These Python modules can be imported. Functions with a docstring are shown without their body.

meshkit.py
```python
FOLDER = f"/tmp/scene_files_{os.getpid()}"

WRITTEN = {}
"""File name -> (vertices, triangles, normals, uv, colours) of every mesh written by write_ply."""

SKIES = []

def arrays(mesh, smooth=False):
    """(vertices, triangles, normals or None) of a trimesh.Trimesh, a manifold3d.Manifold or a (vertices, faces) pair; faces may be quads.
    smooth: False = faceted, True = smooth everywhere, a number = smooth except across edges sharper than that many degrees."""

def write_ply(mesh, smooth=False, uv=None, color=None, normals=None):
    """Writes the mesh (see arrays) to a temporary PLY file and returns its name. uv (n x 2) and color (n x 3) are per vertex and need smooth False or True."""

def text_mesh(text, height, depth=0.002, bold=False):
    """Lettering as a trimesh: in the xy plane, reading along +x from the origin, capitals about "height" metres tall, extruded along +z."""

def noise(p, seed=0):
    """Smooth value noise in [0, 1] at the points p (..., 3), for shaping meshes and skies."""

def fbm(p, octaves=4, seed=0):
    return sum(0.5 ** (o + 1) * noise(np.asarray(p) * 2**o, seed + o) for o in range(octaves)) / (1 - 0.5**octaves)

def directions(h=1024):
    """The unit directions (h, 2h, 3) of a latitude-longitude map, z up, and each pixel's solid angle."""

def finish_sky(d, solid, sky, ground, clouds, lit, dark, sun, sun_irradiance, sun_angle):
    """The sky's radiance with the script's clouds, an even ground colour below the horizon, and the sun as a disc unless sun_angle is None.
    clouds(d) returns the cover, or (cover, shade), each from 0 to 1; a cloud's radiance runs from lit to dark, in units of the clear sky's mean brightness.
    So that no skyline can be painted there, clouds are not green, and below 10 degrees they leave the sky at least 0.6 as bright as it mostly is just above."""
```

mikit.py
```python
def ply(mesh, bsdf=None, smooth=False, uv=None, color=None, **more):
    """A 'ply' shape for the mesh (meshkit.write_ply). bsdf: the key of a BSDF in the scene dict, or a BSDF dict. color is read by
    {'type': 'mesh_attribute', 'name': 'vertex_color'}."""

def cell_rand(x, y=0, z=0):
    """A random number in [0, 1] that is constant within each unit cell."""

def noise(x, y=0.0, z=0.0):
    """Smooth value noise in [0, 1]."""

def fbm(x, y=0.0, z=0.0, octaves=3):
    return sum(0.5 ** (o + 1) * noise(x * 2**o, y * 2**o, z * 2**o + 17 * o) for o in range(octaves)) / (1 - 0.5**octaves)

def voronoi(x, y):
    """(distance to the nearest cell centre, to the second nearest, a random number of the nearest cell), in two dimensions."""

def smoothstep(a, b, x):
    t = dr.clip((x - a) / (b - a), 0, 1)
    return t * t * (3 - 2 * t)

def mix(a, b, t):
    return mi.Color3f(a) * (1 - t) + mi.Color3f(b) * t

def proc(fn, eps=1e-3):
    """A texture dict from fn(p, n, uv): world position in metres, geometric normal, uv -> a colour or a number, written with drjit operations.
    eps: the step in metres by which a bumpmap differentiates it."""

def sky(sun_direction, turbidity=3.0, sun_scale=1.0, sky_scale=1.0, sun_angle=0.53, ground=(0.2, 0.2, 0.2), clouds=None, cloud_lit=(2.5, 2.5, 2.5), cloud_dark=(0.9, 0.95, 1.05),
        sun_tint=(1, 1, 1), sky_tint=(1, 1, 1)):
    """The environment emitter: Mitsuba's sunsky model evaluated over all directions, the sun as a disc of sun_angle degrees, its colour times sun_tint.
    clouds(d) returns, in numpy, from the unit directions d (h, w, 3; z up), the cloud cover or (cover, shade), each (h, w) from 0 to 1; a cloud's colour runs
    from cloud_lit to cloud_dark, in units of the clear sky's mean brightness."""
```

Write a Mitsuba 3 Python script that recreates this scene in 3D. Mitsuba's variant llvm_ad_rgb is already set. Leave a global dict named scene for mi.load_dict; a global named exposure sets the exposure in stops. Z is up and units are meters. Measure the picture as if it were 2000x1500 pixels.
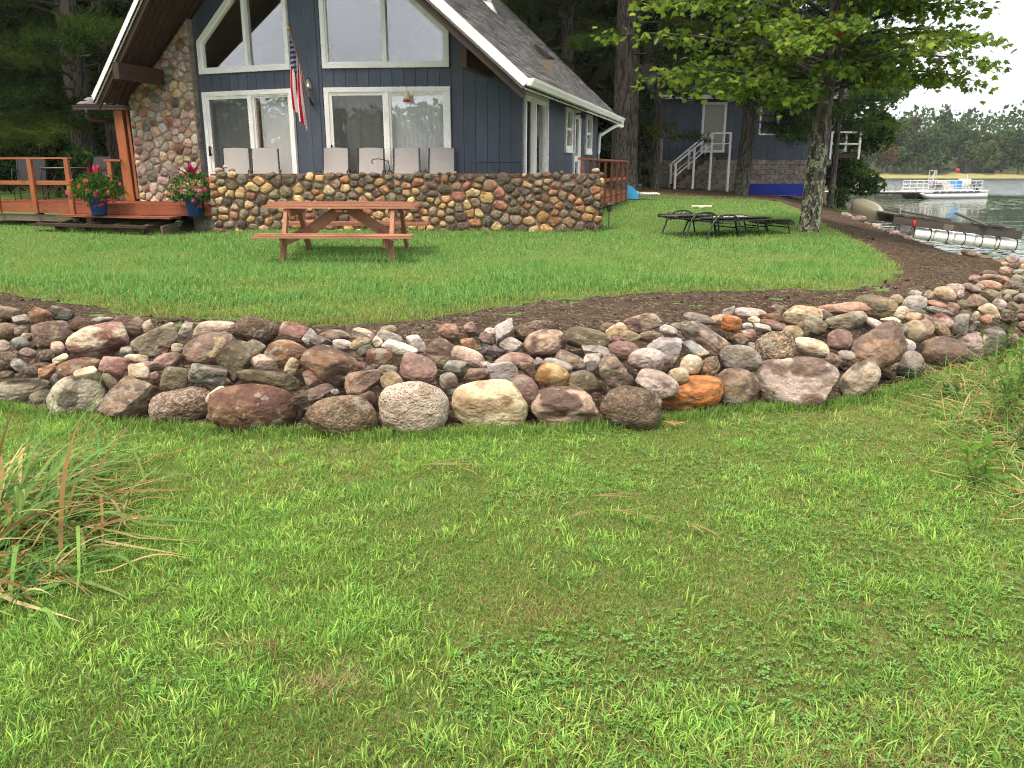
import math
import numpy as np
import trimesh
import mitsuba as mi
import drjit as dr
import mikit
import meshkit
from mikit import proc, noise, fbm, smoothstep, mix
from shapely.geometry import LineString, Point, Polygon, MultiPoint, box as sbox
from shapely import contains_xy, voronoi_polygons
from shapely.prepared import prep
from scipy.spatial import cKDTree

T = mi.ScalarTransform4f
PI = math.pi
scene, labels = {}, {}

# ------------------------------------------------------------------ camera, light, exposure
EYE = 1.70
PITCH = math.radians(14.95)
scene['camera'] = {'type': 'perspective', 'fov': 2 * math.degrees(math.atan(1000 / 1580)), 'fov_axis': 'x', 'near_clip': 0.05, 'far_clip': 2000.0,
                   'to_world': T().look_at([0, 0, EYE], [0, math.cos(PITCH), EYE - math.sin(PITCH)], [0, 0, 1])}


def overcast(d):
    n = meshkit.fbm(d * np.array([2.2, 2.2, 4.0]) + 3.1, 4, 3)
    m = meshkit.fbm(d * np.array([4.5, 4.5, 8.0]) + 9.7, 3, 8)
    cover = np.clip(0.93 + 0.5 * (n - 0.42), 0.72, 1)
    # an overcast sky is about twice as bright overhead as at the horizon
    return cover, np.clip(0.92 - 0.80 * d[..., 2] + 0.9 * (m - 0.5), 0, 1)


scene['sky'] = mikit.sky([-0.28, -0.42, 0.86], turbidity=3, sun_scale=0.38, sun_angle=18, clouds=overcast, cloud_lit=(3.5, 3.47, 3.42), cloud_dark=(1.6, 1.64, 1.72), ground=(0.10, 0.12, 0.08))
exposure = 3.0

# ------------------------------------------------------------------ materials


def P3(c):
    return {'type': 'rgb', 'value': list(c)}


def lin(r, g, b):
    """sRGB 0-255 -> linear"""
    return tuple(((x / 255 + 0.055) / 1.055) ** 2.4 if x > 10 else x / 255 / 12.92 for x in (r, g, b))


def pack(c, mode=0):
    """A colour (linear) and a small pattern number in one float that survives interpolation."""
    k = [int(round(31 * math.sqrt(min(max(x, 0), 1)))) for x in c]
    return float(k[0] + 32 * k[1] + 1024 * k[2] + 32768 * mode)


def unpack(x):
    x = dr.floor(mi.Float(x) + 0.5)
    mode = dr.floor(x / 32768.0)
    x = x - mode * 32768.0
    b = dr.floor(x / 1024.0)
    x = x - b * 1024.0
    g = dr.floor(x / 32.0)
    r = x - g * 32.0
    return mi.Color3f(dr.square(r / 31.0), dr.square(g / 31.0), dr.square(b / 31.0)), mode


def stone_color(p, n, uv):
    a, mode = unpack(uv.x)
    b, _ = unpack(uv.y)
    s = uv.x * 0.0137 + uv.y * 0.0071
    big = fbm(p.x * 6.5 + s, p.y * 6.5 + s, p.z * 6.5, 3)
    band = fbm(p.x * 3 + s, p.y * 3, p.z * 26 + 6 * p.x + 3 * big, 3)
    big = dr.select(mode == 2, band, big)
    m = smoothstep(0.46, 0.60, big)
    fine = fbm(p.x * 38 + s, p.y * 38, p.z * 38, 3)
    speck = fbm(p.x * 120, p.y * 120 + s, p.z * 120, 2)
    m = dr.select(mode == 1, dr.clip(0.25 * m + 0.95 * smoothstep(0.50, 0.62, speck * 0.75 + fine * 0.25), 0, 1), m)
    c = a * (1 - m) + b * m
    dirt = smoothstep(0.52, 0.66, fbm(p.x * 11 + 7 + s, p.y * 11, p.z * 11, 4))
    c = c * (0.46 + 1.06 * fine) * (0.72 + 0.56 * speck)
    c = mix(c, c * mi.Color3f(.60, .54, .46), dirt * 0.75)
    lichen = smoothstep(0.60, 0.66, 0.6 * fbm(p.x * 24 + 3 + s, p.y * 24, p.z * 24, 3) + 0.4 * fbm(p.x * 5 + s, p.y * 5, p.z * 5, 2))
    return mix(c, (.27, .26, .21), lichen * 0.55)


def stone_bump(p, n, uv):
    return 0.55 * fbm(p.x * 22, p.y * 22, p.z * 22, 3) + 0.30 * fbm(p.x * 75, p.y * 75, p.z * 75, 2)


def bumped(base, fn, scale, eps=2e-3):
    return {'type': 'bumpmap', 'tex': proc(fn, eps), 'scale': scale, 'nested': base}


def two(b):
    return {'type': 'twosided', 'nested': b}


def vcol():
    return {'type': 'mesh_attribute', 'name': 'vertex_color'}


scene['stone'] = two(bumped({'type': 'principled', 'base_color': proc(stone_color), 'roughness': 0.78, 'specular': 0.35}, stone_bump, 0.030))


def wood_color(p, n, uv):
    """uv: metres along the grain; metres across it + 10 x the tone number."""
    tone = dr.floor(uv.y / 10.0 + 0.5)
    y = uv.y - tone * 10.0
    g = fbm(uv.x * 1.3 + tone * 3, y * 55 + 1.2 * noise(uv.x * 2.2, y * 6), 0.5, 3)
    ring = noise(uv.x * 0.6, y * 22 + 1.5 * noise(uv.x * 1.1, y * 3), 2.0)
    # tones: 0 fresh cedar, 1 red deck stain, 2 weathered grey, 3 dark brown beam, 4 orange cedar post, 5 grey-brown raft plank
    cs = [((.37, .178, .112), (.215, .085, .050)), ((.27, .082, .036), (.150, .044, .022)), ((.17, .135, .10), (.085, .066, .050)), ((.050, .026, .016), (.022, .013, .009)), ((.35, .118, .042), (.20, .060, .022)), ((.075, .064, .052), (.035, .030, .026))]
    a, b = mi.Color3f(0), mi.Color3f(0)
    for k, (u, v) in enumerate(cs):
        a = dr.select(tone == k, mi.Color3f(u), a)
        b = dr.select(tone == k, mi.Color3f(v), b)
    knot = smoothstep(0.86, 0.95, noise(uv.x * 3.1 + tone, y * 12))
    m = dr.clip(1.0 * g + 0.55 * ring - 0.40 + 0.6 * knot, 0, 1)
    stain = fbm(p.x * 2.3, p.y * 2.3, p.z * 2.3, 3)
    return (a * (1 - m) + b * m) * (0.72 + 0.56 * stain)


def wood_bump(p, n, uv):
    return fbm(uv.x * 3, uv.y * 90, 0.0, 2)


scene['wood'] = two(bumped({'type': 'principled', 'base_color': proc(wood_color), 'roughness': 0.62, 'specular': 0.4}, wood_bump, 0.0015))


def siding_color(p, n, uv):
    f = fbm(p.x * 1.7, p.y * 1.7, p.z * 0.9, 3)
    g = fbm(p.x * 60, p.y * 60, p.z * 3.0, 3)
    return mi.Color3f(.061, .077, .108) * (0.60 + 0.46 * f + 0.30 * g) * (0.90 + 0.20 * uv.x)


scene['siding'] = two(bumped({'type': 'principled', 'base_color': proc(siding_color), 'roughness': 0.55, 'specular': 0.4}, lambda p, n, uv: fbm(p.x * 70, p.y * 70, p.z * 4, 2), 0.002))


def white_color(p, n, uv):
    d = fbm(p.x * 5, p.y * 5, p.z * 3.0, 4)
    return mix((.80, .79, .76), (.60, .57, .51), smoothstep(0.58, 0.82, d) * 0.6)


scene['white_paint'] = two({'type': 'principled', 'base_color': proc(white_color), 'roughness': 0.38, 'specular': 0.45})
scene['satin'] = two({'type': 'principled', 'base_color': vcol(), 'roughness': 0.36, 'specular': 0.5})
scene['matte'] = two({'type': 'principled', 'base_color': vcol(), 'roughness': 0.85, 'specular': 0.25})
scene['metal'] = two({'type': 'principled', 'base_color': vcol(), 'roughness': 0.32, 'metallic': 0.75})
scene['glass'] = {'type': 'thindielectric', 'int_ior': 2.5}
scene['screen'] = {'type': 'mask', 'opacity': 0.55, 'nested': two({'type': 'diffuse', 'reflectance': P3((.10, .105, .105))})}
scene['foliage'] = {'type': 'principledthin', 'base_color': vcol(), 'roughness': 0.38, 'diff_trans': 0.8, 'eta': 1.45}


def bark_color(p, n, uv):
    """uv.x: angle x radius in metres + 100 x kind (0 maple with lichen, 1 pine, 2 grey)."""
    kind = dr.floor(uv.x / 100.0 + 0.5)
    u = uv.x - kind * 100.0
    r = fbm(u * 26, p.z * 5 + 2 * noise(u * 9, p.z * 2), 1.0, 3)
    lich = 0.55 * fbm(p.x * 15 + 3, p.y * 15, p.z * 9, 3) + 0.45 * fbm(p.x * 48, p.y * 48, p.z * 30, 3)
    low = fbm(p.x * 2, p.y * 2, p.z * 0.8 + 5, 2)
    dark = dr.select(kind == 0, mi.Color3f(.034, .026, .020), dr.select(kind == 1, mi.Color3f(.030, .024, .020), mi.Color3f(.040, .034, .028)))
    pale = dr.select(kind == 0, mi.Color3f(.105, .088, .072), dr.select(kind == 1, mi.Color3f(.092, .082, .072), mi.Color3f(.085, .076, .068)))
    c = dark * (1 - smoothstep(0.35, 0.62, r)) + pale * smoothstep(0.35, 0.62, r)
    upto = dr.select(kind == 0, smoothstep(2.9, 1.8, p.z + 0.9 * (low - 0.5)), dr.select(kind == 1, 0.35 * smoothstep(2.4, 1.0, p.z), 0.2))
    m = smoothstep(0.515, 0.56, lich) * upto
    return c * (1 - m) + mi.Color3f(.26, .30, .19) * m * (0.6 + 0.8 * r)


def bark_bump(p, n, uv):
    return fbm(uv.x * 26, p.z * 5 + 2 * noise(uv.x * 9, p.z * 2), 1.0, 3)


scene['bark'] = two(bumped({'type': 'principled', 'base_color': proc(bark_color), 'roughness': 0.9, 'specular': 0.2}, bark_bump, 0.05, 4e-3))


def ground_color(p, n, uv):
    a = fbm(p.x * 1.1, p.y * 1.1, 2.0, 3)
    f = fbm(p.x * 34, p.y * 34, 5.0, 3)
    g = fbm(p.x * 140, p.y * 140, 1.0, 2)
    c = mix((.095, .140, .032), (.150, .145, .060), smoothstep(0.42, 0.66, a * 0.5 + f * 0.5))
    c = mix(c, (.080, .165, .028), smoothstep(0.45, 0.6, g) * 0.6)
    c = mix(c, (.090, .180, .060), smoothstep(0.36, 0.42, p.z) * smoothstep(0.25, 0.6, f) * 0.85)
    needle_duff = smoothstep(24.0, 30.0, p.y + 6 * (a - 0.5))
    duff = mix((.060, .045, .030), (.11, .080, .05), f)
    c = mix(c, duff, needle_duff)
    under = smoothstep(-0.35, -0.5, p.z)
    return mix(c, (.05, .045, .035), under) * (0.6 + 0.8 * g)


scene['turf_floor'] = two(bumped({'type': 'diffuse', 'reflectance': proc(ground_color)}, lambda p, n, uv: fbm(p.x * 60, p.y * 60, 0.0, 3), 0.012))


def soil_color(p, n, uv):
    f = fbm(p.x * 26, p.y * 26, p.z * 26, 4)
    s = fbm(p.x * 110, p.y * 110, p.z * 110, 2)
    big = fbm(p.x * 0.9, p.y * 0.9, 3.0, 2)
    c = mix((.038, .028, .021), (.104, .079, .058), smoothstep(0.30, 0.72, 0.6 * f + 0.4 * s))
    chip = smoothstep(0.72, 0.78, noise(p.x * 55, p.y * 55, p.z * 55))
    return mix(c, (.26, .19, .14), chip * 0.7) * (0.8 + 0.4 * big)


scene['soil_crumb'] = two(bumped({'type': 'diffuse', 'reflectance': proc(soil_color)}, lambda p, n, uv: fbm(p.x * 40, p.y * 40, p.z * 40, 4), 0.045))


def water_bump(p, n, uv):
    far = smoothstep(76.0, 92.0, p.y + 0.25 * p.x) * 1.0
    r = fbm(p.x * 0.55, p.y * 1.6, 0.0, 3)
    r2 = noise(p.x * 2.5, p.y * 7.0, 3.0)
    return (0.06 + 1.0 * far) * r + (0.03 + 0.5 * far) * r2 * 0.3


scene['lake_water'] = bumped({'type': 'principled', 'base_color': P3((.020, .030, .022)), 'roughness': 0.03, 'specular': 0.5}, water_bump, 0.16, 2e-2)


def flag_color(p, n, uv):
    """uv.x 0..1 along the fly, uv.y 0..1 down the hoist."""
    stripe = dr.floor(uv.y * 13.0)
    odd = stripe - 2 * dr.floor(stripe / 2)
    c = dr.select(odd < 0.5, mi.Color3f(.50, .016, .040), mi.Color3f(.78, .77, .74))
    canton = (uv.x < 0.40) & (uv.y < 7.0 / 13.0)
    sx, sy = uv.x / 0.40 * 11.0, uv.y * 13.0 / 7.0 * 9.0
    ix, iy = dr.floor(sx), dr.floor(sy)
    even = (ix + iy) - 2 * dr.floor((ix + iy) / 2)
    dx, dy = sx - ix - 0.5, sy - iy - 0.5
    ang = dr.atan2(dx, -dy)
    rad = dr.sqrt(dx * dx + dy * dy)
    k = dr.abs(ang * 5 / (2 * PI) - dr.floor(ang * 5 / (2 * PI) + 0.5)) * 2
    star = rad < 0.52 - 0.30 * k
    can = dr.select(star & (even < 0.5), mi.Color3f(.78, .77, .74), mi.Color3f(.014, .022, .095))
    return dr.select(canton, can, c)


scene['flag_print'] = {'type': 'principledthin', 'base_color': proc(flag_color), 'roughness': 0.7, 'diff_trans': 0.5}

# ------------------------------------------------------------------ helpers
count = {}


def key(base):
    k = count.get(base, -1) + 1
    count[base] = k
    return base if k == 0 else f'{base}_{k:03d}'


def tag(k, label=None, cat=None, group=None, kind=None):
    d = {}
    if label:
        d['label'] = label
    if cat:
        d['category'] = cat
    if group:
        d['group'] = group
    if kind:
        d['kind'] = kind
    labels[k] = d
    return k


def emit(k, V, F, bsdf, smooth=False, uv=None, col=None):
    V = np.asarray(V, float)
    if col is not None:
        col = np.asarray(col, float)
        if col.ndim == 1:
            col = np.tile(col, (len(V), 1))
    if uv is not None:
        uv = np.asarray(uv, float)
        if uv.ndim == 1:
            uv = np.tile(uv, (len(V), 1))
    scene[k] = mikit.ply((V, np.asarray(F, int)), bsdf, smooth, uv, col)
    return k


def cat(parts):
    """Joins (V, F[, attr]) tuples."""
    V, F, A, o = [], [], [], 0
    for q in parts:
        V.append(q[0])
        F.append(np.asarray(q[1]) + o)
        if len(q) > 2:
            A.append(q[2])
        o += len(q[0])
    return (np.vstack(V), np.vstack(F)) + ((np.vstack(A),) if A else ())


def _cbox_faces():
    pts = []
    for sx in (-1, 1):
        for sy in (-1, 1):
            for sz in (-1, 1):
                for k in range(3):
                    pts.append((sx, sy, sz, k))
    h = np.array([[s * (1 if k != a else .9) for a, s in enumerate((sx, sy, sz))] for sx, sy, sz, k in pts])
    m = trimesh.convex.convex_hull(h)
    tree = cKDTree(h)
    idx = tree.query(m.vertices)[1]
    return pts, idx[np.array(m.faces)]


_CB = _cbox_faces()


def cbox(x0, x1, y0, y1, z0, z1, c=0.004):
    """A box with chamfered edges."""
    c = min(c, .45 * min(x1 - x0, y1 - y0, z1 - z0))
    lo, hi = np.array([x0, y0, z0], float), np.array([x1, y1, z1], float)
    V = []
    for sx, sy, sz, k in _CB[0]:
        s = np.array([sx, sy, sz])
        # vertex k keeps axis k full and pulls the two others in
        inset = c * (np.arange(3) != k)
        V.append(np.where(s > 0, hi, lo) - s * inset)
    return np.array(V), _CB[1]


_SB = trimesh.creation.box((1, 1, 1))


def sbox3(x0, x1, y0, y1, z0, z1):
    V = np.array(_SB.vertices) + .5
    return V * np.array([x1 - x0, y1 - y0, z1 - z0]) + np.array([x0, y0, z0]), np.array(_SB.faces)


def beam(a, b, w, h, c=0.004, up=(0, 0, 1)):
    """A chamfered bar from a to b, w wide and h high; the third array is (along, across) for the grain."""
    a, b = np.array(a, float), np.array(b, float)
    L = np.linalg.norm(b - a)
    x = (b - a) / L
    up = np.array(up, float)
    if abs(x @ up) > .98:
        up = np.array([0, 1.0, 0])
    y = np.cross(up, x)
    y /= np.linalg.norm(y)
    z = np.cross(x, y)
    V, F = cbox(0, L, -w / 2, w / 2, -h / 2, h / 2, c)
    uv = np.c_[V[:, 0], V[:, 1] + 1.3 * V[:, 2]]
    return a + V @ np.array([x, y, z]), F, uv


_wr = np.random.default_rng(5)


def wood(k, a, b, w, h, tone, c=0.004, up=(0, 0, 1)):
    V, F, uv = beam(a, b, w, h, c, up)
    o = _wr.uniform(-3, 3, 2)
    return emit(k, V, F, 'wood', uv=np.c_[uv[:, 0] + o[0] * 3, uv[:, 1] + o[1] + 10 * tone])


def tube(pts, r, sides=8, caps=True):
    p = np.asarray(pts, float)
    r = np.broadcast_to(r, (len(p),))
    t = np.gradient(p, axis=0)
    t /= np.linalg.norm(t, axis=1, keepdims=True) + 1e-12
    ref = np.array([0, 0, 1.0]) if abs(t[:, 2]).mean() < .8 else np.array([1.0, 0, 0])
    a = np.cross(t, ref)
    a /= np.linalg.norm(a, axis=1, keepdims=True) + 1e-12
    b = np.cross(t, a)
    ang = np.arange(sides) * 2 * PI / sides
    V = (p[:, None] + r[:, None, None] * (np.cos(ang)[None, :, None] * a[:, None] + np.sin(ang)[None, :, None] * b[:, None])).reshape(-1, 3)
    i, j = np.meshgrid(np.arange(len(p) - 1), np.arange(sides), indexing='ij')
    q = np.stack([i * sides + j, i * sides + (j + 1) % sides, (i + 1) * sides + (j + 1) % sides, (i + 1) * sides + j], -1).reshape(-1, 4)
    F = np.vstack([q[:, [0, 1, 2]], q[:, [0, 2, 3]]])
    if caps:
        n = len(V)
        V = np.vstack([V, p[0], p[-1]])
        j = np.arange(sides)
        F = np.vstack([F, np.c_[np.full(sides, n), (j + 1) % sides, j], np.c_[np.full(sides, n + 1), (len(p) - 1) * sides + j, (len(p) - 1) * sides + (j + 1) % sides]])
    return V, F


def lathe(prof, at=(0, 0, 0), n=24):
    prof = np.asarray(prof, float)
    ang = np.arange(n) * 2 * PI / n
    V = np.stack([prof[:, None, 0] * np.cos(ang), prof[:, None, 0] * np.sin(ang), np.repeat(prof[:, 1:2], n, 1)], -1).reshape(-1, 3) + np.array(at)
    i, j = np.meshgrid(np.arange(len(prof) - 1), np.arange(n), indexing='ij')
    q = np.stack([i * n + j, i * n + (j + 1) % n, (i + 1) * n + (j + 1) % n, (i + 1) * n + j], -1).reshape(-1, 4)
    return V, np.vstack([q[:, [0, 1, 2]], q[:, [0, 2, 3]]])


def bez(p0, p1, p2, n=8):
    t = np.linspace(0, 1, n)[:, None]
    return (1 - t) ** 2 * np.array(p0, float) + 2 * t * (1 - t) * np.array(p1, float) + t * t * np.array(p2, float)


def smoothpath(pts, n=6):
    """Catmull-Rom through the points."""
    p = np.array(pts, float)
    p = np.vstack([2 * p[0] - p[1], p, 2 * p[-1] - p[-2]])
    out = []
    for i in range(1, len(p) - 2):
        for t in np.linspace(0, 1, n, endpoint=False):
            out.append(.5 * (2 * p[i] + (p[i + 1] - p[i - 1]) * t + (2 * p[i - 1] - 5 * p[i] + 4 * p[i + 1] - p[i + 2]) * t * t + (3 * p[i] - p[i - 1] - 3 * p[i + 1] + p[i + 2]) * t ** 3))
    return np.array(out + [p[-2]])


def prism(poly, y0, y1):
    """A polygon in x,z extruded along y."""
    m = trimesh.creation.extrude_polygon(poly, y1 - y0, engine='earcut')
    V = np.array(m.vertices)
    return np.c_[V[:, 0], y1 - V[:, 2], V[:, 1]], np.array(m.faces)


class Frame:
    """A wall's frame: x along the wall, y into the house, z up, as world coordinates."""

    def __init__(self, o, dx, z=0.0):
        d = np.array([dx[0], dx[1], 0.0])
        d /= np.linalg.norm(d)
        self.o = np.array([o[0], o[1], z], float)
        self.R = np.array([d, [-d[1], d[0], 0], [0, 0, 1.0]])

    def __call__(self, V):
        return self.o + np.asarray(V, float) @ self.R


def ico(sub, _c={}):
    if sub not in _c:
        m = trimesh.creation.icosphere(subdivisions=sub)
        _c[sub] = (np.array(m.vertices), np.array(m.faces))
    return _c[sub]


def rock_shape(seed, kind, sub=4):
    """A unit stone: a sphere cut by soft random planes. kind r: worn round, s: half worn, a: broken and angular."""
    rng = np.random.default_rng(seed)
    d, f = ico(sub)
    n, sharp, lo, hi, blo, bhi = {'r': (10, 7, .86, 1.04, .84, 1.04), 's': (9, 13, .74, 1.0, .68, .94), 'a': (8, 40, .60, .95, .52, .84)}[kind]
    pl = rng.normal(size=(n, 3))
    pl /= np.linalg.norm(pl, axis=1, keepdims=True)
    tw = np.linalg.qr(np.eye(3) + rng.normal(0, {'r': .22, 's': .30, 'a': .36}[kind], (3, 3)))[0]
    pl = np.vstack([pl, tw, -tw])
    off = np.r_[rng.uniform(lo, hi, n), rng.uniform(blo, bhi, 6)]
    q = np.maximum(d @ pl.T, 1e-3) / off
    r = (np.sum(np.minimum(q, 50) ** sharp, 1) + (.98) ** sharp) ** (-1 / sharp)
    v = d * r[:, None]
    amp = {'r': .05, 's': .085, 'a': .08}[kind]
    v = v * (1 + amp * 2 * (meshkit.fbm(d * 2.2 + seed * 7.3, 4, seed) - .5) + .085 * (meshkit.fbm(d * 6 + seed, 3, seed + 5) - .5))[:, None]
    return v, f


# ------------------------------------------------------------------ terrain
BASE = np.array([(-16, 10.2), (-9, 7.6), (-5, 6.15), (-3.728, 5.66), (-2.629, 5.28), (-1.702, 5.11), (-1.011, 5.06), (-.34, 5.11), (.344, 5.17), (1.073, 5.4), (1.696, 5.66), (2.261, 5.72), (2.756, 5.98), (3.675, 6.62), (4.434, 7.18), (4.812, 7.5), (6, 8.8), (8, 11.5), (8.7, 13), (9.1, 15), (9.7, 18), (10.8, 22), (12.3, 27), (14.8, 35), (20, 50), (42, 100), (100, 240)])
TOP = np.array([(-16, 12.4), (-9, 9.4), (-7, 8.4), (-4.757, 7.445), (-3.545, 6.95), (-2.396, 6.75), (-.816, 6.5), (0, 6.56), (.88, 6.86), (1.917, 7.5), (3.056, 8.0), (3.93, 8.35), (4.954, 9.2), (5.6, 9.9), (7.2, 12), (7.7, 13), (8, 15), (8.6, 18), (9.6, 22), (11, 27), (13.5, 35), (18, 50), (39, 100), (96, 240)])
EDGE = np.array([(-16, 13.2), (-9, 10.3), (-7, 9.3), (-5.24, 8.25), (-4.2, 7.75), (-3.44, 7.25), (-2.66, 6.98), (-1.7, 6.70), (-.87, 6.85), (-.33, 7.3), (.51, 8.05), (1.6, 8.42), (2.7, 8.5), (3.55, 8.62), (4.41, 9.42), (4.96, 10.4), (5.6, 12), (5.8, 13.6), (6.1, 15.7), (6.9, 19), (7.9, 22.6), (8.6, 27), (9.3, 31), (10.4, 34)])
WATER = -0.55


def seg_dist(P, L):
    """Distance from points (n, 2) to a polyline, and the signed side (+ = to the left)."""
    best, side = np.full(len(P), 1e9), np.zeros(len(P))
    for a, b in zip(L[:-1], L[1:]):
        d = b - a
        t = np.clip(((P - a) @ d) / (d @ d), 0, 1)
        q = P - a - t[:, None] * d
        r = np.hypot(q[:, 0], q[:, 1])
        s = d[0] * (P[:, 1] - a[1]) - d[1] * (P[:, 0] - a[0])
        near = r < best
        best, side = np.where(near, r, best), np.where(near, s, side)
    return best, side


def upland(x, y):
    z = np.interp(y, [5, 9, 10.8, 13, 15, 20, 28, 36, 60, 120], [.42, .44, .46, .54, .62, .70, .86, 1.02, 1.25, 2.0])
    z = z - .15 * np.clip((-4.6 - x) / 1.5, 0, 1) * np.clip((y - 11) / 3, 0, 1)
    s = np.clip((y - 16) / 14, 0, 1)
    return z - s * np.clip(x - 4, -6, 14) * .050


def height(x, y):
    x, y = np.asarray(x, float).ravel(), np.asarray(y, float).ravel()
    P = np.c_[x, y]
    db, sb = seg_dist(P, BASE)
    dt, st = seg_dist(P, TOP)
    up = upland(x, y)
    up = up - .42 * np.where(st >= 0, np.clip(1 - dt / 2.2, 0, 1), 1) * np.clip((y - 10.5) / 4, 0, 1)
    low = .035 * (meshkit.fbm(np.c_[x * .7, y * .7, x * 0], 3, 4) - .5) - .03
    # beyond the stones on the right the lawn falls to the lake
    f = np.clip((x - 5.2) / 3.0, 0, 1) + np.clip((-2.5 - y) / 4, 0, 1)
    low = low - np.clip(f, 0, 1) ** 1.3 * (.68 + 1.0 * np.clip(np.where(sb < 0, db, 0) / 3, 0, 1))
    t = db / (db + dt + 1e-9)
    prof = np.interp(t, [0, .22, .5, .8, 1], [.0, .02, .20, .34, .42])
    inside = (sb > 0) & (st < 0)
    lowz = np.where(inside, low + (up - low) * prof / .42, low)
    return np.where(st >= 0, up + .03 * (meshkit.fbm(np.c_[x * .5, y * .5, x * 0], 3, 9) - .5), lowz)


gx = np.r_[np.linspace(-260, -30, 24, endpoint=False), np.linspace(-30, -7, 24, endpoint=False), np.linspace(-7, 5, 64, endpoint=False), np.linspace(5, 14, 80, endpoint=False), np.linspace(14, 40, 44, endpoint=False), np.linspace(40, 300, 26)]
gy = np.r_[np.linspace(-60, -1, 20, endpoint=False), np.linspace(-1, 16, 120, endpoint=False), np.linspace(16, 37, 120, endpoint=False), np.linspace(37, 60, 24, endpoint=False), np.linspace(60, 300, 30)]
GX, GY = np.meshgrid(gx, gy, indexing='ij')
GZ = height(GX, GY)
GZ = np.where((GY.ravel() > 100) & (GX.ravel() > 0), -1.6, GZ)
nI, nJ = GX.shape
ii, jj = np.meshgrid(np.arange(nI - 1), np.arange(nJ - 1), indexing='ij')
q = np.stack([ii * nJ + jj, (ii + 1) * nJ + jj, (ii + 1) * nJ + jj + 1, ii * nJ + jj + 1], -1).reshape(-1, 4)
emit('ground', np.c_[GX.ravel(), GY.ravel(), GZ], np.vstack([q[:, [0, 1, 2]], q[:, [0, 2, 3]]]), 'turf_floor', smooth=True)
tag('ground', 'mown lawn ground in two levels falling to the lake on the right', kind='structure')

wx, wy = np.linspace(-300, 500, 2), np.linspace(-260, 420, 2)
emit('lake', [(-400, -300, WATER), (600, -300, WATER), (600, 420, WATER), (-400, 420, WATER)], [(0, 1, 2), (0, 2, 3)], 'lake_water')
tag('lake', 'calm grey lake with bright sky reflections and floating lily pads', kind='structure')

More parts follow.
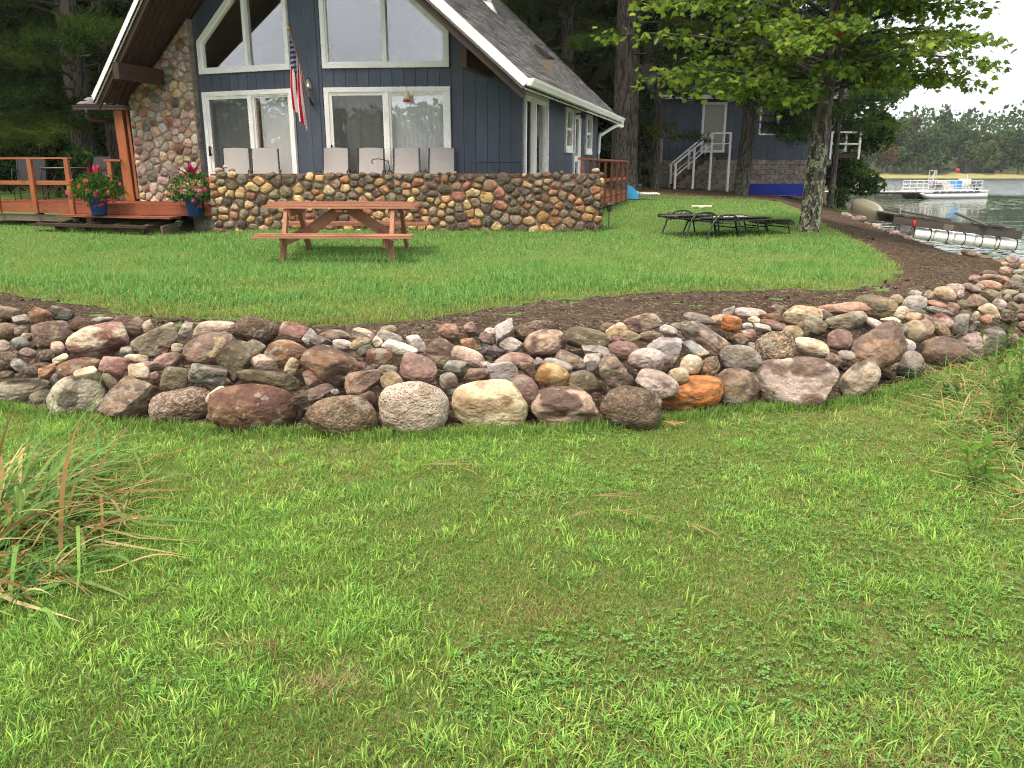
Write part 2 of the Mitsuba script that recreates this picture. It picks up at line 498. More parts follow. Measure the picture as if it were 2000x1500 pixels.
# the far shore: a low hill across the water, ahead on the right and behind the camera
hx = np.linspace(20, 420, 60)
hv = []
for k, (dy, z) in enumerate([(-9, -1.2), (-2, -.5), (0, -.15), (6, .35), (14, 1.0), (30, 3.0), (70, 7.0), (160, 10)]):
    for x in hx:
        hv.append((x, 203 - .10 * x + dy + 3 * math.sin(x * .05), z + (.3 * math.sin(x * .21 + k) if k > 2 else 0)))
n = len(hx)
hf = [(a * n + i, a * n + i + 1, (a + 1) * n + i + 1) for a in range(7) for i in range(n - 1)] + [(a * n + i, (a + 1) * n + i + 1, (a + 1) * n + i) for a in range(7) for i in range(n - 1)]
emit('far_hill', hv, hf, 'matte', smooth=True, col=[lin(122, 118, 78) if i // n < 4 else lin(60, 66, 38) for i in range(len(hv))])
tag('far_hill', 'low wooded shore across the lake with a tan grassy edge', kind='structure')

# soil band along the stones: a lumpy sheet on the ground
rs = np.random.default_rng(11)
soil_poly = Polygon(list(TOP[1:21] + np.array([0, 0])) + list(EDGE[1:][::-1]))
soil_edge = LineString(EDGE)


def wob(P):
    return .22 * (meshkit.fbm(np.c_[P * 2.1, P[:, :1] * 0], 3, 21) - .5) + .14 * (meshkit.fbm(np.c_[P * 7, P[:, :1] * 0], 2, 22) - .5)


def soil_mask(P):
    """> 0 where there is soil: behind the stones and short of the ragged lawn edge."""
    de, se = seg_dist(P, EDGE)
    dt, st = seg_dist(P, TOP)
    w = wob(P) * np.clip(.5 + P[:, 1] * .08, 1, 3)
    db, sb = seg_dist(P, BASE)
    inside = np.where(sb > 0, db, -db) - .16
    return np.minimum(inside, np.where(se < 0, de, -de) + w)


sv, sf = [], []


def soil_patch(x0, x1, y0, y1, step):
    xs, ys = np.arange(x0, x1, step), np.arange(y0, y1, step)
    X, Y = np.meshgrid(xs, ys, indexing='ij')
    P = np.c_[X.ravel(), Y.ravel()]
    m = soil_mask(P)
    r = meshkit.fbm(np.c_[P * 3.5, P[:, :1] * 0], 3, 31) + .5 * meshkit.fbm(np.c_[P * 14, P[:, :1] * 0], 2, 32)
    Z = height(P[:, 0], P[:, 1]) + np.clip(m * .25, -.06, .014) + .045 * (r - .75) + .05 * np.clip((P[:, 1] - 9.5) / 2, 0, 1) * np.clip(np.where(seg_dist(P, TOP)[1] < 0, seg_dist(P, TOP)[0], 0) / .4, 0, 1)
    I, J = X.shape
    a, b = np.meshgrid(np.arange(I - 1), np.arange(J - 1), indexing='ij')
    qd = np.stack([a * J + b, (a + 1) * J + b, (a + 1) * J + b + 1, a * J + b + 1], -1).reshape(-1, 4)
    qd = qd[(m[qd] > -.12).all(1)]
    return np.c_[P, Z], np.vstack([qd[:, [0, 1, 2]], qd[:, [0, 2, 3]]])


V, F = cat([soil_patch(-9, 9.0, 5.0, 12.0, .055), soil_patch(4.5, 10.1, 12.0, 18.0, .07), soil_patch(5.5, 15.0, 18.0, 34.5, .14)])
emit('soil', V, F, 'soil_crumb', smooth=True)
tag('soil', 'band of bare dark brown soil between the lawn and the stones', kind='structure')

# crumbs of soil
n = 5200
P = np.c_[rs.uniform(-7, 7, n), rs.uniform(6.4, 15, n)]
P = P[(soil_mask(P) > .02) & (rs.random(len(P)) < np.clip(1.6 - P[:, 1] * .08, .2, 1))]
iv, jf = ico(0)
zz = height(P[:, 0], P[:, 1]) + .012
sz = rs.gamma(2.0, .0045, len(P)) + .005
V = (iv[None] * (1 + .35 * rs.normal(size=(len(P), len(iv), 1)))) * sz[:, None, None] * np.array([1, 1, .7]) + np.c_[P, zz][:, None]
emit('soil_crumbs', V.reshape(-1, 3), (jf[None] + (np.arange(len(P)) * len(iv))[:, None, None]).reshape(-1, 3), 'soil_crumb')
tag('soil_crumbs', 'loose crumbs of dark soil on the bare soil band', kind='stuff')

# ------------------------------------------------------------------ grass


def blades(P, h, w, az, lean, col, two_seg=True, tipcol=None, curl=1.0):
    """Blades of grass at the points P: height, width, azimuth of the lean, lean (0 upright .. 1 flat). Returns V, F, C."""
    n = len(P)
    d = np.c_[np.cos(az), np.sin(az), np.zeros(n)]
    s = np.c_[-np.sin(az), np.cos(az), np.zeros(n)]
    tw = np.random.default_rng(n).uniform(-.9, .9, n)
    s = s * np.cos(tw)[:, None] + d * np.sin(tw)[:, None]
    up = np.array([0, 0, 1.0])
    tip = P + d * (h * lean)[:, None] + up * (h * np.sqrt(np.clip(1 - (lean * .92) ** 2, .02, 1)))[:, None]
    hw = (w / 2)[:, None]
    tipcol = col if tipcol is None else tipcol
    if not two_seg:
        V = np.stack([P - s * hw, P + s * hw, tip], 1)
        F = np.arange(3 * n).reshape(n, 3)
        return V.reshape(-1, 3), F, np.stack([col, col, tipcol], 1).reshape(-1, 3)
    mid = P + d * (h * lean * .33 * curl)[:, None] + up * (h * .60 * np.sqrt(np.clip(1 - (lean * .7) ** 2, .02, 1)))[:, None]
    V = np.stack([P - s * hw, P + s * hw, mid - s * hw * .8, mid + s * hw * .8, tip], 1)
    F = np.array([[0, 1, 3], [0, 3, 2], [2, 3, 4]])[None] + (np.arange(n) * 5)[:, None, None]
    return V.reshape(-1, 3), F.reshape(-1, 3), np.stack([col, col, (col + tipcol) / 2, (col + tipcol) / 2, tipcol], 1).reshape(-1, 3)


def n2(P, f, s, o=3):
    return meshkit.fbm(np.c_[P * f, P[:, :1] * 0 + s], o, s)


GREENS = np.array([(.235, .420, .080), (.285, .455, .090), (.175, .345, .078), (.345, .460, .125), (.140, .275, .082)])
DRY = np.array([(.30, .22, .09), (.42, .33, .16), (.18, .12, .055), (.28, .27, .09)])


def lawn_colors(P, rng, lush, dry):
    n = len(P)
    w = rng.integers(0, len(GREENS), n)
    c = GREENS[w] * rng.uniform(.75, 1.25, (n, 1))
    dim = np.array([.180, .280, .072]) * rng.uniform(.7, 1.3, (n, 1))
    c = c * lush[:, None] + dim * (1 - lush[:, None])
    isdry = rng.random(n) < dry
    return np.where(isdry[:, None], DRY[rng.integers(0, len(DRY), n)] * rng.uniform(.7, 1.2, (n, 1)), c)


def front_ok(P):
    db, sb = seg_dist(P, BASE)
    return (sb < 0) | (db < .12)


rg = np.random.default_rng(2)
parts = []
# short fine turf of the lower lawn
n = 560000
u = rg.random(n)
Y = 1.55 + (7.3 - 1.55) * u ** 1.35
X = rg.uniform(-1, 1, n) * (Y * .68 + .5)
P = np.c_[X, Y]
lush = np.clip((n2(P, .95, 41) * .5 + n2(P, 3.2, 42) * .5 - .45) / .16, 0, 1)
lush = np.clip(lush + .5 * np.clip((-.3 - P[:, 0]) / 1.2, 0, 1) * (P[:, 1] > 2.6) * n2(P, 2.0, 44) * 1.6 - .45 * np.exp(-((P[:, 0] - .5) / 1.2) ** 2 - ((P[:, 1] - 2.0) / .7) ** 2), 0, 1)
bare = np.clip((n2(P, 1.5, 47) - .60) / .10, 0, 1)
keep = front_ok(P) & (rg.random(n) > .55 * bare)
P, lush, bare = P[keep], lush[keep], bare[keep]
n = len(P)
dry = .09 + .22 * (1 - lush) + .45 * bare
P3 = np.c_[P, height(P[:, 0], P[:, 1]) - .004]
h = rg.uniform(.016, .040, n) * (.85 + .5 * lush)
parts.append(blades(P3, h, rg.uniform(.0022, .0052, n) * (1 + .12 * P[:, 1]), rg.uniform(0, 2 * PI, n), rg.uniform(.25, .95, n), lawn_colors(P, rg, lush, dry), False))
# longer blades in the lush patches, in tufts
n = 72000
tuft = np.c_[rg.uniform(-1, 1, 11000), 1.5 + 5.7 * rg.random(11000) ** 1.3]
tuft[:, 0] *= tuft[:, 1] * .68 + .5
tl = np.clip((n2(tuft, .95, 41) * .5 + n2(tuft, 3.2, 42) * .5 - .46) / .16, 0, 1) + .5 * np.clip((-.2 - tuft[:, 0]) / 1.2, 0, 1) * (tuft[:, 1] > 2.5)
tuft = tuft[rg.random(11000) < .16 + .75 * tl]
ti = rg.integers(0, len(tuft), n)
sp = rg.normal(size=(n, 2))
P = tuft[ti] + sp * .022
keep = front_ok(P)
P, ti, sp = P[keep], ti[keep], sp[keep]
n = len(P)
th = rg.uniform(.6, 1.35, len(tuft))
tc = GREENS[rg.integers(0, 4, len(tuft))] * rg.uniform(.85, 1.35, (len(tuft), 1))
P3 = np.c_[P, height(P[:, 0], P[:, 1]) - .004]
col = tc[ti] * rg.uniform(.8, 1.2, (n, 1))
az = np.arctan2(sp[:, 1], sp[:, 0]) + rg.normal(0, .6, n)
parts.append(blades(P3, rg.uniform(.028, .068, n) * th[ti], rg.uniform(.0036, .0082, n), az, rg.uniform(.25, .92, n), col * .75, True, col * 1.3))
# shorter leafy blades all over
n = 42000
P = np.c_[rg.uniform(-1, 1, n), 1.5 + 5.0 * rg.random(n) ** 1.2]
P[:, 0] *= P[:, 1] * .68 + .4
P = P[front_ok(P)]
n = len(P)
col = GREENS[rg.integers(0, 5, n)] * rg.uniform(.7, 1.15, (n, 1))
P3 = np.c_[P, height(P[:, 0], P[:, 1]) - .004]
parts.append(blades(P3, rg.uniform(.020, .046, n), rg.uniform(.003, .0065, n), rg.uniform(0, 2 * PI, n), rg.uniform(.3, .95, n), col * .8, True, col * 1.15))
# grass standing up against the foot of the stones
n = 14000
s = rg.uniform(0, 1, n)
bl = LineString(BASE[2:17])
pp = np.array([bl.interpolate(t, normalized=True).coords[0] for t in s])
P = pp + np.c_[rg.normal(0, .05, n), -np.abs(rg.normal(0, .07, n)) + .07]
P3 = np.c_[P, height(P[:, 0], P[:, 1] - .05) - .01]
col = GREENS[rg.integers(0, 5, n)] * rg.uniform(.6, 1.1, (n, 1))
parts.append(blades(P3, rg.uniform(.04, .115, n), rg.uniform(.003, .006, n), rg.uniform(0, 2 * PI, n), rg.uniform(.1, .75, n), col * .8, True, col * 1.1))
V, F, C = cat(parts)
emit('lower_grass', V, F, 'foliage', col=C)
tag('lower_grass', 'bright green rough grass of the lower lawn in front of the stones', 'grass', kind='stuff')

# upper lawn
UP = Polygon(list(EDGE[1:]) + [(9.5, 38), (-2, 38), (-16, 38), (-16, 11)])
n = 330000
u = rg.random(n)
Y = 6.4 + 24 * u ** 2.0
X = rg.uniform(-1, 1, n) * (Y * .69 + .4)
P = np.c_[X, Y]
m = soil_mask(P)
lim = np.where(P[:, 0] < 1.7, np.interp(P[:, 0], [-12, -9, -5.4, 1.7], [18.2, 17.2, 15.6, 14.9]), 33)
dt, st = seg_dist(P, TOP)
keep = (m < .0 + .05 * rg.normal(size=n)) & (P[:, 1] < lim) & (st > 0) & (P[:, 0] < 10)
keep &= ~((P[:, 1] > 24) & (rg.random(n) < np.clip((P[:, 1] - 24) / 6, 0, 1)))
P, m = P[keep], m[keep]
n = len(P)
lush = np.clip((n2(P, .8, 51) * .6 + n2(P, 2.6, 52) * .4 - .36) / .2, 0, 1) * np.clip(-m / .45, .10, 1)
dry = .05 + .30 * np.clip(1 + m / .35, 0, 1) + .06 * np.clip((P[:, 1] - 18) / 8, 0, 1)
P3 = np.c_[P, height(P[:, 0], P[:, 1]) - .006]
UPG = np.array([(.140, .320, .080), (.200, .390, .088), (.110, .265, .072), (.290, .440, .130), (.170, .360, .100)])
col = UPG[rg.integers(0, 5, n)] * rg.uniform(.7, 1.3, (n, 1))
col = col * (.55 + .45 * lush)[:, None] + (1 - lush)[:, None] * np.array([.17, .16, .045])
isdry = rg.random(n) < dry
col = np.where(isdry[:, None], DRY[rg.integers(0, 4, n)], col)
h = rg.uniform(.035, .10, n) * (.55 + .55 * lush) * np.clip(1.5 - P[:, 1] * .028, .7, 1.3)
near = P[:, 1] < 9.5
w = rg.uniform(.0045, .009, n) * (.55 + .075 * P[:, 1])
az, ln = rg.uniform(0, 2 * PI, n), rg.uniform(.1, .9, n)
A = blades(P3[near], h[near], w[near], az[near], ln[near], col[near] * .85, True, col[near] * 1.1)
Bq = blades(P3[~near], h[~near], w[~near], az[~near], ln[~near], col[~near], False)
V, F, C = cat([A, Bq])
emit('upper_grass', V, F, 'foliage', col=C)
tag('upper_grass', 'deep green mown grass of the upper lawn around the picnic table', 'grass', kind='stuff')

# clover and small broad leaves in the lower lawn
n = 17000
Y = 1.6 + 5.4 * rg.random(n) ** 1.1
X = rg.uniform(-1, 1, n) * (Y * .66 + .3)
P = np.c_[X, Y]
cl = n2(P, 1.6, 61) + .16 * np.clip((P[:, 0] - .3) / 2, -1, 1)
keep = front_ok(P) & (cl > .53)
P = P[keep]
n = len(P)
zz = height(P[:, 0], P[:, 1]) + rg.uniform(.012, .030, n)
vs, fs, cs = [], [], []
rot = rg.uniform(0, 2 * PI, n)
size = rg.uniform(.0045, .0085, n)
tint = np.array([(.150, .300, .080), (.190, .345, .105), (.165, .290, .060)])[rg.integers(0, 3, n)] * rg.uniform(.8, 1.3, (n, 1))
for k in range(3):
    a = rot + k * 2 * PI / 3
    d = np.c_[np.cos(a), np.sin(a), np.zeros(n)]
    s = np.c_[-np.sin(a), np.cos(a), np.zeros(n)]
    c0 = np.c_[P, zz]
    tilt = rg.uniform(-.4, .5, n)[:, None] * np.array([0, 0, 1.0])
    r = size[:, None]
    vs.append(np.stack([c0, c0 + (d * 1.0 + s * .75 + tilt) * r, c0 + (d * 1.9 + s * .5 + tilt) * r, c0 + (d * 1.9 - s * .5 + tilt) * r, c0 + (d * 1.0 - s * .75 + tilt) * r], 1))
V = np.concatenate(vs)
F = (np.array([[0, 1, 2], [0, 2, 3], [0, 3, 4]])[None] + (np.arange(len(V)) * 5)[:, None, None]).reshape(-1, 3)
emit('clover_leaves', V.reshape(-1, 3), F, 'foliage', col=np.repeat(np.tile(tint, (3, 1)), 5, 0))
tag('clover_leaves', 'small pale green clover leaves scattered through the lower lawn', 'clover', kind='stuff')

# ------------------------------------------------------------------ the stone border
# colour name: main sRGB, second sRGB, pattern (0 blotches, 1 specks, 2 bands), words
ROCK_COLORS = {
    'black': ((62, 58, 56), (90, 84, 80), 0, 'black'), 'bluegrey': ((146, 146, 150), (172, 170, 170), 0, 'blue-grey'), 'bluegrey2': ((142, 146, 150), (190, 172, 145), 0, 'blue-grey and tan'),
    'brown': ((112, 88, 72), (146, 120, 98), 0, 'brown'), 'brownang': ((118, 94, 78), (90, 70, 58), 0, 'dull brown'), 'brownpink': ((98, 80, 70), (186, 152, 128), 0, 'brown and pink'),
    'brownpink2': ((106, 84, 78), (176, 146, 124), 0, 'brown and pink'), 'brownround': ((104, 84, 64), (142, 118, 88), 0, 'olive brown'), 'brownspeck': ((108, 86, 68), (150, 122, 94), 1, 'speckled brown'),
    'cream': ((212, 194, 162), (190, 170, 140), 0, 'cream'), 'creamgrey': ((172, 160, 142), (104, 92, 78), 0, 'grey and cream'), 'creamgrey2': ((190, 174, 150), (120, 108, 98), 0, 'grey and cream'),
    'creamtan': ((214, 190, 150), (178, 146, 104), 0, 'cream and tan'), 'creamwhite': ((216, 206, 188), (180, 170, 156), 0, 'whitish'), 'darkbrown': ((86, 68, 56), (118, 96, 78), 1, 'dark brown'),
    'darkgrey': ((92, 88, 86), (134, 128, 122), 2, 'dark grey'), 'darkmottle': ((82, 76, 68), (140, 130, 116), 0, 'dark mottled'), 'darkpurple': ((82, 64, 62), (108, 86, 80), 0, 'dark purple'),
    'darkred': ((104, 70, 64), (130, 96, 86), 0, 'dark red'), 'darkred2': ((120, 62, 50), (196, 164, 150), 0, 'dark red and white'), 'darkrust': ((90, 70, 58), (132, 98, 72), 0, 'dark rusty brown'),
    'granite': ((206, 194, 166), (120, 104, 82), 1, 'speckled cream'), 'grey': ((150, 144, 138), (120, 114, 108), 0, 'grey'), 'greyblue': ((120, 120, 116), (146, 140, 128), 0, 'smooth grey'),
    'greybrown': ((122, 106, 90), (152, 134, 112), 0, 'grey-brown'), 'greycream': ((176, 166, 152), (110, 102, 94), 0, 'pale grey mottled'), 'greylight': ((164, 162, 156), (132, 128, 122), 0, 'light grey'),
    'greyolive': ((122, 112, 92), (148, 138, 112), 2, 'grey-olive'), 'lilac': ((166, 150, 148), (186, 172, 168), 0, 'lilac grey'), 'mottle': ((98, 84, 68), (154, 138, 112), 0, 'mottled brown'),
    'olivebrown': ((116, 100, 74), (146, 128, 98), 0, 'olive brown'), 'olivedark': ((88, 78, 60), (116, 104, 80), 2, 'dark olive'), 'orange': ((176, 110, 66), (136, 88, 56), 2, 'orange'),
    'orangepale': ((196, 138, 98), (170, 112, 78), 0, 'pale orange'), 'pale': ((206, 188, 160), (186, 166, 138), 0, 'pale cream'), 'palegrey': ((182, 174, 164), (150, 142, 134), 0, 'pale grey'),
    'palelilac': ((184, 168, 166), (152, 134, 130), 0, 'pale lilac'), 'palepink': ((198, 168, 150), (176, 148, 132), 0, 'pale pink'), 'peach': ((208, 174, 142), (188, 150, 120), 0, 'peach'),
    'pink': ((186, 136, 116), (164, 112, 96), 0, 'pink'), 'pinkbrown': ((152, 120, 104), (124, 94, 82), 0, 'pinkish brown'), 'pinkgrey': ((176, 152, 144), (150, 126, 118), 0, 'pinkish grey'),
    'pinkspeck': ((146, 108, 94), (110, 82, 74), 1, 'speckled pink-brown'), 'pinkstripe': ((150, 108, 100), (196, 166, 152), 2, 'pink striped'), 'purplebrown': ((114, 82, 76), (146, 110, 100), 2, 'purple-brown'),
    'red': ((160, 98, 88), (186, 132, 118), 0, 'red'), 'redbrown': ((128, 82, 62), (104, 70, 56), 0, 'red-brown'), 'redcream': ((158, 104, 92), (204, 178, 144), 0, 'red and cream'),
    'rust': ((122, 88, 66), (164, 118, 76), 0, 'rusty brown'), 'rustbig': ((126, 100, 82), (164, 128, 96), 0, 'broad rusty brown'), 'slabpurple': ((122, 92, 86), (178, 152, 142), 0, 'purple-brown'),
    'speckbrown': ((112, 92, 78), (170, 146, 122), 1, 'speckled brown'), 'speckbrown2': ((106, 84, 66), (178, 156, 126), 1, 'speckled brown'), 'tan': ((186, 160, 128), (162, 134, 104), 0, 'tan'),
    'tanbrown': ((160, 130, 102), (128, 102, 80), 0, 'tan-brown'), 'tanpink': ((182, 144, 116), (140, 108, 90), 0, 'tan and pink'), 'tanrust': ((200, 160, 108), (160, 104, 60), 0, 'tan rust-stained'),
}
ROCKS = [
    (-3.751,5.962,0.056,0.228,0.171,0.114,3,32.2,'r','greyolive','b',100), (-3.174,5.665,0.095,0.233,0.161,0.178,-8,29.2,'s','creamgrey','b',101),
    (-2.694,5.497,0.099,0.296,0.165,0.18,25,26.2,'a','purplebrown','b',102), (-2.324,5.466,0.077,0.261,0.166,0.157,3,23,'r','speckbrown','b',103),
    (-1.761,5.305,0.118,0.353,0.193,0.193,-4,18.5,'r','redbrown','b',104), (-1.138,5.194,0.091,0.267,0.159,0.173,-3,12.4,'r','brownspeck','b',105),
    (-0.649,5.247,0.134,0.286,0.158,0.211,0,7.2,'r','granite','b',106), (-0.138,5.336,0.116,0.308,0.167,0.206,-8,1.6,'r','creamtan','b',107),
    (0.359,5.388,0.093,0.323,0.163,0.166,-6,-3.9,'s','brownpink','b',108), (0.826,5.341,0.098,0.246,0.145,0.18,-5,-8.8,'r','darkbrown','b',109),
    (1.285,5.751,0.085,0.304,0.167,0.145,12,-12.8,'s','orange','b',110), (1.671,5.828,0.117,0.177,0.132,0.176,-10,-16.1,'r','brownround','b',111),
    (2.137,5.913,0.116,0.342,0.201,0.241,2,-20.1,'a','slabpurple','b',112), (2.688,6.053,0.111,0.13,0.129,0.212,-30,-24,'r','creamgrey2','b',113),
    (3.343,6.612,0.08,0.118,0.111,0.145,0,-26.9,'s','darkmottle','b',114), (3.816,7.032,0.092,0.239,0.174,0.168,-3,-28.6,'r','brown','b',115),
    (4.276,7.394,0.092,0.171,0.146,0.171,-6,-30.1,'s','pinkgrey','b',116), (4.578,7.555,0.096,0.131,0.122,0.161,0,-31.2,'r','darkgrey','b',117),
    (4.928,7.84,0.045,0.083,0.098,0.091,0,-32.2,'r','darkbrown','b',118), (2.967,6.44,0.269,0.21,0.17,0.312,-40,-24.8,'s','rustbig','m',119),
    (-3.825,5.974,0.264,0.111,0.097,0.104,0,32.7,'s','darkbrown','m',120), (-3.692,5.895,0.261,0.05,0.064,0.082,40,32,'s','grey','m',121),
    (-3.705,6.045,0.33,0.071,0.052,0.042,-20,31.5,'r','pinkgrey','m',122), (-3.837,6.191,0.37,0.076,0.064,0.063,-20,31.8,'r','grey','m',123),
    (-3.973,6.17,0.355,0.057,0.055,0.063,20,32.8,'r','palepink','m',124), (-3.998,6.476,0.416,0.061,0.047,0.046,10,31.7,'r','pinkgrey','m',125),
    (-3.87,6.332,0.396,0.048,0.039,0.043,-10,31.4,'r','tan','m',126), (-3.661,6.313,0.424,0.169,0.131,0.131,5,30.1,'s','brown','m',127),
    (-3.489,6.083,0.365,0.057,0.049,0.056,0,29.9,'s','palepink','m',128), (-3.524,5.963,0.322,0.069,0.061,0.07,20,30.6,'s','darkbrown','m',129),
    (-3.391,5.916,0.314,0.065,0.048,0.033,25,29.8,'s','pale','m',130), (-3.522,5.834,0.251,0.106,0.073,0.058,10,31.1,'r','darkbrown','m',131),
    (-3.441,5.804,0.247,0.085,0.06,0.056,20,30.7,'a','orangepale','m',132), (-3.184,5.795,0.274,0.187,0.115,0.082,5,28.8,'r','redbrown','m',133),
    (-3.086,5.707,0.236,0.115,0.075,0.078,-15,28.4,'a','cream','m',134), (-2.888,5.712,0.297,0.134,0.095,0.127,-25,26.8,'a','red','m',135),
    (-2.821,5.532,0.22,0.042,0.07,0.109,30,27,'s','greybrown','m',136), (-2.682,5.639,0.275,0.102,0.062,0.078,-15,25.4,'a','cream','m',137),
    (-2.64,5.683,0.313,0.064,0.048,0.047,-15,24.9,'s','pinkbrown','m',138), (-3.212,6.176,0.413,0.25,0.17,0.144,8,27.6,'s','redcream','m',139),
    (-2.882,5.895,0.361,0.068,0.041,0.052,10,26.1,'a','grey','m',140), (-2.759,5.797,0.346,0.083,0.053,0.041,-8,25.5,'s','cream','m',141),
    (-2.615,5.893,0.383,0.091,0.055,0.065,30,23.9,'a','redbrown','m',142), (-2.512,5.933,0.394,0.052,0.037,0.047,10,23,'r','pale','m',143),
    (-2.527,5.712,0.341,0.148,0.084,0.072,18,23.7,'a','pinkbrown','m',144), (-2.734,6.087,0.416,0.245,0.145,0.124,28,24.3,'s','greybrown','m',145),
    (-3.124,6.498,0.458,0.135,0.096,0.098,-8,25.7,'r','mottle','m',146), (-2.971,6.501,0.452,0.049,0.043,0.067,0,24.6,'a','pale','m',147),
    (-2.589,6.298,0.458,0.058,0.062,0.1,-30,22.3,'a','grey','m',148), (-4.485,7.108,0.458,0.141,0.093,0.067,-10,32.3,'s','brown','t',149),
    (-4.184,6.804,0.447,0.082,0.062,0.054,-5,31.5,'a','grey','t',150), (-4.025,6.819,0.474,0.12,0.092,0.093,50,30.6,'a','rust','t',151),
    (-3.949,7.003,0.467,0.143,0.088,0.087,-10,29.4,'a','darkgrey','t',152), (-4.117,6.493,0.407,0.114,0.092,0.081,-5,32.4,'r','brown','m',153),
    (-3.548,6.545,0.448,0.099,0.075,0.077,-20,28.4,'s','darkrust','t',154), (-3.495,6.796,0.452,0.1,0.059,0.027,2,27.2,'s','grey','t',155),
    (-2.385,6.353,0.457,0.196,0.103,0.078,5,20.5,'r','palepink','t',156), (-2.238,5.89,0.395,0.22,0.144,0.138,12,20.9,'r','tanbrown','m',157),
    (-2.167,5.849,0.394,0.106,0.09,0.113,10,20.4,'s','tan','m',158), (-1.967,5.647,0.381,0.175,0.132,0.211,-40,19.1,'a','brownang','m',159),
    (-2.382,5.53,0.26,0.121,0.083,0.097,5,23.3,'s','olivebrown','m',160), (-2.131,5.554,0.287,0.17,0.093,0.103,-8,21.2,'a','darkgrey','m',161),
    (-2.036,5.351,0.192,0.098,0.057,0.041,35,20.8,'r','pale','m',162), (-3.767,5.851,0.209,0.058,0.043,0.035,0,32.8,'s','brown','m',163),
    (-2.545,5.573,0.273,0.039,0.03,0.041,0,24.5,'a','pinkbrown','m',164), (-4.183,6.985,0.459,0.051,0.043,0.053,0,30.9,'s','darkgrey','t',165),
    (-2.015,6.255,0.472,0.193,0.125,0.127,-12,17.8,'r','darkbrown','t',166), (-1.701,6.203,0.457,0.139,0.084,0.085,-25,15.4,'s','pinkstripe','t',167),
    (-1.549,6.06,0.454,0.088,0.051,0.052,55,14.3,'a','palegrey','t',168), (-1.446,5.959,0.438,0.098,0.057,0.063,-10,13.6,'a','greycream','t',169),
    (-1.363,6.135,0.448,0.147,0.072,0.05,-5,12.5,'s','brown','t',170), (-1.628,5.732,0.387,0.182,0.112,0.118,-10,15.9,'r','rust','m',171),
    (-1.918,5.925,0.411,0.082,0.052,0.051,-15,17.9,'r','darkgrey','m',172), (-1.789,5.639,0.36,0.132,0.07,0.06,-20,17.6,'a','palepink','m',173),
    (-1.553,5.546,0.337,0.083,0.052,0.056,70,15.6,'r','tan','m',174), (-1.278,5.531,0.345,0.246,0.157,0.155,-12,12.9,'s','darkrust','m',175),
    (-1.377,5.435,0.296,0.088,0.059,0.085,-10,14.2,'a','red','m',176), (-1.353,5.284,0.21,0.166,0.089,0.07,15,14.5,'a','darkpurple','m',177),
    (-1.495,5.521,0.032,0.087,0.087,0.077,20,15.1,'a','darkpurple','b',178), (-1.2,5.298,0.227,0.036,0.022,0.025,0,12.8,'s','grey','m',179),
    (-1.267,5.912,0.425,0.097,0.048,0.043,-8,12,'s','lilac','t',180), (-1.14,5.918,0.432,0.094,0.052,0.046,20,10.9,'r','tan','m',181),
    (-1.069,5.778,0.407,0.066,0.044,0.052,20,10.5,'s','darkgrey','m',182), (-1.155,6.172,0.454,0.136,0.059,0.055,-15,10.6,'a','palepink','t',183),
    (-0.974,6.302,0.459,0.076,0.043,0.047,-5,8.8,'r','tan','t',184), (-0.946,6.066,0.449,0.124,0.067,0.056,-20,8.8,'s','grey','t',185),
    (-0.828,5.813,0.416,0.164,0.081,0.057,-18,8.1,'s','creamwhite','m',186), (-0.951,5.636,0.378,0.129,0.073,0.102,15,9.6,'s','redbrown','m',187),
    (-0.868,5.483,0.331,0.082,0.048,0.045,0,9,'r','greyolive','m',188), (-0.825,5.375,0.276,0.079,0.062,0.088,20,8.7,'s','tan','m',189),
    (-1.03,5.371,0.283,0.152,0.085,0.097,10,10.8,'a','tanbrown','m',190), (-0.657,5.51,0.336,0.151,0.101,0.122,-25,6.8,'s','pinkbrown','m',191),
    (-0.703,5.886,0.441,0.109,0.059,0.062,-55,6.9,'a','palegrey','t',192), (-0.991,5.475,0.331,0.046,0.03,0.037,-20,10.2,'s','darkbrown','m',193),
    (-1.002,5.917,0.439,0.045,0.035,0.055,40,9.6,'s','pale','m',194), (-1.937,5.383,0.223,0.039,0.023,0.026,0,19.8,'s','darkbrown','m',195),
    (-1.674,5.439,0.268,0.273,0.126,0.101,-12,17.1,'a','olivedark','m',196), (-0.507,5.727,0.396,0.152,0.1,0.118,-15,5,'r','mottle','m',197),
    (-0.491,6.262,0.46,0.104,0.06,0.066,-15,4.6,'s','pink','t',198), (-0.334,6.367,0.458,0.053,0.042,0.059,0,3,'s','pinkbrown','t',199),
    (-0.322,5.69,0.383,0.146,0.083,0.077,-25,3.2,'r','palepink','m',200), (-0.327,5.913,0.425,0.076,0.044,0.063,-30,3.1,'a','orangepale','t',201),
    (-0.155,5.777,0.388,0.165,0.066,0.072,-10,1.6,'a','black','m',202), (-0.196,6.025,0.445,0.067,0.047,0.06,-40,1.8,'a','pinkbrown','t',203),
    (-0.163,6.249,0.45,0.063,0.039,0.044,0,1.5,'s','lilac','t',204), (-0.061,6.243,0.468,0.153,0.07,0.079,40,0.6,'a','palegrey','t',205),
    (0.001,5.906,0.421,0.098,0.063,0.071,8,0,'a','greylight','m',206), (0.19,6.295,0.457,0.203,0.103,0.092,10,-1.7,'r','darkbrown','t',207),
    (0.25,5.94,0.421,0.193,0.11,0.12,12,-2.4,'r','brownpink','m',208), (0.577,6.085,0.423,0.218,0.115,0.098,-8,-5.4,'r','olivedark','m',209),
    (0.023,5.655,0.356,0.161,0.084,0.071,-3,-0.2,'r','tanpink','m',210), (-0.057,5.515,0.31,0.151,0.076,0.094,8,0.6,'a','bluegrey','m',211),
    (0.189,5.59,0.356,0.057,0.037,0.051,30,-2,'a','grey','m',212), (0.333,5.631,0.335,0.119,0.061,0.05,-15,-3.4,'r','lilac','m',213),
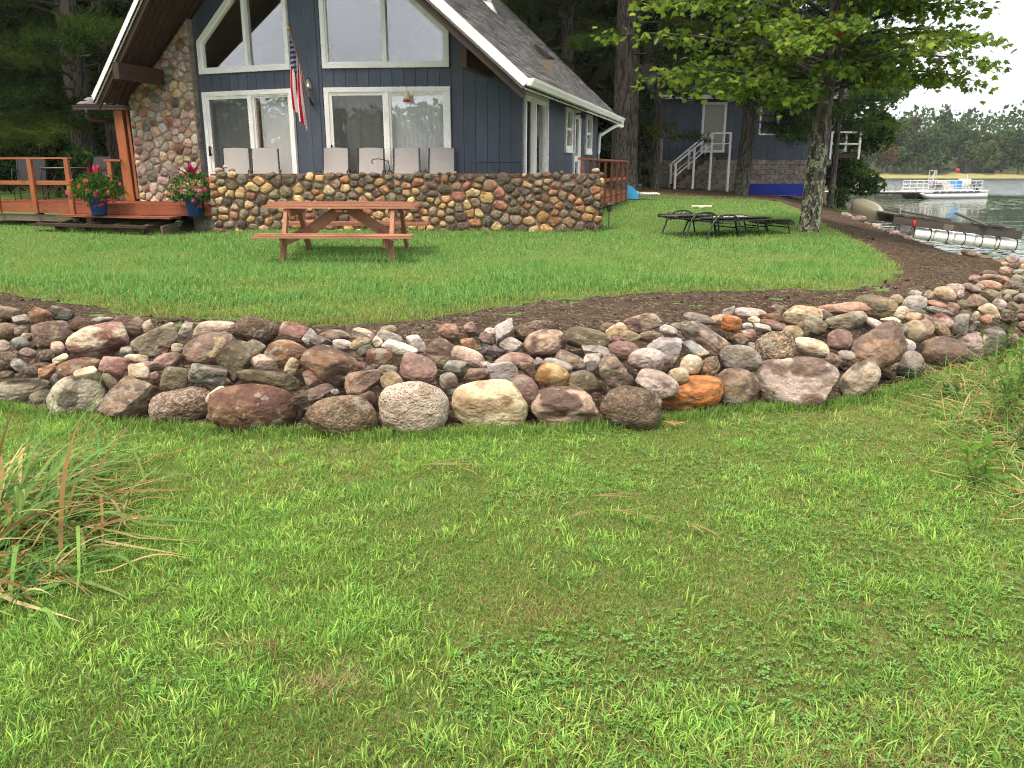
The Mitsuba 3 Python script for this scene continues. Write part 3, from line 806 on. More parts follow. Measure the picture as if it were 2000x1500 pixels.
    (0.417,5.676,0.359,0.142,0.077,0.062,-22,-4.2,'s','brown','m',214), (0.583,5.69,0.348,0.096,0.053,0.076,35,-5.8,'a','greylight','m',215),
    (0.616,5.867,0.379,0.156,0.064,0.056,-8,-6.1,'a','grey','m',216), (0.734,5.632,0.278,0.103,0.097,0.149,30,-7.4,'a','purplebrown','m',217),
    (0.838,5.906,0.381,0.14,0.079,0.085,-10,-8.1,'r','pinkspeck','m',218), (0.997,5.811,0.327,0.151,0.093,0.104,-12,-9.7,'s','palelilac','m',219),
    (0.285,5.504,0.283,0.129,0.082,0.096,-12,-2.9,'r','tanrust','m',220), (0.498,5.496,0.246,0.123,0.075,0.099,-12,-5.2,'r','olivebrown','m',221),
    (0.082,5.369,0.233,0.121,0.08,0.105,-50,-0.9,'r','pinkspeck','m',222), (-0.244,5.48,0.307,0.109,0.055,0.058,8,2.6,'s','brown','m',223),
    (-0.398,5.542,0.345,0.102,0.051,0.052,0,4.1,'a','grey','m',224), (-0.443,5.416,0.274,0.077,0.05,0.069,0,4.6,'s','greyolive','m',225),
    (-0.457,6.019,0.01,0.041,0.068,0.043,0,4.3,'s','tan','b',226), (-0.187,5.566,0.348,0.052,0.03,0.029,-10,1.9,'s','lilac','m',227),
    (0.644,5.956,0.016,0.066,0.076,0.051,30,-6.2,'s','brown','b',228), (0.828,6.308,0.454,0.103,0.062,0.066,25,-7.5,'s','creamtan','t',229),
    (0.919,6.204,0.425,0.093,0.053,0.055,-5,-8.5,'r','tan','m',230), (0.775,6.411,0.453,0.068,0.045,0.056,5,-6.9,'r','brown','t',231),
    (1.076,6.576,0.46,0.19,0.101,0.088,8,-9.3,'s','mottle','t',232), (1.094,6.24,0.422,0.115,0.06,0.047,0,-9.9,'r','brownspeck','m',233),
    (0.804,6.107,0.41,0.057,0.035,0.043,10,-7.5,'s','darkred','m',234), (0.111,5.548,0.328,0.076,0.043,0.05,-35,-1.1,'a','pinkbrown','m',235),
    (1.03,5.593,0.212,0.167,0.106,0.111,-20,-10.5,'s','palelilac','m',236), (1.138,5.966,0.37,0.185,0.101,0.127,12,-10.8,'a','bluegrey','m',237),
    (1.391,6.026,0.358,0.143,0.079,0.079,-25,-13,'a','bluegrey2','m',238), (1.335,5.848,0.291,0.086,0.065,0.09,-45,-12.8,'r','cream','m',239),
    (1.215,5.711,0.234,0.087,0.056,0.071,25,-12,'r','tan','m',240), (1.482,5.869,0.269,0.079,0.063,0.103,10,-14.2,'a','brownspeck','m',241),
    (1.76,6.034,0.295,0.179,0.11,0.122,-5,-16.2,'r','greyblue','m',242), (2.051,6.173,0.337,0.172,0.127,0.165,0,-18.4,'r','speckbrown2','m',243),
    (2.392,6.296,0.323,0.167,0.095,0.081,-15,-20.8,'r','cream','m',244), (1.536,6.24,0.388,0.269,0.154,0.112,-30,-13.9,'s','brownpink2','m',245),
    (1.827,6.645,0.441,0.097,0.067,0.086,-5,-15.4,'r','orange','t',246), (1.905,6.394,0.395,0.068,0.05,0.067,10,-16.6,'r','pinkstripe','m',247),
    (1.825,6.308,0.379,0.072,0.048,0.048,-30,-16.1,'s','redbrown','m',248), (1.604,6.837,0.457,0.163,0.083,0.047,-12,-13.2,'r','greyolive','t',249),
    (1.255,6.376,0.439,0.088,0.053,0.047,-20,-11.2,'s','palegrey','t',250), (1.351,6.538,0.443,0.06,0.036,0.036,0,-11.7,'r','grey','t',251),
    (1.753,6.805,0.442,0.075,0.048,0.072,-20,-14.5,'a','peach','t',252), (1.951,7.174,0.458,0.077,0.047,0.063,40,-15.2,'a','palegrey','t',253),
    (2.106,7.082,0.447,0.171,0.085,0.058,-4,-16.7,'s','greycream','t',254), (2.387,7.239,0.455,0.102,0.063,0.069,10,-18.3,'a','brown','t',255),
    (2.254,6.941,0.44,0.125,0.063,0.053,5,-18,'a','redbrown','t',256), (1.958,6.633,0.424,0.055,0.034,0.035,0,-16.4,'r','bluegrey','t',257),
    (2.065,6.798,0.444,0.071,0.04,0.037,-20,-16.9,'s','cream','t',258), (2.086,6.62,0.413,0.107,0.05,0.038,-10,-17.5,'a','palegrey','m',259),
    (2.213,6.697,0.417,0.149,0.077,0.046,-15,-18.2,'r','pinkbrown','m',260), (2.298,6.529,0.384,0.099,0.066,0.071,-8,-19.5,'r','tan','m',261),
    (2.55,7.011,0.44,0.209,0.12,0.106,-3,-20,'s','creamtan','t',262), (2.581,6.807,0.405,0.132,0.091,0.083,-30,-20.8,'s','greybrown','m',263),
    (2.429,6.654,0.391,0.07,0.062,0.077,-20,-20.1,'s','olivebrown','m',264), (2.797,7.127,0.433,0.08,0.053,0.047,-30,-21.4,'s','grey','t',265),
    (3.084,7.397,0.447,0.252,0.13,0.069,3,-22.5,'s','pink','t',266), (2.923,6.991,0.4,0.194,0.124,0.093,18,-22.7,'s','greybrown','m',267),
    (2.69,6.507,0.338,0.126,0.085,0.099,-10,-22.5,'s','pinkbrown','m',268), (2.248,6.067,0.254,0.151,0.077,0.051,0,-20.3,'s','darkred','m',269),
    (2.484,6.12,0.224,0.08,0.071,0.094,-20,-22.1,'s','purplebrown','m',270), (2.671,6.304,0.252,0.079,0.048,0.046,-5,-23,'r','grey','m',271),
    (1.89,6.191,0.354,0.052,0.031,0.03,-20,-17,'s','lilac','m',272), (1.205,5.85,0.311,0.072,0.037,0.028,60,-11.6,'a','darkbrown','m',273),
    (3.323,6.711,0.247,0.104,0.073,0.065,-10,-26.4,'r','bluegrey','m',274), (3.359,6.912,0.333,0.093,0.069,0.079,5,-25.9,'r','darkgrey','m',275),
    (3.521,6.976,0.31,0.113,0.097,0.118,-45,-26.8,'r','tan','m',276), (3.678,7.096,0.32,0.091,0.08,0.094,-30,-27.4,'r','tanpink','m',277),
    (3.824,7.192,0.32,0.188,0.109,0.066,-35,-28,'s','brownspeck','m',278), (3.935,7.313,0.335,0.112,0.093,0.084,-20,-28.3,'s','darkred2','m',279),
    (4.147,7.37,0.314,0.071,0.079,0.12,-15,-29.4,'s','grey','m',280), (4.284,7.389,0.278,0.028,0.049,0.08,-30,-30.1,'s','darkgrey','m',281),
    (3.591,7.375,0.407,0.068,0.066,0.082,-40,-25.9,'r','cream','m',282), (3.686,7.324,0.379,0.098,0.064,0.054,0,-26.7,'r','peach','m',283),
    (3.778,7.484,0.4,0.096,0.062,0.051,-5,-26.8,'r','darkgrey','m',284), (3.884,7.747,0.438,0.139,0.094,0.104,5,-26.6,'s','palegrey','t',285),
    (3.761,7.859,0.452,0.071,0.057,0.067,0,-25.6,'r','tan','t',286), (4.14,8.257,0.454,0.081,0.052,0.042,0,-26.6,'r','grey','t',287),
    (4.239,8.181,0.452,0.058,0.046,0.05,-10,-27.4,'r','tan','t',288), (4.434,8.235,0.457,0.118,0.09,0.084,-8,-28.3,'r','peach','t',289),
    (3.399,7.485,0.444,0.213,0.146,0.126,-5,-24.4,'s','olivebrown','t',290), (3.178,6.946,0.375,0.145,0.085,0.042,-30,-24.5,'s','palelilac','m',291),
    (3.397,7.147,0.377,0.096,0.058,0.037,-5,-25.4,'s','cream','m',292), (4.121,7.768,0.416,0.106,0.068,0.039,-15,-27.9,'r','pink','m',293),
    (4.048,7.557,0.386,0.15,0.084,0.049,-10,-28.1,'s','darkgrey','m',294), (4.233,7.701,0.389,0.08,0.065,0.075,-20,-28.8,'s','tanbrown','m',295),
    (4.279,7.55,0.353,0.063,0.056,0.065,0,-29.5,'r','darkbrown','m',296), (4.398,7.59,0.332,0.036,0.048,0.067,-20,-30.1,'r','tan','m',297),
    (4.527,7.628,0.296,0.061,0.054,0.059,0,-30.7,'r','pink','m',298), (4.694,8.064,0.381,0.083,0.059,0.047,-5,-30.2,'r','cream','m',299),
    (4.673,7.826,0.341,0.123,0.095,0.078,-30,-30.8,'s','cream','m',300), (4.948,7.995,0.269,0.101,0.079,0.102,15,-31.8,'a','darkbrown','m',301),
    (4.98,8.198,0.353,0.078,0.068,0.068,-25,-31.3,'s','greycream','m',302), (5.173,8.282,0.308,0.072,0.063,0.064,-20,-32,'s','greybrown','m',303),
    (4.662,8.055,0.396,0.118,0.098,0.09,-20,-30,'s','brown','m',304), (5.034,8.442,0.403,0.115,0.089,0.075,-20,-30.8,'r','greybrown','t',305),
    (4.92,8.63,0.448,0.11,0.082,0.055,-20,-29.7,'s','pinkbrown','t',306), (4.678,8.513,0.456,0.115,0.084,0.078,-10,-28.8,'r','lilac','t',307),
    (4.693,8.467,0.45,0.061,0.053,0.066,-30,-29,'r','pink','t',308), (5.374,8.728,0.382,0.12,0.085,0.049,5,-31.6,'s','greybrown','t',309),
    (5.255,8.886,0.444,0.138,0.102,0.077,-10,-30.6,'s','pink','t',310), (5.812,9.335,0.404,0.103,0.083,0.079,5,-31.9,'r','darkgrey','t',311),
    (5.573,9.091,0.407,0.044,0.052,0.07,-30,-31.5,'a','redbrown','t',312), (5.229,8.489,0.368,0.043,0.05,0.06,-20,-31.6,'r','pinkgrey','t',313),
    (5.632,9.418,0.454,0.168,0.112,0.061,-5,-30.9,'s','tanbrown','t',314), (5.771,9.829,0.457,0.08,0.064,0.052,0,-30.4,'s','brown','t',315),
    (5.37,9.385,0.456,0.076,0.06,0.055,20,-29.8,'s','pinkbrown','t',316), (6.168,10.112,0.453,0.092,0.076,0.066,-10,-31.3,'s','tanpink','t',317),
    (6.586,10.674,0.448,0.078,0.062,0.049,0,-31.7,'r','darkbrown','t',318), (6.667,10.596,0.438,0.055,0.06,0.069,0,-32.2,'s','tan','t',319),
    (7.016,11.409,0.457,0.105,0.079,0.068,0,-31.6,'s','pinkgrey','t',320), (6.919,11.032,0.451,0.068,0.057,0.056,0,-32.1,'s','orangepale','t',321),
    (5.557,8.755,0.343,0.052,0.047,0.046,0,-32.4,'r','grey','t',322), (5.784,9.115,0.372,0.046,0.043,0.05,0,-32.4,'s','greybrown','t',323),
    (6.367,10.216,0.434,0.084,0.06,0.044,5,-32,'r','grey','t',324), (6.111,9.779,0.415,0.07,0.057,0.046,-5,-32,'r','tan','t',325),
    (5.913,9.944,0.454,0.049,0.042,0.035,0,-30.7,'s','brown','t',326), (5.298,9.228,0.452,0.052,0.034,0.032,0,-29.8,'a','darkred','t',327),
    (5.062,8.741,0.446,0.056,0.046,0.048,0,-30.1,'r','grey','t',328), (4.622,8.292,0.437,0.042,0.042,0.06,0,-29.1,'s','lilac','t',329),
    (4.423,7.871,0.402,0.066,0.058,0.062,-30,-29.3,'s','greybrown','m',330), (4.68,7.815,0.321,0.042,0.033,0.03,0,-30.9,'r','pinkspeck','m',331),
    (5.107,8.542,0.397,0.057,0.044,0.04,0,-30.9,'r','grey','t',332),
]

def mute(c, k=.38):
    m = sum(c) / 3
    return tuple(.92 * (x * (1 - k) + (m * w) * k) for x, w in zip(c, (1.07, .99, .90)))


for _k, _v in list(ROCK_COLORS.items()):
    if _k not in ('orange',):
        ROCK_COLORS[_k] = (mute(_v[0]), mute(_v[1])) + _v[2:]
BOTTOM_NAMES = ['long grey-olive boulder lying at the left edge of the bottom row', 'rough grey and cream boulder with a hollow face', 'angular purple-brown boulder leaning in the bottom row', 'long speckled brown boulder',
                'biggest rounded red-brown boulder in the bottom row', 'domed speckled brown boulder', 'speckled cream granite-like boulder with a flat top', 'smooth cream and tan boulder, palest of the bottom row',
                'dark boulder with a broken pink face', 'domed dark brown boulder beside the orange rock', 'rough bright orange boulder with a tuft of straw beside it', 'smooth egg-shaped olive brown boulder',
                'large angular purple-brown slab with a flat broken top', 'upright egg-shaped cream and grey boulder', 'squarish dark mottled boulder', 'broad smooth brown boulder near the right end', 'pinkish grey boulder behind the broad brown one',
                'dark grey boulder near the weeds at the right end', 'small dark boulder half hidden by weeds, last on the right']
SHORT = ['the grey-olive boulder', 'the hollow-faced boulder', 'the angular purple boulder', 'the long speckled boulder', 'the big red-brown boulder', 'the domed speckled boulder', 'the granite-like boulder', 'the cream boulder', 'the pink-faced boulder', 'the dark domed boulder',
         'the orange boulder', 'the egg-shaped brown boulder', 'the purple slab', 'the egg-shaped cream boulder', 'the squarish dark boulder', 'the broad brown boulder', 'the pinkish boulder', 'the dark grey end boulder', 'the last dark boulder']


def rock_mesh(x, y, z, sx, sy, sz, tilt, yaw, kind, seed, sub):
    v, f = rock_shape(seed, kind, sub)
    v = v * np.array([sx, sy, sz])
    c, s = math.cos(math.radians(tilt)), math.sin(math.radians(tilt))
    v = np.c_[v[:, 0] * c - v[:, 2] * s, v[:, 1], v[:, 0] * s + v[:, 2] * c]
    c, s = math.cos(math.radians(yaw)), math.sin(math.radians(yaw))
    return np.c_[v[:, 0] * c - v[:, 1] * s, v[:, 0] * s + v[:, 1] * c, v[:, 2]] + np.array([x, y, z]), f


rb = [r for r in ROCKS if r[10] == 'b' and r[3] > .12]
texts, keys = [], []
for i, (x, y, z, sx, sy, sz, tilt, yaw, kind, col, lay, seed) in enumerate(ROCKS):
    c1, c2, mode, word = ROCK_COLORS[col]
    big = max(sx, sz)
    V, F = rock_mesh(x, y, z, sx, sy, sz, tilt, yaw, kind, seed, 4 if big > .15 else 3)
    k = emit(key('boulder' if big > .16 else 'rock'), V, F, 'stone', smooth=True, uv=(pack(lin(*c1), mode), pack(lin(*c2))))
    if i < len(BOTTOM_NAMES):
        text = BOTTOM_NAMES[i]
    else:
        j = min(range(len(BOTTOM_NAMES)), key=lambda a: abs(ROCKS[a][0] / ROCKS[a][1] - x / y))
        shape = {'r': 'rounded', 's': 'worn', 'a': 'angular'}[kind]
        size = 'tiny' if big < .055 else 'small' if big < .095 else 'medium' if big < .15 else 'large'
        where = {'b': 'tucked in low beside', 'm': 'midway up above', 't': 'at the top above'}[lay]
        if x > 3.3 and lay == 't':
            where = 'at the far top behind' if y > 9.5 else 'at the right top above'
        text = f'{size} {word} {shape} stone {where} {SHORT[j]}'
    keys.append(k)
    texts.append(text)
for t in set(texts):
    same = [i for i, u in enumerate(texts) if u == t]
    if len(same) > 1:
        same.sort(key=lambda i: ROCKS[i][0] / ROCKS[i][1])
        for n, i in enumerate(same):
            texts[i] = (['left', 'right'] if len(same) == 2 else ['leftmost', 'middle', 'rightmost'] if len(same) == 3 else ['leftmost', 'second', 'third', 'fourth', 'fifth', 'sixth'])[n] + ' ' + t
for k, t in zip(keys, texts):
    tag(k, t, 'boulder' if k.startswith('boulder') else 'rock', 'stones of the lakeside stone border')

# darker rubble under and between the stones, and where the border runs on out of the frame
rr = np.random.default_rng(77)
parts = []
lb, lt = LineString(BASE[1:18]), LineString(TOP[1:17])
for k in range(280):
    t, w = rr.uniform(0, 1), rr.uniform(.12, .9)
    a, b = np.array(lb.interpolate(t, normalized=True).coords[0]), np.array(lt.interpolate(t, normalized=True).coords[0])
    p = a * (1 - w) + b * w
    s = rr.uniform(.045, .10) * (1 if p[1] < 9 else 1.3)
    zc = np.interp(w, [0, .12, .35, .7, 1], [.0, .04, .15, .28, .34]) - .04
    c1, c2, mode, _ = ROCK_COLORS[rr.choice(['darkbrown', 'brown', 'darkgrey', 'pinkbrown', 'greybrown', 'darkred'])]
    V, F = rock_mesh(p[0], p[1], zc, s * rr.uniform(.9, 1.5), s, s * rr.uniform(.6, .9), rr.uniform(-30, 30), rr.uniform(0, 360), rr.choice(['r', 's', 'a']), 1000 + k, 2)
    parts.append((V, F, np.tile([pack(lin(*c1), mode), pack(lin(*c2))], (len(V), 1))))
V, F, U = cat(parts)
emit('rubble', V, F, 'stone', smooth=True, uv=U)
tag('rubble', 'dark small rubble stones filling the gaps of the stone border', 'rubble', kind='stuff')

# stones edging the soil bank along the lake
shore = LineString(TOP[13:21])
L = shore.length
shore_n = {}
ORD = 'first second third fourth fifth sixth seventh eighth ninth tenth eleventh twelfth thirteenth fourteenth fifteenth sixteenth seventeenth eighteenth nineteenth twentieth'.split() + [f'{n}th' for n in range(21, 60)]
s = .5
while s < L - 6:
    for rep in range(3 if s < 14 else 2):
        p = np.array(shore.interpolate(s + rr.uniform(-.2, .2)).coords[0]) + np.array([rr.uniform(-.25, .75) if rep == 0 else rr.uniform(.3, 1.2), rr.uniform(-.2, .2)])
        sz = rr.uniform(.08, .16) * (1.0 if rep == 0 else 1.1) * (.8 if p[1] < 19 else 1.15)
        z = height([p[0]], [p[1]])[0]
        c = rr.choice(['palepink', 'greycream', 'pinkgrey', 'palegrey', 'tan', 'pinkbrown', 'brown', 'grey', 'peach'])
        c1, c2, mode, word = ROCK_COLORS[c]
        V, F = rock_mesh(p[0], p[1], z + sz * .3, sz * rr.uniform(1, 1.6), sz, sz * rr.uniform(.55, .8), rr.uniform(-20, 20), rr.uniform(0, 360), rr.choice(['s', 'a', 'r']), 2000 + int(s * 10) + rep, 3)
        k = emit(key('shore_stone'), V, F, 'stone', smooth=True, uv=(pack(lin(*c1), mode), pack(lin(*c2))))
        shore_n[word] = shore_n.get(word, 0) + 1
        tag(k, f'{word} shore stone edging the soil bank, {ORD[shore_n[word] - 1]} such from the near end', 'rock', 'stones along the lake shore')
    s += rr.uniform(.28, .5) + .012 * s

# ------------------------------------------------------------------ fieldstone masonry


def field_points(poly, rmin, rmax, rng, sx=1.25, tries=9000):
    """Centres spread through the polygon at uneven distances (wider than tall)."""
    x0, z0, x1, z1 = poly.bounds
    pts = []
    pr = prep(poly)
    for _ in range(tries):
        r = rmin + (rmax - rmin) * rng.random() ** 1.6
        p = np.array([rng.uniform(x0, x1), rng.uniform(z0, z1)])
        if not pr.contains(Point(p)):
            continue
        ok = True
        for (a, b, s) in pts:
            if ((a - p[0]) / sx) ** 2 + (b - p[1]) ** 2 < (.95 * (r + s)) ** 2:
                ok = False
                break
        if ok:
            pts.append((p[0], p[1], r))
    return pts


def fieldstones(parent, fr, poly, rmin, rmax, colors, weights, seed, gap=(.006, .016), proud=.035, name='stone', depth=.05):
    """Rounded stones set in mortar on the face y = 0 of the frame: one part each."""
    rng = np.random.default_rng(seed)
    pts = field_points(poly, rmin, rmax, rng)
    C = np.array([(a / 1.25, b) for a, b, r in pts])
    R = np.array([r for a, b, r in pts])
    cells = voronoi_polygons(MultiPoint(C), extend_to=sbox(-30, -30, 30, 30))
    tree = cKDTree(C)
    for g in cells.geoms:
        g = Polygon(np.array(g.exterior.coords) * [1.25, 1]).intersection(poly)
        if g.is_empty or g.area < .0012 or g.geom_type != 'Polygon':
            continue
        d = rng.uniform(*gap)
        rr_ = .30 * math.sqrt(g.area)
        h = g.buffer(-d - rr_ * .75)
        if h.is_empty:
            continue
        h = h.buffer(rr_ * .75)
        if h.geom_type != 'Polygon' or h.area < .0008:
            continue
        c = np.array(h.centroid.coords[0])
        n = 18
        ring = np.array([h.exterior.interpolate(t, normalized=True).coords[0] for t in np.arange(n) / n])
        ring = c + (ring - c) * (1 + rng.normal(0, .03, (n, 1)))
        size = math.sqrt(h.area)
        out = min(proud * rng.uniform(.7, 1.3), .36 * size)
        V = []
        lump = rng.normal(0, .06, (6, n))
        for q, (s, y) in enumerate([(1.0, depth), (1.0, .0), (.94, -.48), (.76, -.82), (.42, -1.0)]):
            yy = y if q == 0 else out * y
            V += [(c[0] + (p[0] - c[0]) * s, yy * (1 + (lump[q][k] if q > 1 else 0)), c[1] + (p[1] - c[1]) * s) for k, p in enumerate(ring)]
        V.append((c[0], -out * 1.03, c[1]))
        F = []
        for q in range(4):
            for k in range(n):
                a, b = q * n + k, q * n + (k + 1) % n
                F += [(a, b, b + n), (a, b + n, a + n)]
        F += [(4 * n + k, 4 * n + (k + 1) % n, 5 * n) for k in range(n)]
        i = rng.choice(len(colors), p=np.array(weights) / sum(weights))
        c1, c2, mode = colors[i]
        jit = rng.uniform(.80, 1.2)
        tintj = rng.uniform(.94, 1.06, 3)
        emit(key(f'{parent}__{name}'), fr(V), F, 'stone', smooth=True, uv=(pack(np.array(lin(*c1)) * jit * tintj, mode), pack(np.array(lin(*c2)) * jit)))


PATIO_COLORS = [((180, 151, 107), (153, 116, 74), 0), ((196, 171, 127), (164, 139, 102), 0), ((168, 123, 91), (133, 93, 66), 0), ((82, 70, 60), (103, 90, 77), 0), ((69, 62, 57), (89, 82, 75), 0),
                ((122, 112, 95), (98, 88, 73), 0), ((104, 94, 80), (126, 116, 99), 0), ((145, 102, 87), (123, 86, 74), 0), ((164, 140, 116), (126, 104, 86), 0)]
PATIO_W = [17, 12, 10, 19, 10, 10, 10, 5, 7]
MORTAR = (pack(lin(116, 94, 74)), pack(lin(134, 112, 92)))

WF = Frame((-5.47, 15.02), (7.04, -.40))
WL = 7.05
tag('patio_wall', 'low mortared fieldstone wall in yellow, brown and grey in front of the patio', 'stone wall')
V, F = cat([cbox(.02, WL - .02, 0, .30, .40, 1.575, .02), cbox(0.03, WL - .03, .012, .29, 1.57, 1.60, .012)])
emit('patio_wall__mortar', WF(V), F, 'stone', uv=MORTAR)
wt = np.linspace(WL, 0, 60)
fieldstones('patio_wall', WF, Polygon([(0, .48), (WL, .48)] + [(x, 1.632 + .030 * math.sin(x * 5.3) * math.sin(x * 2.1 + 1) + .016 * math.sin(x * 17)) for x in wt]), .044, .128, PATIO_COLORS, PATIO_W, 21, gap=(.008, .022), proud=.034)
WE = Frame(WF((WL, 0, 0))[:2], (WF.R[1][0], WF.R[1][1]))
fieldstones('patio_wall', WE, sbox(.0, .48, .30, 1.635), .055, .105, PATIO_COLORS, PATIO_W, 22, proud=.05)
# loose cap stones on top
rc = np.random.default_rng(31)
for k, (x, s, c) in enumerate([(.16, .09, 'palepink'), (.40, .075, 'pinkbrown'), (.29, .055, 'creamwhite'), (6.95, .08, 'tan')]):
    c1, c2, mode, word = ROCK_COLORS[c]
    V, F = rock_mesh(0, 0, 0, s, s * .8, s * .55, 0, 0, 'r', 3000 + k, 3)
    kk = emit(key('cap_stone'), WF(V + np.array([x, .12, 1.622 + s * .45 + (.075 if k == 2 else 0)])), F, 'stone', smooth=True, uv=(pack(lin(*c1)), pack(lin(*c2))))
    tag(kk, ['pale pink stone lying on the left end of the patio wall', 'pink-brown stone on the patio wall top, second from its left end', 'small whitish stone perched on two others at the left end of the patio wall', 'tan stone lying on the right end of the patio wall'][k], 'rock')

# ------------------------------------------------------------------ the house
tag('house', 'dark blue chalet with prow front, white trimmed windows and steep shingle roof', 'house')
AX = np.array([math.sin(math.radians(15)), math.cos(math.radians(15)), 0])
LT = np.array([AX[1], -AX[0], 0])
TIP, R0, L0 = np.array([-3.859, 16.3]), np.array([.173, 15.9]), np.array([-6.91, 17.56])
FR, FL, FS = Frame(TIP, R0 - TIP), Frame(L0, TIP - L0), Frame(R0, AX[:2])
RIDGE, EAVE_Z, SLOPE, HALF = -7.957, 3.13, math.tan(math.radians(41.4)), 4.52


def roof_z(P):
    lat = np.asarray(P)[..., :3] @ LT
    return EAVE_Z + (HALF - np.abs(lat - RIDGE)) * SLOPE


def at_house(lat, ax, z):
    return LT * lat + AX * ax + np.array([0, 0, z])


FLOOR = 1.0


def ring_poly(poly, w):
    return poly.difference(poly.buffer(-w, join_style=2))


def holder(base, label=None):
    k = key(base)
    if label:
        labels[k] = {'label': label}
    return k


def glaze(parent, fr, poly, y):
    c = np.array(poly.exterior.coords)[:-1]
    m = trimesh.creation.triangulate_polygon(poly, engine='earcut')
    V = np.c_[m[0][:, 0], np.full(len(m[0]), y), m[0][:, 1]]
    return emit(key(f'{parent}__pane'), fr(V), m[1], 'glass')


def pmesh(fr, poly, y0, y1):
    gs = poly.geoms if hasattr(poly, 'geoms') else [poly]
    V, F = cat([prism(g, y0, y1) for g in gs if g.area > 1e-5])
    return fr(V), F


RW = Polygon([(.30, 3.51), (2.71, 3.51), (2.71, 4.15), (.30, 6.26)])
LW = Polygon([(.73, 3.51), (2.93, 3.51), (2.93, 6.07), (.73, 4.12)])
RD = sbox(.30, FLOOR, 2.72, 3.17)
LD = sbox(.74, FLOOR, 2.95, 3.17)


def window(fr, poly, mull, base='window', label=None, fw=.085, screen=False, handle_x=None, blinds=None, curtain=None):
    w = holder(f'house__{base}', label)
    V, F = cat([pmesh(fr, ring_poly(poly, fw), -.062, .03), pmesh(fr, ring_poly(poly.buffer(-fw * .72, join_style=2), fw * .62), -.036, .05)])
    emit(f'{w}__frame', V, F, 'white_paint')
    inner = poly.buffer(-fw * 1.3, join_style=2)
    x0, z0, x1, z1 = inner.bounds
    mp = sbox(mull - .04, z0 - .01, mull + .04, z1 + .01).intersection(poly.buffer(-fw * .5))
    V, F = pmesh(fr, mp, -.050, .05)
    emit(f'{w}__mullion', V, F, 'white_paint')
    for k, part in enumerate((inner.intersection(sbox(x0, z0, mull - .04, z1)), inner.intersection(sbox(mull + .04, z0, x1, z1)))):
        glaze(w, fr, part.buffer(.004, join_style=2), .012 + .02 * k)
        if base == 'patio_door':
            V, F = pmesh(fr, ring_poly(part.buffer(.02, join_style=2), .055), -.03 + .02 * k, .03 + .02 * k)
            emit(key(f'{w}__sash'), V, F, 'white_paint')
        if screen and k == 0:
            m = trimesh.creation.triangulate_polygon(part, engine='earcut')
            emit(f'{w}__insect_screen', fr(np.c_[m[0][:, 0], np.full(len(m[0]), -.022), m[0][:, 1]]), m[1], 'screen')
    if handle_x is not None:
        V, F = cat([cbox(handle_x - .018, handle_x + .018, -.115, -.06, 1.93, 2.13, .008), cbox(handle_x - .01, handle_x + .01, -.07, -.02, 1.96, 1.98), cbox(handle_x - .01, handle_x + .01, -.07, -.02, 2.08, 2.10)])
        emit(f'{w}__handle', fr(V), F, 'satin', col=(.012, .012, .013))
    if blinds:
        P = []
        for q in np.arange(blinds[0], blinds[1], .088):
            V, F = sbox3(-.045, .045, -.002, .002, 1.03, 3.05)
            a = .32
            V = np.c_[V[:, 0] * math.cos(a) - V[:, 1] * math.sin(a) + q, V[:, 0] * math.sin(a) + V[:, 1] * math.cos(a) + .14, V[:, 2]]
            P.append((V, F))
        V, F = cat(P)
        emit(f'{w}__vertical_blinds', fr(V), F, 'matte', col=(.72, .735, .745))
    if curtain:
        xs = np.linspace(curtain[0], curtain[1], 90)
        ys = .22 + .03 * np.sin(xs * 34) + .02 * np.sin(xs * 61 + 1)
        V = np.r_[np.c_[xs, ys, np.full(90, curtain[2])], np.c_[xs, ys, np.full(90, curtain[3])]]
        F = [(i, i + 1, 90 + i + 1) for i in range(89)] + [(i, 90 + i + 1, 90 + i) for i in range(89)]
        emit(f'{w}__curtain', fr(V), F, 'matte', smooth=True, col=curtain[4])
    return w


window(FR, RW, 1.50, label='upper right trapezoid window mirroring the cloudy sky')
window(FL, LW, 1.92, label='upper left trapezoid window with the dark eave mirrored in it')
window(FR, RD, 1.50, 'patio_door', 'right sliding patio door with white frame', screen=True, handle_x=.41, blinds=(1.58, 2.62), curtain=(.62, 1.44, FLOOR + .02, 3.06, (.50, .50, .48)))
window(FL, LD, 1.92, 'patio_door', 'left sliding patio door behind two patio chairs', screen=True, handle_x=.85, blinds=(2.08, 2.86), curtain=(.88, 1.84, FLOOR + .02, 3.06, (.40, .44, .42)))
k = emit('house__patio_door_001__dowel', *tube(FL([(2.02, .06, 1.9), (2.02, .06, 2.92)]), .017, 8), 'matte', col=lin(150, 100, 66))


def siding(fr, x0, x1, holes, widths, zmax_fn, th=.022, name='siding_board', start=None):
    x = x0
    i = 0
    hol = holes
    while x < x1 - .01:
        w = min(widths[i % len(widths)], x1 - x)
        a, b = x + .005, x + w - .005
        za, zb = zmax_fn(a), zmax_fn(b)
        poly = Polygon([(a, FLOOR - .35), (b, FLOOR - .35), (b, zb), (a, za)])
        for h in hol:
            poly = poly.difference(h)
        for g in (poly.geoms if hasattr(poly, 'geoms') else [poly]):
            if g.is_empty or g.area < .002:
                continue
            V, F = pmesh(fr, g, -.002, th)
            emit(key(f'house__{name}'), V, F, 'siding', uv=(_wr.random(), 0.0))
        x += w
        i += 1


def top_on(fr, drop=.24):
    return lambda x: float(roof_z(fr((x, 0, 0))) - drop)


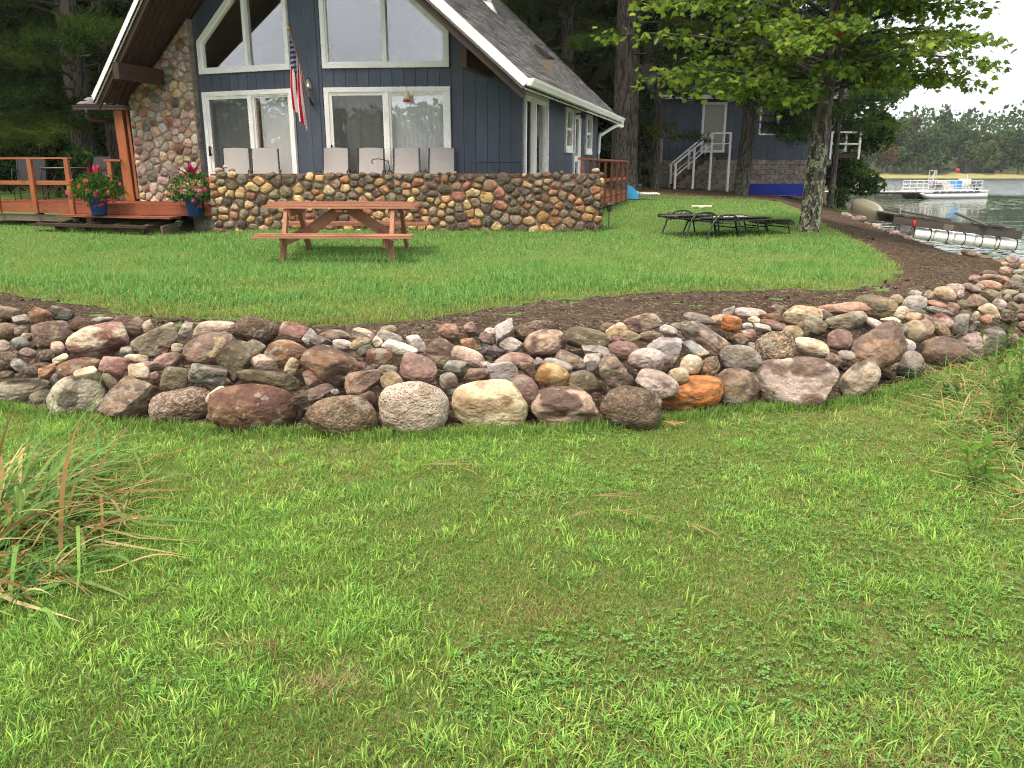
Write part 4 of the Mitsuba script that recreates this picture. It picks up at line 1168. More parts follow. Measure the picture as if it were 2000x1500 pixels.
rholes = [RW.buffer(-.03, join_style=2), RD.buffer(-.03, join_style=2)]
lholes = [LW.buffer(-.03, join_style=2), LD.buffer(-.03, join_style=2)]
RLEN = float(np.linalg.norm(R0 - TIP))
LLEN = float(np.linalg.norm(TIP - L0))
siding(FR, .0, RLEN, rholes, [.27] + [.2245] * 30, top_on(FR))
siding(FL, .54, LLEN, lholes, [.22] * 30, top_on(FL))
for fr, ln, holes in ((FR, RLEN, rholes), (FL, LLEN, lholes)):
    tf = top_on(fr)
    poly = Polygon([(0, FLOOR - .35), (ln, FLOOR - .35), (ln, tf(ln)), (0, tf(0))])
    for h in holes:
        poly = poly.difference(h)
    V, F = pmesh(fr, poly, .024, .12)
    emit(key('house__wall'), V, F, 'siding')
# corner boards: prow and right corner
for fr, bx_ in ((FR, cbox(-.02, .20, -.026, .004, FLOOR, 7.0, .004)), (FR, cbox(RLEN - .11, RLEN + .022, -.024, .004, FLOOR - .3, 3.35, .004)), (FL, cbox(LLEN - .12, LLEN + .02, -.026, .004, FLOOR, 7.0, .004)), (FS, cbox(-.022, .10, -.024, .004, FLOOR - .3, 3.3, .004))):
    emit(key('house__corner_board'), fr(bx_[0]), bx_[1], 'siding')


# right side wall: narrow grooved boards, a sliding door, two windows and a door
SL = 8.95
sd, sw1, sdr, sw2 = sbox(.12, FLOOR, 2.12, 3.10), sbox(4.08, 2.11, 4.92, 3.08), sbox(5.14, FLOOR, 5.98, 3.09), sbox(6.82, 2.11, 7.72, 3.08)
poly = sbox(.1, FLOOR - .4, SL, 3.42)
for h in (sd, sw1, sdr, sw2):
    poly = poly.difference(h.buffer(-.03, join_style=2))
V, F = pmesh(FS, poly, .022, .14)
emit(key('house__wall'), V, F, 'siding')
P = []
for x in np.arange(.1, SL - .05, .105):
    s = sbox(x + .006, FLOOR - .4, x + .099, 3.42)
    for h in (sd, sw1, sdr, sw2):
        s = s.difference(h.buffer(-.03, join_style=2))
    P += [prism(g, 0, .021) for g in (s.geoms if hasattr(s, 'geoms') else [s]) if g.area > .001]
V, F = cat(P)
emit('house__side_siding', FS(V), F, 'siding')
tag('house__side_siding', 'narrow grooved blue boards of the side wall', kind='stuff')
window(FS, sd, 1.02, 'patio_door', 'side sliding door at the right front corner', blinds=(.22, .95))
for n_, (wp, nm) in enumerate(((sw1, 'front'), (sw2, 'rear'))):
    w = holder('house__window', f'small {nm} sash window on the side wall')
    x0, z0, x1, z1 = wp.bounds
    V, F = cat([pmesh(FS, ring_poly(wp, .10), -.05, .03), (FS(cbox(x0 + .08, x1 - .08, -.03, .03, (z0 + z1) / 2 - .03, (z0 + z1) / 2 + .03)[0]), _CB[1]), (FS(cbox(x0 - .02, x1 + .02, -.06, .0, z0 - .06, z0 + .04)[0]), _CB[1])])
    emit(f'{w}__frame', V, F, 'white_paint')
    glaze(w, FS, wp.buffer(-.07, join_style=2), .01)
w = holder('house__door', 'white framed glass door on the side wall')
V, F = cat([pmesh(FS, ring_poly(sdr, .09), -.05, .03), pmesh(FS, ring_poly(sdr.buffer(-.09, join_style=2), .12), -.03, .02), (FS(cbox(5.2, 5.92, -.03, .02, 1.85, 2.0)[0]), _CB[1])])
emit(f'{w}__frame', V, F, 'white_paint')
glaze(w, FS, sdr.buffer(-.2, join_style=2), .0)
emit(f'{w}__lamp', *tube(FS([(5.35, -.02, 2.98), (5.35, -.16, 3.0), (5.35, -.18, 2.9)]), [.02, .03, .05], 10), 'satin', col=(.02, .02, .02))
# hidden rear and left walls close the rooms
bk = at_house(RIDGE + 4.0, 24.3, 0)
BF = Frame(bk[:2], -LT[:2])
poly = Polygon([(0, .6), (8.1, .6), (8.1, 3.5), (4.05, 7.02), (0, 3.5)])
V, F = pmesh(BF, poly, -.12, 0)
emit(key('house__wall'), V, F, 'siding')
lw0 = at_house(RIDGE - 4.0, 15.2, 0)
LWF = Frame(lw0[:2], AX[:2])
V, F = LWF(cbox(0, 9.1, -.12, 0, .6, 3.4)[0]), _CB[1]
emit(key('house__wall'), V, F, 'siding')
# floor inside and under
ring = [R0, TIP, L0, at_house(RIDGE - 4.0, 24.2, 0)[:2], at_house(RIDGE + 4.0, 24.2, 0)[:2]]
m = trimesh.creation.extrude_polygon(Polygon(ring), .30, engine='earcut')
emit('house__floor', np.array(m.vertices) + [0, 0, FLOOR - .32], np.array(m.faces), 'matte', col=(.16, .11, .07))
m = trimesh.creation.extrude_polygon(Polygon([at_house(RIDGE - 3.9, 18.6, 0)[:2], at_house(RIDGE + 3.9, 18.6, 0)[:2], at_house(RIDGE + 3.9, 18.7, 0)[:2], at_house(RIDGE - 3.9, 18.7, 0)[:2]]), 3.0, engine='earcut')
emit('house__room_wall', np.array(m.vertices) + [0, 0, FLOOR], np.array(m.faces), 'matte', col=(.16, .13, .10))

for s_ in (1, -1):
    q = [at_house(RIDGE, 15.15, EAVE_Z + HALF * SLOPE - .24), at_house(RIDGE + s_ * 3.95, 15.65, EAVE_Z + .57 * SLOPE - .24), at_house(RIDGE + s_ * 3.95, 24.2, EAVE_Z + .57 * SLOPE - .24), at_house(RIDGE, 24.2, EAVE_Z + HALF * SLOPE - .24)]
    emit(key('house__ceiling'), q, [(0, 1, 2), (0, 2, 3)], 'matte', col=(.20, .16, .12))
# roof slabs: front edges run forward to the peak
PF, PB, EB, EF, EFL = 12.67, 28.0, 25.4, 13.57, 14.37


def slab(side, t0, t1, inset=0.0):
    e = RIDGE + side * HALF
    pts = [at_house(e, (EF if side > 0 else EFL) + inset, EAVE_Z), at_house(RIDGE, PF + inset, EAVE_Z + HALF * SLOPE), at_house(RIDGE, PB, EAVE_Z + HALF * SLOPE), at_house(e, EB, EAVE_Z)]
    V = [p + np.array([0, 0, t0]) for p in pts] + [p + np.array([0, 0, t1]) for p in pts]
    F = [(0, 1, 2), (0, 2, 3), (4, 6, 5), (4, 7, 6)]
    for i in range(4):
        j = (i + 1) % 4
        F += [(i, 4 + i, 4 + j), (i, 4 + j, j)]
    return np.array(V), F


for s in (1, -1):
    V, F = slab(s, -.02, -.14)
    k = emit(key('house__roof'), V, F, 'matte', col=lin(60, 56, 53))
# brown boards of the soffit, running up the slope
P = []
for s in (1, -1):
    for a in np.arange(.0, 6.0, .17):
        e = RIDGE + s * HALF
        A, Bp = at_house(e, (EF if s > 0 else EFL) + a + .01, EAVE_Z - .155), at_house(RIDGE, PF + a + .01, EAVE_Z + HALF * SLOPE - .155)
        V, F, uv = beam(A + np.array([0, 0, 0]), Bp, .158, .02, .003, up=np.cross(Bp - A, AX) * s)
        P.append((V, F, np.c_[uv[:, 0] + a * 7, uv[:, 1] + a * .3 + 30]))
V, F, U = cat(P)
emit('house__soffit', V, F, 'wood', uv=U)
tag('house__soffit', 'dark brown boards under the overhanging roof', kind='stuff')
for s in (1, -1):
    e = RIDGE + s * HALF
    A, Bp = at_house(e, (EF if s > 0 else EFL) - .02, EAVE_Z - .075), at_house(RIDGE, PF - .02, EAVE_Z + HALF * SLOPE - .075)
    d = (Bp - A) / np.linalg.norm(Bp - A)
    V, F, _ = beam(A - d * .05, Bp, .035, .185, .006, up=np.cross(d, np.cross([0, 0, 1.0], d)))
    emit(key('house__rake_board'), V, F, 'white_paint')
    V, F, uv = beam(A - d * .02 + AX * .05 - np.array([0, 0, .19]), Bp + AX * .05 - np.array([0, 0, .19]), .04, .14, .004, up=np.cross(d, np.cross([0, 0, 1.0], d)))
    emit(key('house__rake_trim'), V, F, 'wood', uv=np.c_[uv[:, 0], uv[:, 1] + 30])
# purlin beams under the overhang
for s, zt, tone in ((1, 3.62, 3), (-1, 3.62, 3)):
    lat = RIDGE + s * 3.43
    wood(key('house__purlin_beam'), at_house(lat, 13.72, zt - .15), at_house(lat, 16.2, zt - .15), .14, .30, 3, .006)
# shingles of the right slope
rsn = np.random.default_rng(8)
SH = [(104, 104, 106), (84, 85, 87), (120, 120, 121), (68, 69, 71), (92, 91, 92)]
P = []
Lx = HALF / math.cos(math.radians(41.4))
for i in range(int(Lx / .142) + 1):
    u0, u1 = i * .142, i * .142 + .15
    t = u0 / Lx
    a0, a1 = EF + (PF - EF) * t, EB + (PB - EB) * t
    x = a0 - rsn.uniform(0, .3)
    while x < a1:
        wd = rsn.uniform(.14, .36)
        xa, xb = max(x + .006, a0), min(x + wd, a1)
        if xb - xa > .03:
            th = rsn.uniform(.012, .026)
            V, F = sbox3(xa, xb, u0, min(u1, Lx), 0, th)
            V[:, 2] = np.where(V[:, 1] > u0 + .05, V[:, 2] * .3, V[:, 2])
            V[:, 2] -= np.where(V[:, 1] > u0 + .05, .002, 0)
            c = np.array(lin(*SH[rsn.integers(0, 5)])) * rsn.uniform(.8, 1.15)
            lat = RIDGE + HALF - V[:, 1] * math.cos(math.radians(41.4))
            W = LT * lat[:, None] + AX * V[:, :1] + np.array([0, 0, 1.0]) * (EAVE_Z - .018 + V[:, 1:2] * math.sin(math.radians(41.4)))
            W = W + V[:, 2:3] * (LT * math.sin(math.radians(41.4)) + np.array([0, 0, math.cos(math.radians(41.4))]))
            P.append((W, F, np.tile([pack(c, 1), pack(c * .6)], (len(V), 1))))
        x += wd
V, F, U = cat(P)
emit('house__shingles', V, F, 'stone', uv=U)
tag('house__shingles', 'grey brown asphalt shingles of the right roof slope', kind='stuff')


def on_roof(off, up, h=0.0):
    n = LT * math.sin(math.radians(41.4)) + np.array([0, 0, math.cos(math.radians(41.4))])
    return at_house(RIDGE + HALF - up * math.cos(math.radians(41.4)), EF + off, EAVE_Z + up * math.sin(math.radians(41.4))) + n * h


p = on_roof(7.1, 3.57)
V, F = cat([tube([p - [0, 0, .05], p + [0, 0, .42]], .055, 12), (on_roof(0, 0) * 0 + np.array([on_roof(7.1 + a, 3.57 + b, h) for a, b, h in [(-.16, -.2, .02), (.16, -.2, .02), (.16, .2, .03), (-.16, .2, .03), (0, 0, .12)]]), [(0, 1, 4), (1, 2, 4), (2, 3, 4), (3, 0, 4)])])
emit('house__vent_pipe', V, F, 'satin', col=(.42, .42, .41))
V, F = trimesh.creation.box((.5, .5, .12)).vertices, np.array(trimesh.creation.box((.5, .5, .12)).faces)
V = np.array([on_roof(7.97 + v[0], 2.05 + v[1], .07 + v[2] * (1.0 if v[1] < 0 else .5)) for v in V])
emit('house__roof_vent', V, F, 'matte', col=(.025, .024, .023))
# gutter, profile swept along the right eave
prof = np.array([(0, .0), (0, -.115), (.085, -.115), (.10, -.08), (.125, -.045), (.135, .0), (.122, .0), (.112, -.04), (.075, -.10), (.012, -.10), (.012, 0)])
a0, a1 = EF + .12, EB - .05
e = RIDGE + HALF + .01
V = np.array([at_house(e + x, a, EAVE_Z - .005 + z) for a in (a0, a1) for x, z in prof])
n = len(prof)
F = [(i, (i + 1) % n, n + (i + 1) % n) for i in range(n)] + [(i, n + (i + 1) % n, n + i) for i in range(n)]
capf = [(0, 1, 2), (0, 2, 3), (0, 3, 4), (0, 4, 5)]
F += capf + [tuple(n + i for i in f[::-1]) for f in capf]
emit('house__gutter', V, F, 'white_paint')
V, F, _ = beam(at_house(e - .03, EF + .05, EAVE_Z - .09), at_house(e - .03, EB, EAVE_Z - .09), .03, .17)
emit('house__fascia_board', V, F, 'white_paint')
g = at_house(e + .06, EB - .22, EAVE_Z - .10)
wl = FS((8.86, -.06, 0))
dp = smoothpath([g, g - [0, 0, .14], g * .75 + np.array([wl[0], wl[1], g[2] - .42]) * .25 - [0, 0, .02], np.array([wl[0], wl[1], 2.66]) * .85 + g * .15 * np.array([1, 1, 1]) - [0, 0, .06], [wl[0], wl[1], 2.50], [wl[0], wl[1], 1.2]], 6)
emit('house__downspout', *tube(dp, .048, 10), 'white_paint', True)

# the stone wing at the left of the front
tf = lambda x: float(min(roof_z(FL((x, -.15, 0))) - .22, 6)) if x > -.5 else max(3.08, float(roof_z(FL((x, -.15, 0))) - .22))
CH = Polygon([(-1.15, .95), (.61, .95), (.61, tf(.61)), (-.45, max(3.1, tf(-.45))), (-1.15, 3.12)])
V, F = pmesh(FL, CH, -.13, .25)
emit('house__chimney_wall', V, F, 'stone', uv=(pack(lin(150, 138, 124)), pack(lin(128, 116, 104))))
CHC = [((196, 168, 148), (172, 142, 124), 0), ((168, 156, 144), (142, 130, 120), 0), ((172, 132, 110), (146, 106, 90), 0), ((196, 172, 140), (170, 142, 110), 0), ((112, 108, 102), (90, 86, 80), 0), ((194, 182, 166), (166, 152, 136), 0), ((178, 158, 148), (154, 134, 124), 0), ((150, 112, 90), (118, 86, 68), 0)]
fieldstones('house__chimney_wall', Frame(FL((0, -.132, 0))[:2], FL.R[0][:2]), CH.buffer(-.005), .055, .140, CHC, [16, 13, 10, 12, 10, 14, 12, 8], 41, gap=(.005, .016), proud=.04)
# left porch: a small roof with brown gutter over a cedar screen porch
py = 18.05
V = np.array([(-9.12, py - .1, 2.98), (-7.9, py - .1, 2.98), (-7.9, py + 3.2, 4.06), (-9.12, py + 3.2, 4.06)])
P = []
for i in range(10):
    for j in range(6):
        c = np.array(lin(*SH[rsn.integers(0, 5)])) * rsn.uniform(.9, 1.3)
        x = -9.14 + j * .207 + (.1 if i % 2 else 0)
        b, f = sbox3(x + .004, x + .202, py - .14 + i * .16, py + .04 + i * .16, 0, .016)
        b[:, 2] += 2.99 + (b[:, 1] - py + .14) * .33
        P.append((b, f, np.tile([pack(c, 1), pack(c * .65)], (len(b), 1))))
V2, F2, U2 = cat(P)
emit('house__porch_shingles', V2, F2, 'stone', uv=U2)
tag('house__porch_shingles', 'shingles of the small porch roof at the left', kind='stuff')
Vv = np.vstack([V, V - [0, 0, .1]])
emit('house__porch_roof', Vv, [(0, 1, 2), (0, 2, 3), (4, 6, 5), (4, 7, 6), (0, 4, 5), (0, 5, 1), (3, 2, 6), (3, 6, 7), (0, 3, 7), (0, 7, 4), (1, 5, 6), (1, 6, 2)], 'matte', col=lin(58, 44, 38))
V, F = cat([cbox(-9.22, -7.92, py - .22, py - .12, 2.86, 2.97, .02)])
emit('house__porch_gutter', V, F, 'satin', col=lin(66, 48, 44))
emit('house__porch_downspout', *tube(smoothpath([(-8.92, py - .17, 2.9), (-8.90, py - .10, 2.7), (-8.5, py + .5, 2.63), (-8.42, py + .7, 2.43)], 5), .04, 8), 'satin', True, col=lin(70, 52, 47))
pst = 'house__porch_post'
wood(pst, (-8.27, py, 1.0), (-8.32, py, 2.90), .20, .20, 4, .01, up=(0, 1, 0))
wood(key('house__porch_rail'), (-8.17, py - .02, 1.88), (-7.75, py - .02, 1.88), .05, .09, 4)
wood(key('house__porch_rail'), (-8.17, py - .02, 1.10), (-7.75, py - .02, 1.10), .05, .09, 4)
wood(key('house__porch_rail'), (-8.12, py - .02, 1.05), (-8.15, py - .02, 2.98), .06, .06, 4, up=(0, 1, 0))
wood(key('house__porch_rail'), (-8.10, py + .02, 1.78), (-7.75, py + .02, 1.35), .03, .05, 4)
wood(key('house__porch_rail'), (-8.72, py - .1, 1.86), (-8.36, py - .1, 1.86), .10, .05, 4)
wood(key('house__porch_rail'), (-8.62, py - .1, 1.02), (-8.62, py - .1, 1.84), .09, .09, 4, up=(0, 1, 0))
emit('house__porch_screen', *sbox3(-8.2, -7.6, py + .05, py + .07, 1.02, 2.98), 'matte', col=(.018, .02, .02))
emit(key('house__wall'), *cbox(-9.2, -7.0, 20.6, 20.7, .5, 4.1), 'siding')

# ------------------------------------------------------------------ patio floor, left deck, steps
pf = Polygon([WF((.1, .3, 0))[:2], WF((WL - .1, .3, 0))[:2], at_house(RIDGE + 4.0, 15.3, 0)[:2] + np.array([.9, 0]), R0 + [.0, .1], TIP + [0, .1], L0 + [.4, .2], (-6.3, 16.3), (-5.6, 15.6)])
m = trimesh.creation.extrude_polygon(pf, .5, engine='earcut')
emit('patio_floor', np.array(m.vertices) + [0, 0, FLOOR - .53], np.array(m.faces), 'stone', uv=(pack(lin(120, 112, 104)), pack(lin(140, 130, 120))))
tag('patio_floor', 'raised concrete patio floor behind the fieldstone wall', kind='structure')

tag('deck', 'low red stained wooden deck with open railing at the left of the house', 'deck')
D0, D1 = np.array([-11.6, 17.57]), np.array([-5.62, 15.62])
DF = Frame(D0, D1 - D0)
DL = float(np.linalg.norm(D1 - D0))
for i in range(9):
    wood(key('deck__floor_board'), DF((0, .07 + i * .145, 1.0)), DF((DL, .07 + i * .145, 1.0)), .137, .035, 1, .006)
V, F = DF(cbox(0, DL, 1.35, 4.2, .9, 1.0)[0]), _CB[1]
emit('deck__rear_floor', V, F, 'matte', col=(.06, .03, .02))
wood('deck__fascia', DF((-.4, -.02, .91)), DF((DL, -.02, .91)), .035, .20, 1)
wood('deck__skirt_board', DF((-.4, .03, .71)), DF((3.0, .03, .71)), .03, .14, 2)
for x in (.5, 1.9, 3.2):
    wood(key('deck__support'), DF((x, .1, .4)), DF((x, .1, .85)), .12, .12, 2, up=(0, 1, 0))
wood('deck__top_rail', DF((-.5, 0, 1.89)), DF((2.98, 0, 1.89)), .14, .04, 4)
wood('deck__middle_rail', DF((-.5, .01, 1.41)), DF((2.95, .01, 1.41)), .045, .09, 4)
for x in (.05, .98, 1.98, 2.93):
    wood(key('deck__post'), DF((x, -.045, .80)), DF((x, -.045, 1.87)), .095, .09, 4, .006, up=(0, 1, 0))
wood(key('deck__brace'), DF((2.0, .95, 1.1)), DF((2.75, .95, 1.75)), .04, .08, 1)
tag('deck_steps', 'two long weathered wooden steps below the red deck', 'steps')
wood('deck_steps__upper_tread', DF((2.78, -.20, .785)), DF((5.55, -.20, .785)), .32, .04, 1)
wood('deck_steps__lower_tread', DF((2.42, -.52, .625)), DF((5.25, -.52, .625)), .28, .045, 3)
for x in (2.9, 3.6, 4.3, 5.0, 5.45):
    wood(key('deck_steps__stringer'), DF((x, -.06, .62)), DF((x, -.5, .56)), .05, .16, 2)

# dark patio furniture behind the left railing
def dark_chair(o, yaw, label):
    k = key('deck_chair')
    c, s = math.cos(yaw), math.sin(yaw)
    W = lambda p: np.array([o[0] + p[0] * c - p[1] * s, o[1] + p[0] * s + p[1] * c, o[2] + p[2]])
    P = []
    for x in (-.28, .28):
        P += [tube([W(q) for q in smoothpath([(x, -.25, 0), (x, -.22, .6), (x, .1, .64), (x, .30, .62)], 4)], .014, 6), tube([W((x, .22, 0)), W((x, .2, .42)), W((x, .34, .92))], .014, 6)]
    V, F = cat(P)
    emit(f'{k}__frame', V, F, 'satin', col=(.012, .012, .013))
    q = [W(p) for p in ((-.27, -.22, .42), (.27, -.22, .42), (.27, .2, .40), (-.27, .2, .40), (.27, .34, .92), (-.27, .34, .92))]
    emit(f'{k}__sling', q, [(0, 1, 2), (0, 2, 3), (3, 2, 4), (3, 4, 5)], 'matte', col=(.035, .037, .04))
    tag(k, label, 'chair', 'dark chairs on the left deck')


dark_chair(DF((.65, 1.1, 1.02)), .3, 'dark metal chair behind the left railing, nearer the left frame edge')
dark_chair(DF((2.25, 1.2, 1.02)), -.5, 'dark metal chair behind the left railing, beside the end post')
k = key('deck_table')
V, F = cat([(DF(lathe([(.0, 1.72), (.5, 1.72), (.52, 1.70), (.5, 1.68), (0, 1.68)], (1.5, 1.3, 0), 24)[0]), lathe([(.0, 1.72), (.5, 1.72), (.52, 1.70), (.5, 1.68), (0, 1.68)], (0, 0, 0), 24)[1])])
emit(f'{k}__top', V, F, 'satin', col=(.05, .05, .055))
V, F = cat([tube(DF([(1.5 + .1 * a, 1.3 + .1 * b, 1.68), (1.5 + .35 * a, 1.3 + .35 * b, 1.02)]), .016, 6) for a, b in ((1, 1), (-1, 1), (1, -1), (-1, -1))])
emit(f'{k}__legs', V, F, 'satin', col=(.015, .015, .016))
tag(k, 'dark round table between the two dark chairs on the left deck', 'table')

# ------------------------------------------------------------------ patio chairs
CH_X = [(-5.25, 15.95, .22), (-4.69, 15.93, .22), (-3.34, 15.82, .05), (-2.67, 15.80, .02), (-2.0, 15.80, .0), (-1.33, 15.78, -.02)]
names = ['leftmost grey sling chair above the left end of the wall', 'second grey sling chair from the left, beside the leftmost one', 'third grey sling chair from the left, just right of the flag', 'fourth grey sling chair, behind the black plant hook', 'fifth grey sling chair, second from the right', 'rightmost grey sling chair on the patio']
for (x, y, yaw), nm in zip(CH_X, names):
    k = tag(key('patio_chair'), nm, 'chair', 'grey sling chairs along the patio wall')
    c, s = math.cos(yaw), math.sin(yaw)
    W = lambda P: np.array([x, y, FLOOR]) + np.c_[np.asarray(P, float)[:, 0] * c + np.asarray(P, float)[:, 1] * s, np.asarray(P, float)[:, 0] * s - np.asarray(P, float)[:, 1] * c, np.asarray(P, float)[:, 2]]
    # the chairs face the lake: their backs lean towards the house
    n = 9
    zs, us = np.linspace(.40, 1.06, n), np.linspace(-1, 1, 9)
    bow = lambda z: .02 - .30 * (z - .40) - .02 * math.sin((z - .4) * 4.8)
    V, F = [], []
    for side in (0, .012):
        for z in zs:
            for u in us:
                V.append((u * (.232 - .012 * (z - .4)), bow(z) + side + .010 * u * u * -1, z + .012 * (1 - u * u) * (z > 1.04)))
    for q in range(2):
        for i in range(n - 1):
            for j in range(8):
                a = q * 81 + i * 9 + j
                F += [(a, a + 1, a + 10), (a, a + 10, a + 9)]
    emit(f'{k}__back_sling', W(V), F, 'matte', smooth=True, col=np.array(lin(158, 154, 152)))
    emit(f'{k}__seam', *tube(W([(-.24, bow(.86) - .008, .86), (0, bow(.86) - .002, .86), (.24, bow(.86) - .008, .86)]), .006, 5), 'matte', col=lin(132, 124, 118))
    P = []
    for u in (-.252, .252):
        P.append(tube(W([(u * 1.02, .05, .36)] + [(u * (1 - .05 * (z - .4)), bow(z) + .006, z) for z in zs]), .016, 7))
        P.append(tube(W(smoothpath([(u * 1.1, .48, .0), (u * 1.12, .44, .56), (u * 1.12, .30, .66), (u * 1.12, .0, .64), (u * 1.05, -.06, .60)], 4)), .012, 7))
        P.append(tube(W([(u * 1.08, -.10, .0), (u * 1.05, .03, .38)]), .012, 7))
    P.append(tube(W([(-.25, .45, .38), (.25, .45, .38)]), .012, 7))
    V, F = cat(P)
    emit(f'{k}__frame', V, F, 'satin', col=(.022, .021, .020))
    q = W([(-.25, .0, .40), (.25, .0, .40), (.25, .46, .42), (-.25, .46, .42), (-.25, .0, .385), (.25, .0, .385), (.25, .46, .405), (-.25, .46, .405)])
    emit(f'{k}__seat_sling', q, [(0, 1, 2), (0, 2, 3), (4, 6, 5), (4, 7, 6)], 'matte', col=np.array(lin(150, 147, 144)))

# black shepherd hook and the wire trellis on the patio
k = emit('plant_hook', *tube(np.array([-2.36, 15.30, 0]) + smoothpath([(.12, 0, .95), (.12, 0, 1.72), (.06, 0, 1.83), (-.06, 0, 1.86), (-.17, 0, 1.85), (-.20, 0, 1.80), (-.17, 0, 1.775)], 5) * np.array([1, 1, 1]), .009, 6), 'satin', True, col=(.012, .012, .012))
tag(k, 'thin black curved plant hook in front of the fourth chair', 'plant hook')
P = []
for x in np.linspace(-.75, .15, 2):
    P.append(tube([(x, 15.55, 1.0), (x, 15.55, 1.83)], .008, 6))
for z in (1.80, 1.45):
    P.append(tube([(-.75, 15.55, z), (.15, 15.55, z)], .007, 6))
for x in np.linspace(-.65, .05, 8):
    P.append(tube([(x, 15.55, 1.0), (x, 15.55, 1.80)], .003, 5))
V, F = cat(P)
emit('wire_trellis', V, F, 'satin', col=(.015, .016, .018))
tag('wire_trellis', 'low dark wire trellis in front of the blue wall, right of the chairs', 'trellis')

# ------------------------------------------------------------------ picnic table
tag('picnic_table', 'reddish cedar picnic table with attached benches on the lawn', 'picnic table')
tilt = .052


TO, TYAW = np.array([-2.34, 11.62, .455]), .06


def tb(p):
    p = np.array(p, float)
    y, z = p[1] * math.cos(tilt) - p[2] * math.sin(tilt), p[1] * math.sin(tilt) + p[2] * math.cos(tilt)
    return TO + np.array([p[0] * math.cos(TYAW) + y * math.sin(TYAW), -p[0] * math.sin(TYAW) + y * math.cos(TYAW), z])


for i in range(5):
    y = -.36 + i * .144 + .072
    wood(key('picnic_table__top_plank'), tb((-1.06, y - .012, .745)), tb((1.06, y - .012, .745)), .1395, .042, 0, .004)
for sgn in (-1, 1):
    for i in range(2):
        y = sgn * (.62 + i * .142)
        wood(key('picnic_table__bench_plank'), tb((-1.07, y, .405)), tb((1.07, y, .405)), .1385, .042, 0, .004)
for x in (-.74, .74):
    s = 1 if x > 0 else -1
    for sgn in (-1, 1):
        wood(key('picnic_table__leg'), tb((x, sgn * .64, -.03)), tb((x, sgn * .27, .72)), .06, .125, 0, .004, up=(0, -sgn, .4))
    wood(key('picnic_table__bench_support'), tb((x - s * .045, -.76, .32)), tb((x - s * .045, .76, .32)), .042, .13, 0, .006)
    wood(key('picnic_table__top_support'), tb((x - s * .045, -.34, .665)), tb((x - s * .045, .34, .665)), .042, .115, 0, .006)
    wood(key('picnic_table__brace'), tb((x - s * .09, .0, .30)), tb((s * .05, 0, .70)), .042, .15, 0, .004, up=(s * -.5, 0, 1))
wood('picnic_table__middle_cleat', tb((0, -.34, .70)), tb((0, .34, .70)), .09, .042, 0)

for x in (-.74, .74):
    for sgn in (-1, 1):
        for q, zz in ((.50, .32), (.31, .665)):
            a = tb((x + (.034 if x > 0 else -.034), sgn * q, zz))
            V, F = tube([a - [.004, 0, 0], a + [.010 * (1 if x > 0 else -1), 0, 0]], .013, 6)
            emit(key('picnic_table__bolt'), V, F, 'metal', col=(.22, .20, .18))

# ------------------------------------------------------------------ flag, wall lamp, bird feeder
tag('flag', 'American flag hanging from an angled wooden pole on the prow of the house', 'flag')
A, Bp = np.array([-3.80, 16.16, 2.90]), np.array([-3.93, 15.35, 4.07])
d = Bp - A
emit('flag__pole', *tube([A, Bp], .013, 8), 'matte', col=lin(176, 132, 100))
emit('flag__finial', *(lambda m: (np.array(m.vertices) * .032 + Bp, np.array(m.faces)))(trimesh.creation.icosphere(2)), 'metal', True, col=lin(196, 142, 84))
V, F = cat([tube([A - d * .03, A + d * .08], .022, 8), tube([A + [0, .14, -.04], A + [0, .0, .0]], .028, 8)])
emit('flag__bracket', V, F, 'satin', col=(.015, .015, .015))
nu, nv = 26, 40
V, U = [], []
for j in range(nv):
    v = j / (nv - 1)
    for i in range(nu):
        u = i / (nu - 1)
        a = Bp - d * (.04 + .56 * u)
        ax0 = Bp - d * .16
        pull = min(1.0, v * 1.5) ** .8
        # cloth falls straight down and gathers into folds below the upper part of the pole
        x = a[0] + (u - .5) * .16 * pull - .02 * pull + .05 * v
        y = a[1] * (1 - .75 * pull) + ax0[1] * .75 * pull
        z = a[2] - v * (1.22 - .17 * u) - .16 * pull * (1 - u) * 0
        f = math.sin(u * 15 + 2.2 * v)
        V.append((x + .030 * math.cos(u * 15 + 1) * pull, y + .055 * f * pull, z))
        U.append((v, u))
F = [(j * nu + i, j * nu + i + 1, (j + 1) * nu + i + 1) for j in range(nv - 1) for i in range(nu - 1)] + [(j * nu + i, (j + 1) * nu + i + 1, (j + 1) * nu + i) for j in range(nv - 1) for i in range(nu - 1)]
emit('flag__cloth', V, F, 'flag_print', smooth=True, uv=U)

tag('flood_light', 'small black flood light on the prow beside the flag pole', 'lamp')
V, F = cat([tube(FR([(.0, -.02, 3.30), (.0, -.09, 3.30)]), .045, 12), tube(FR([(.0, -.08, 3.30), (.05, -.13, 3.27)]), .012, 6)])
emit('flood_light__mount', V, F, 'satin', col=(.02, .02, .02))
V, F = tube(FR([(.02, -.10, 3.30), (.05, -.15, 3.22), (.075, -.21, 3.14)]), [.028, .048, .062], 14)
emit('flood_light__lamp_head', V, F, 'metal', True, col=(.55, .55, .56))

fo = FR((1.92, -.16, 0))
tag('bird_feeder', 'hanging glass bird feeder with red base by the right patio door', 'bird feeder')
emit('bird_feeder__wire', *tube([fo + [0, 0, 3.24], fo + [0, 0, 3.08]], .004, 5), 'satin', col=(.05, .05, .05))
emit('bird_feeder__bottle', *lathe([(.0, 3.09), (.035, 3.085), (.05, 3.04), (.045, 2.95), (.03, 2.93), (0, 2.93)], (fo[0], fo[1], 0), 14), 'satin', True, col=(.62, .52, .36))
emit('bird_feeder__base', *lathe([(.0, 2.94), (.05, 2.935), (.075, 2.915), (.07, 2.895), (0, 2.89)], (fo[0], fo[1], 0), 14), 'satin', True, col=(.38, .02, .02))
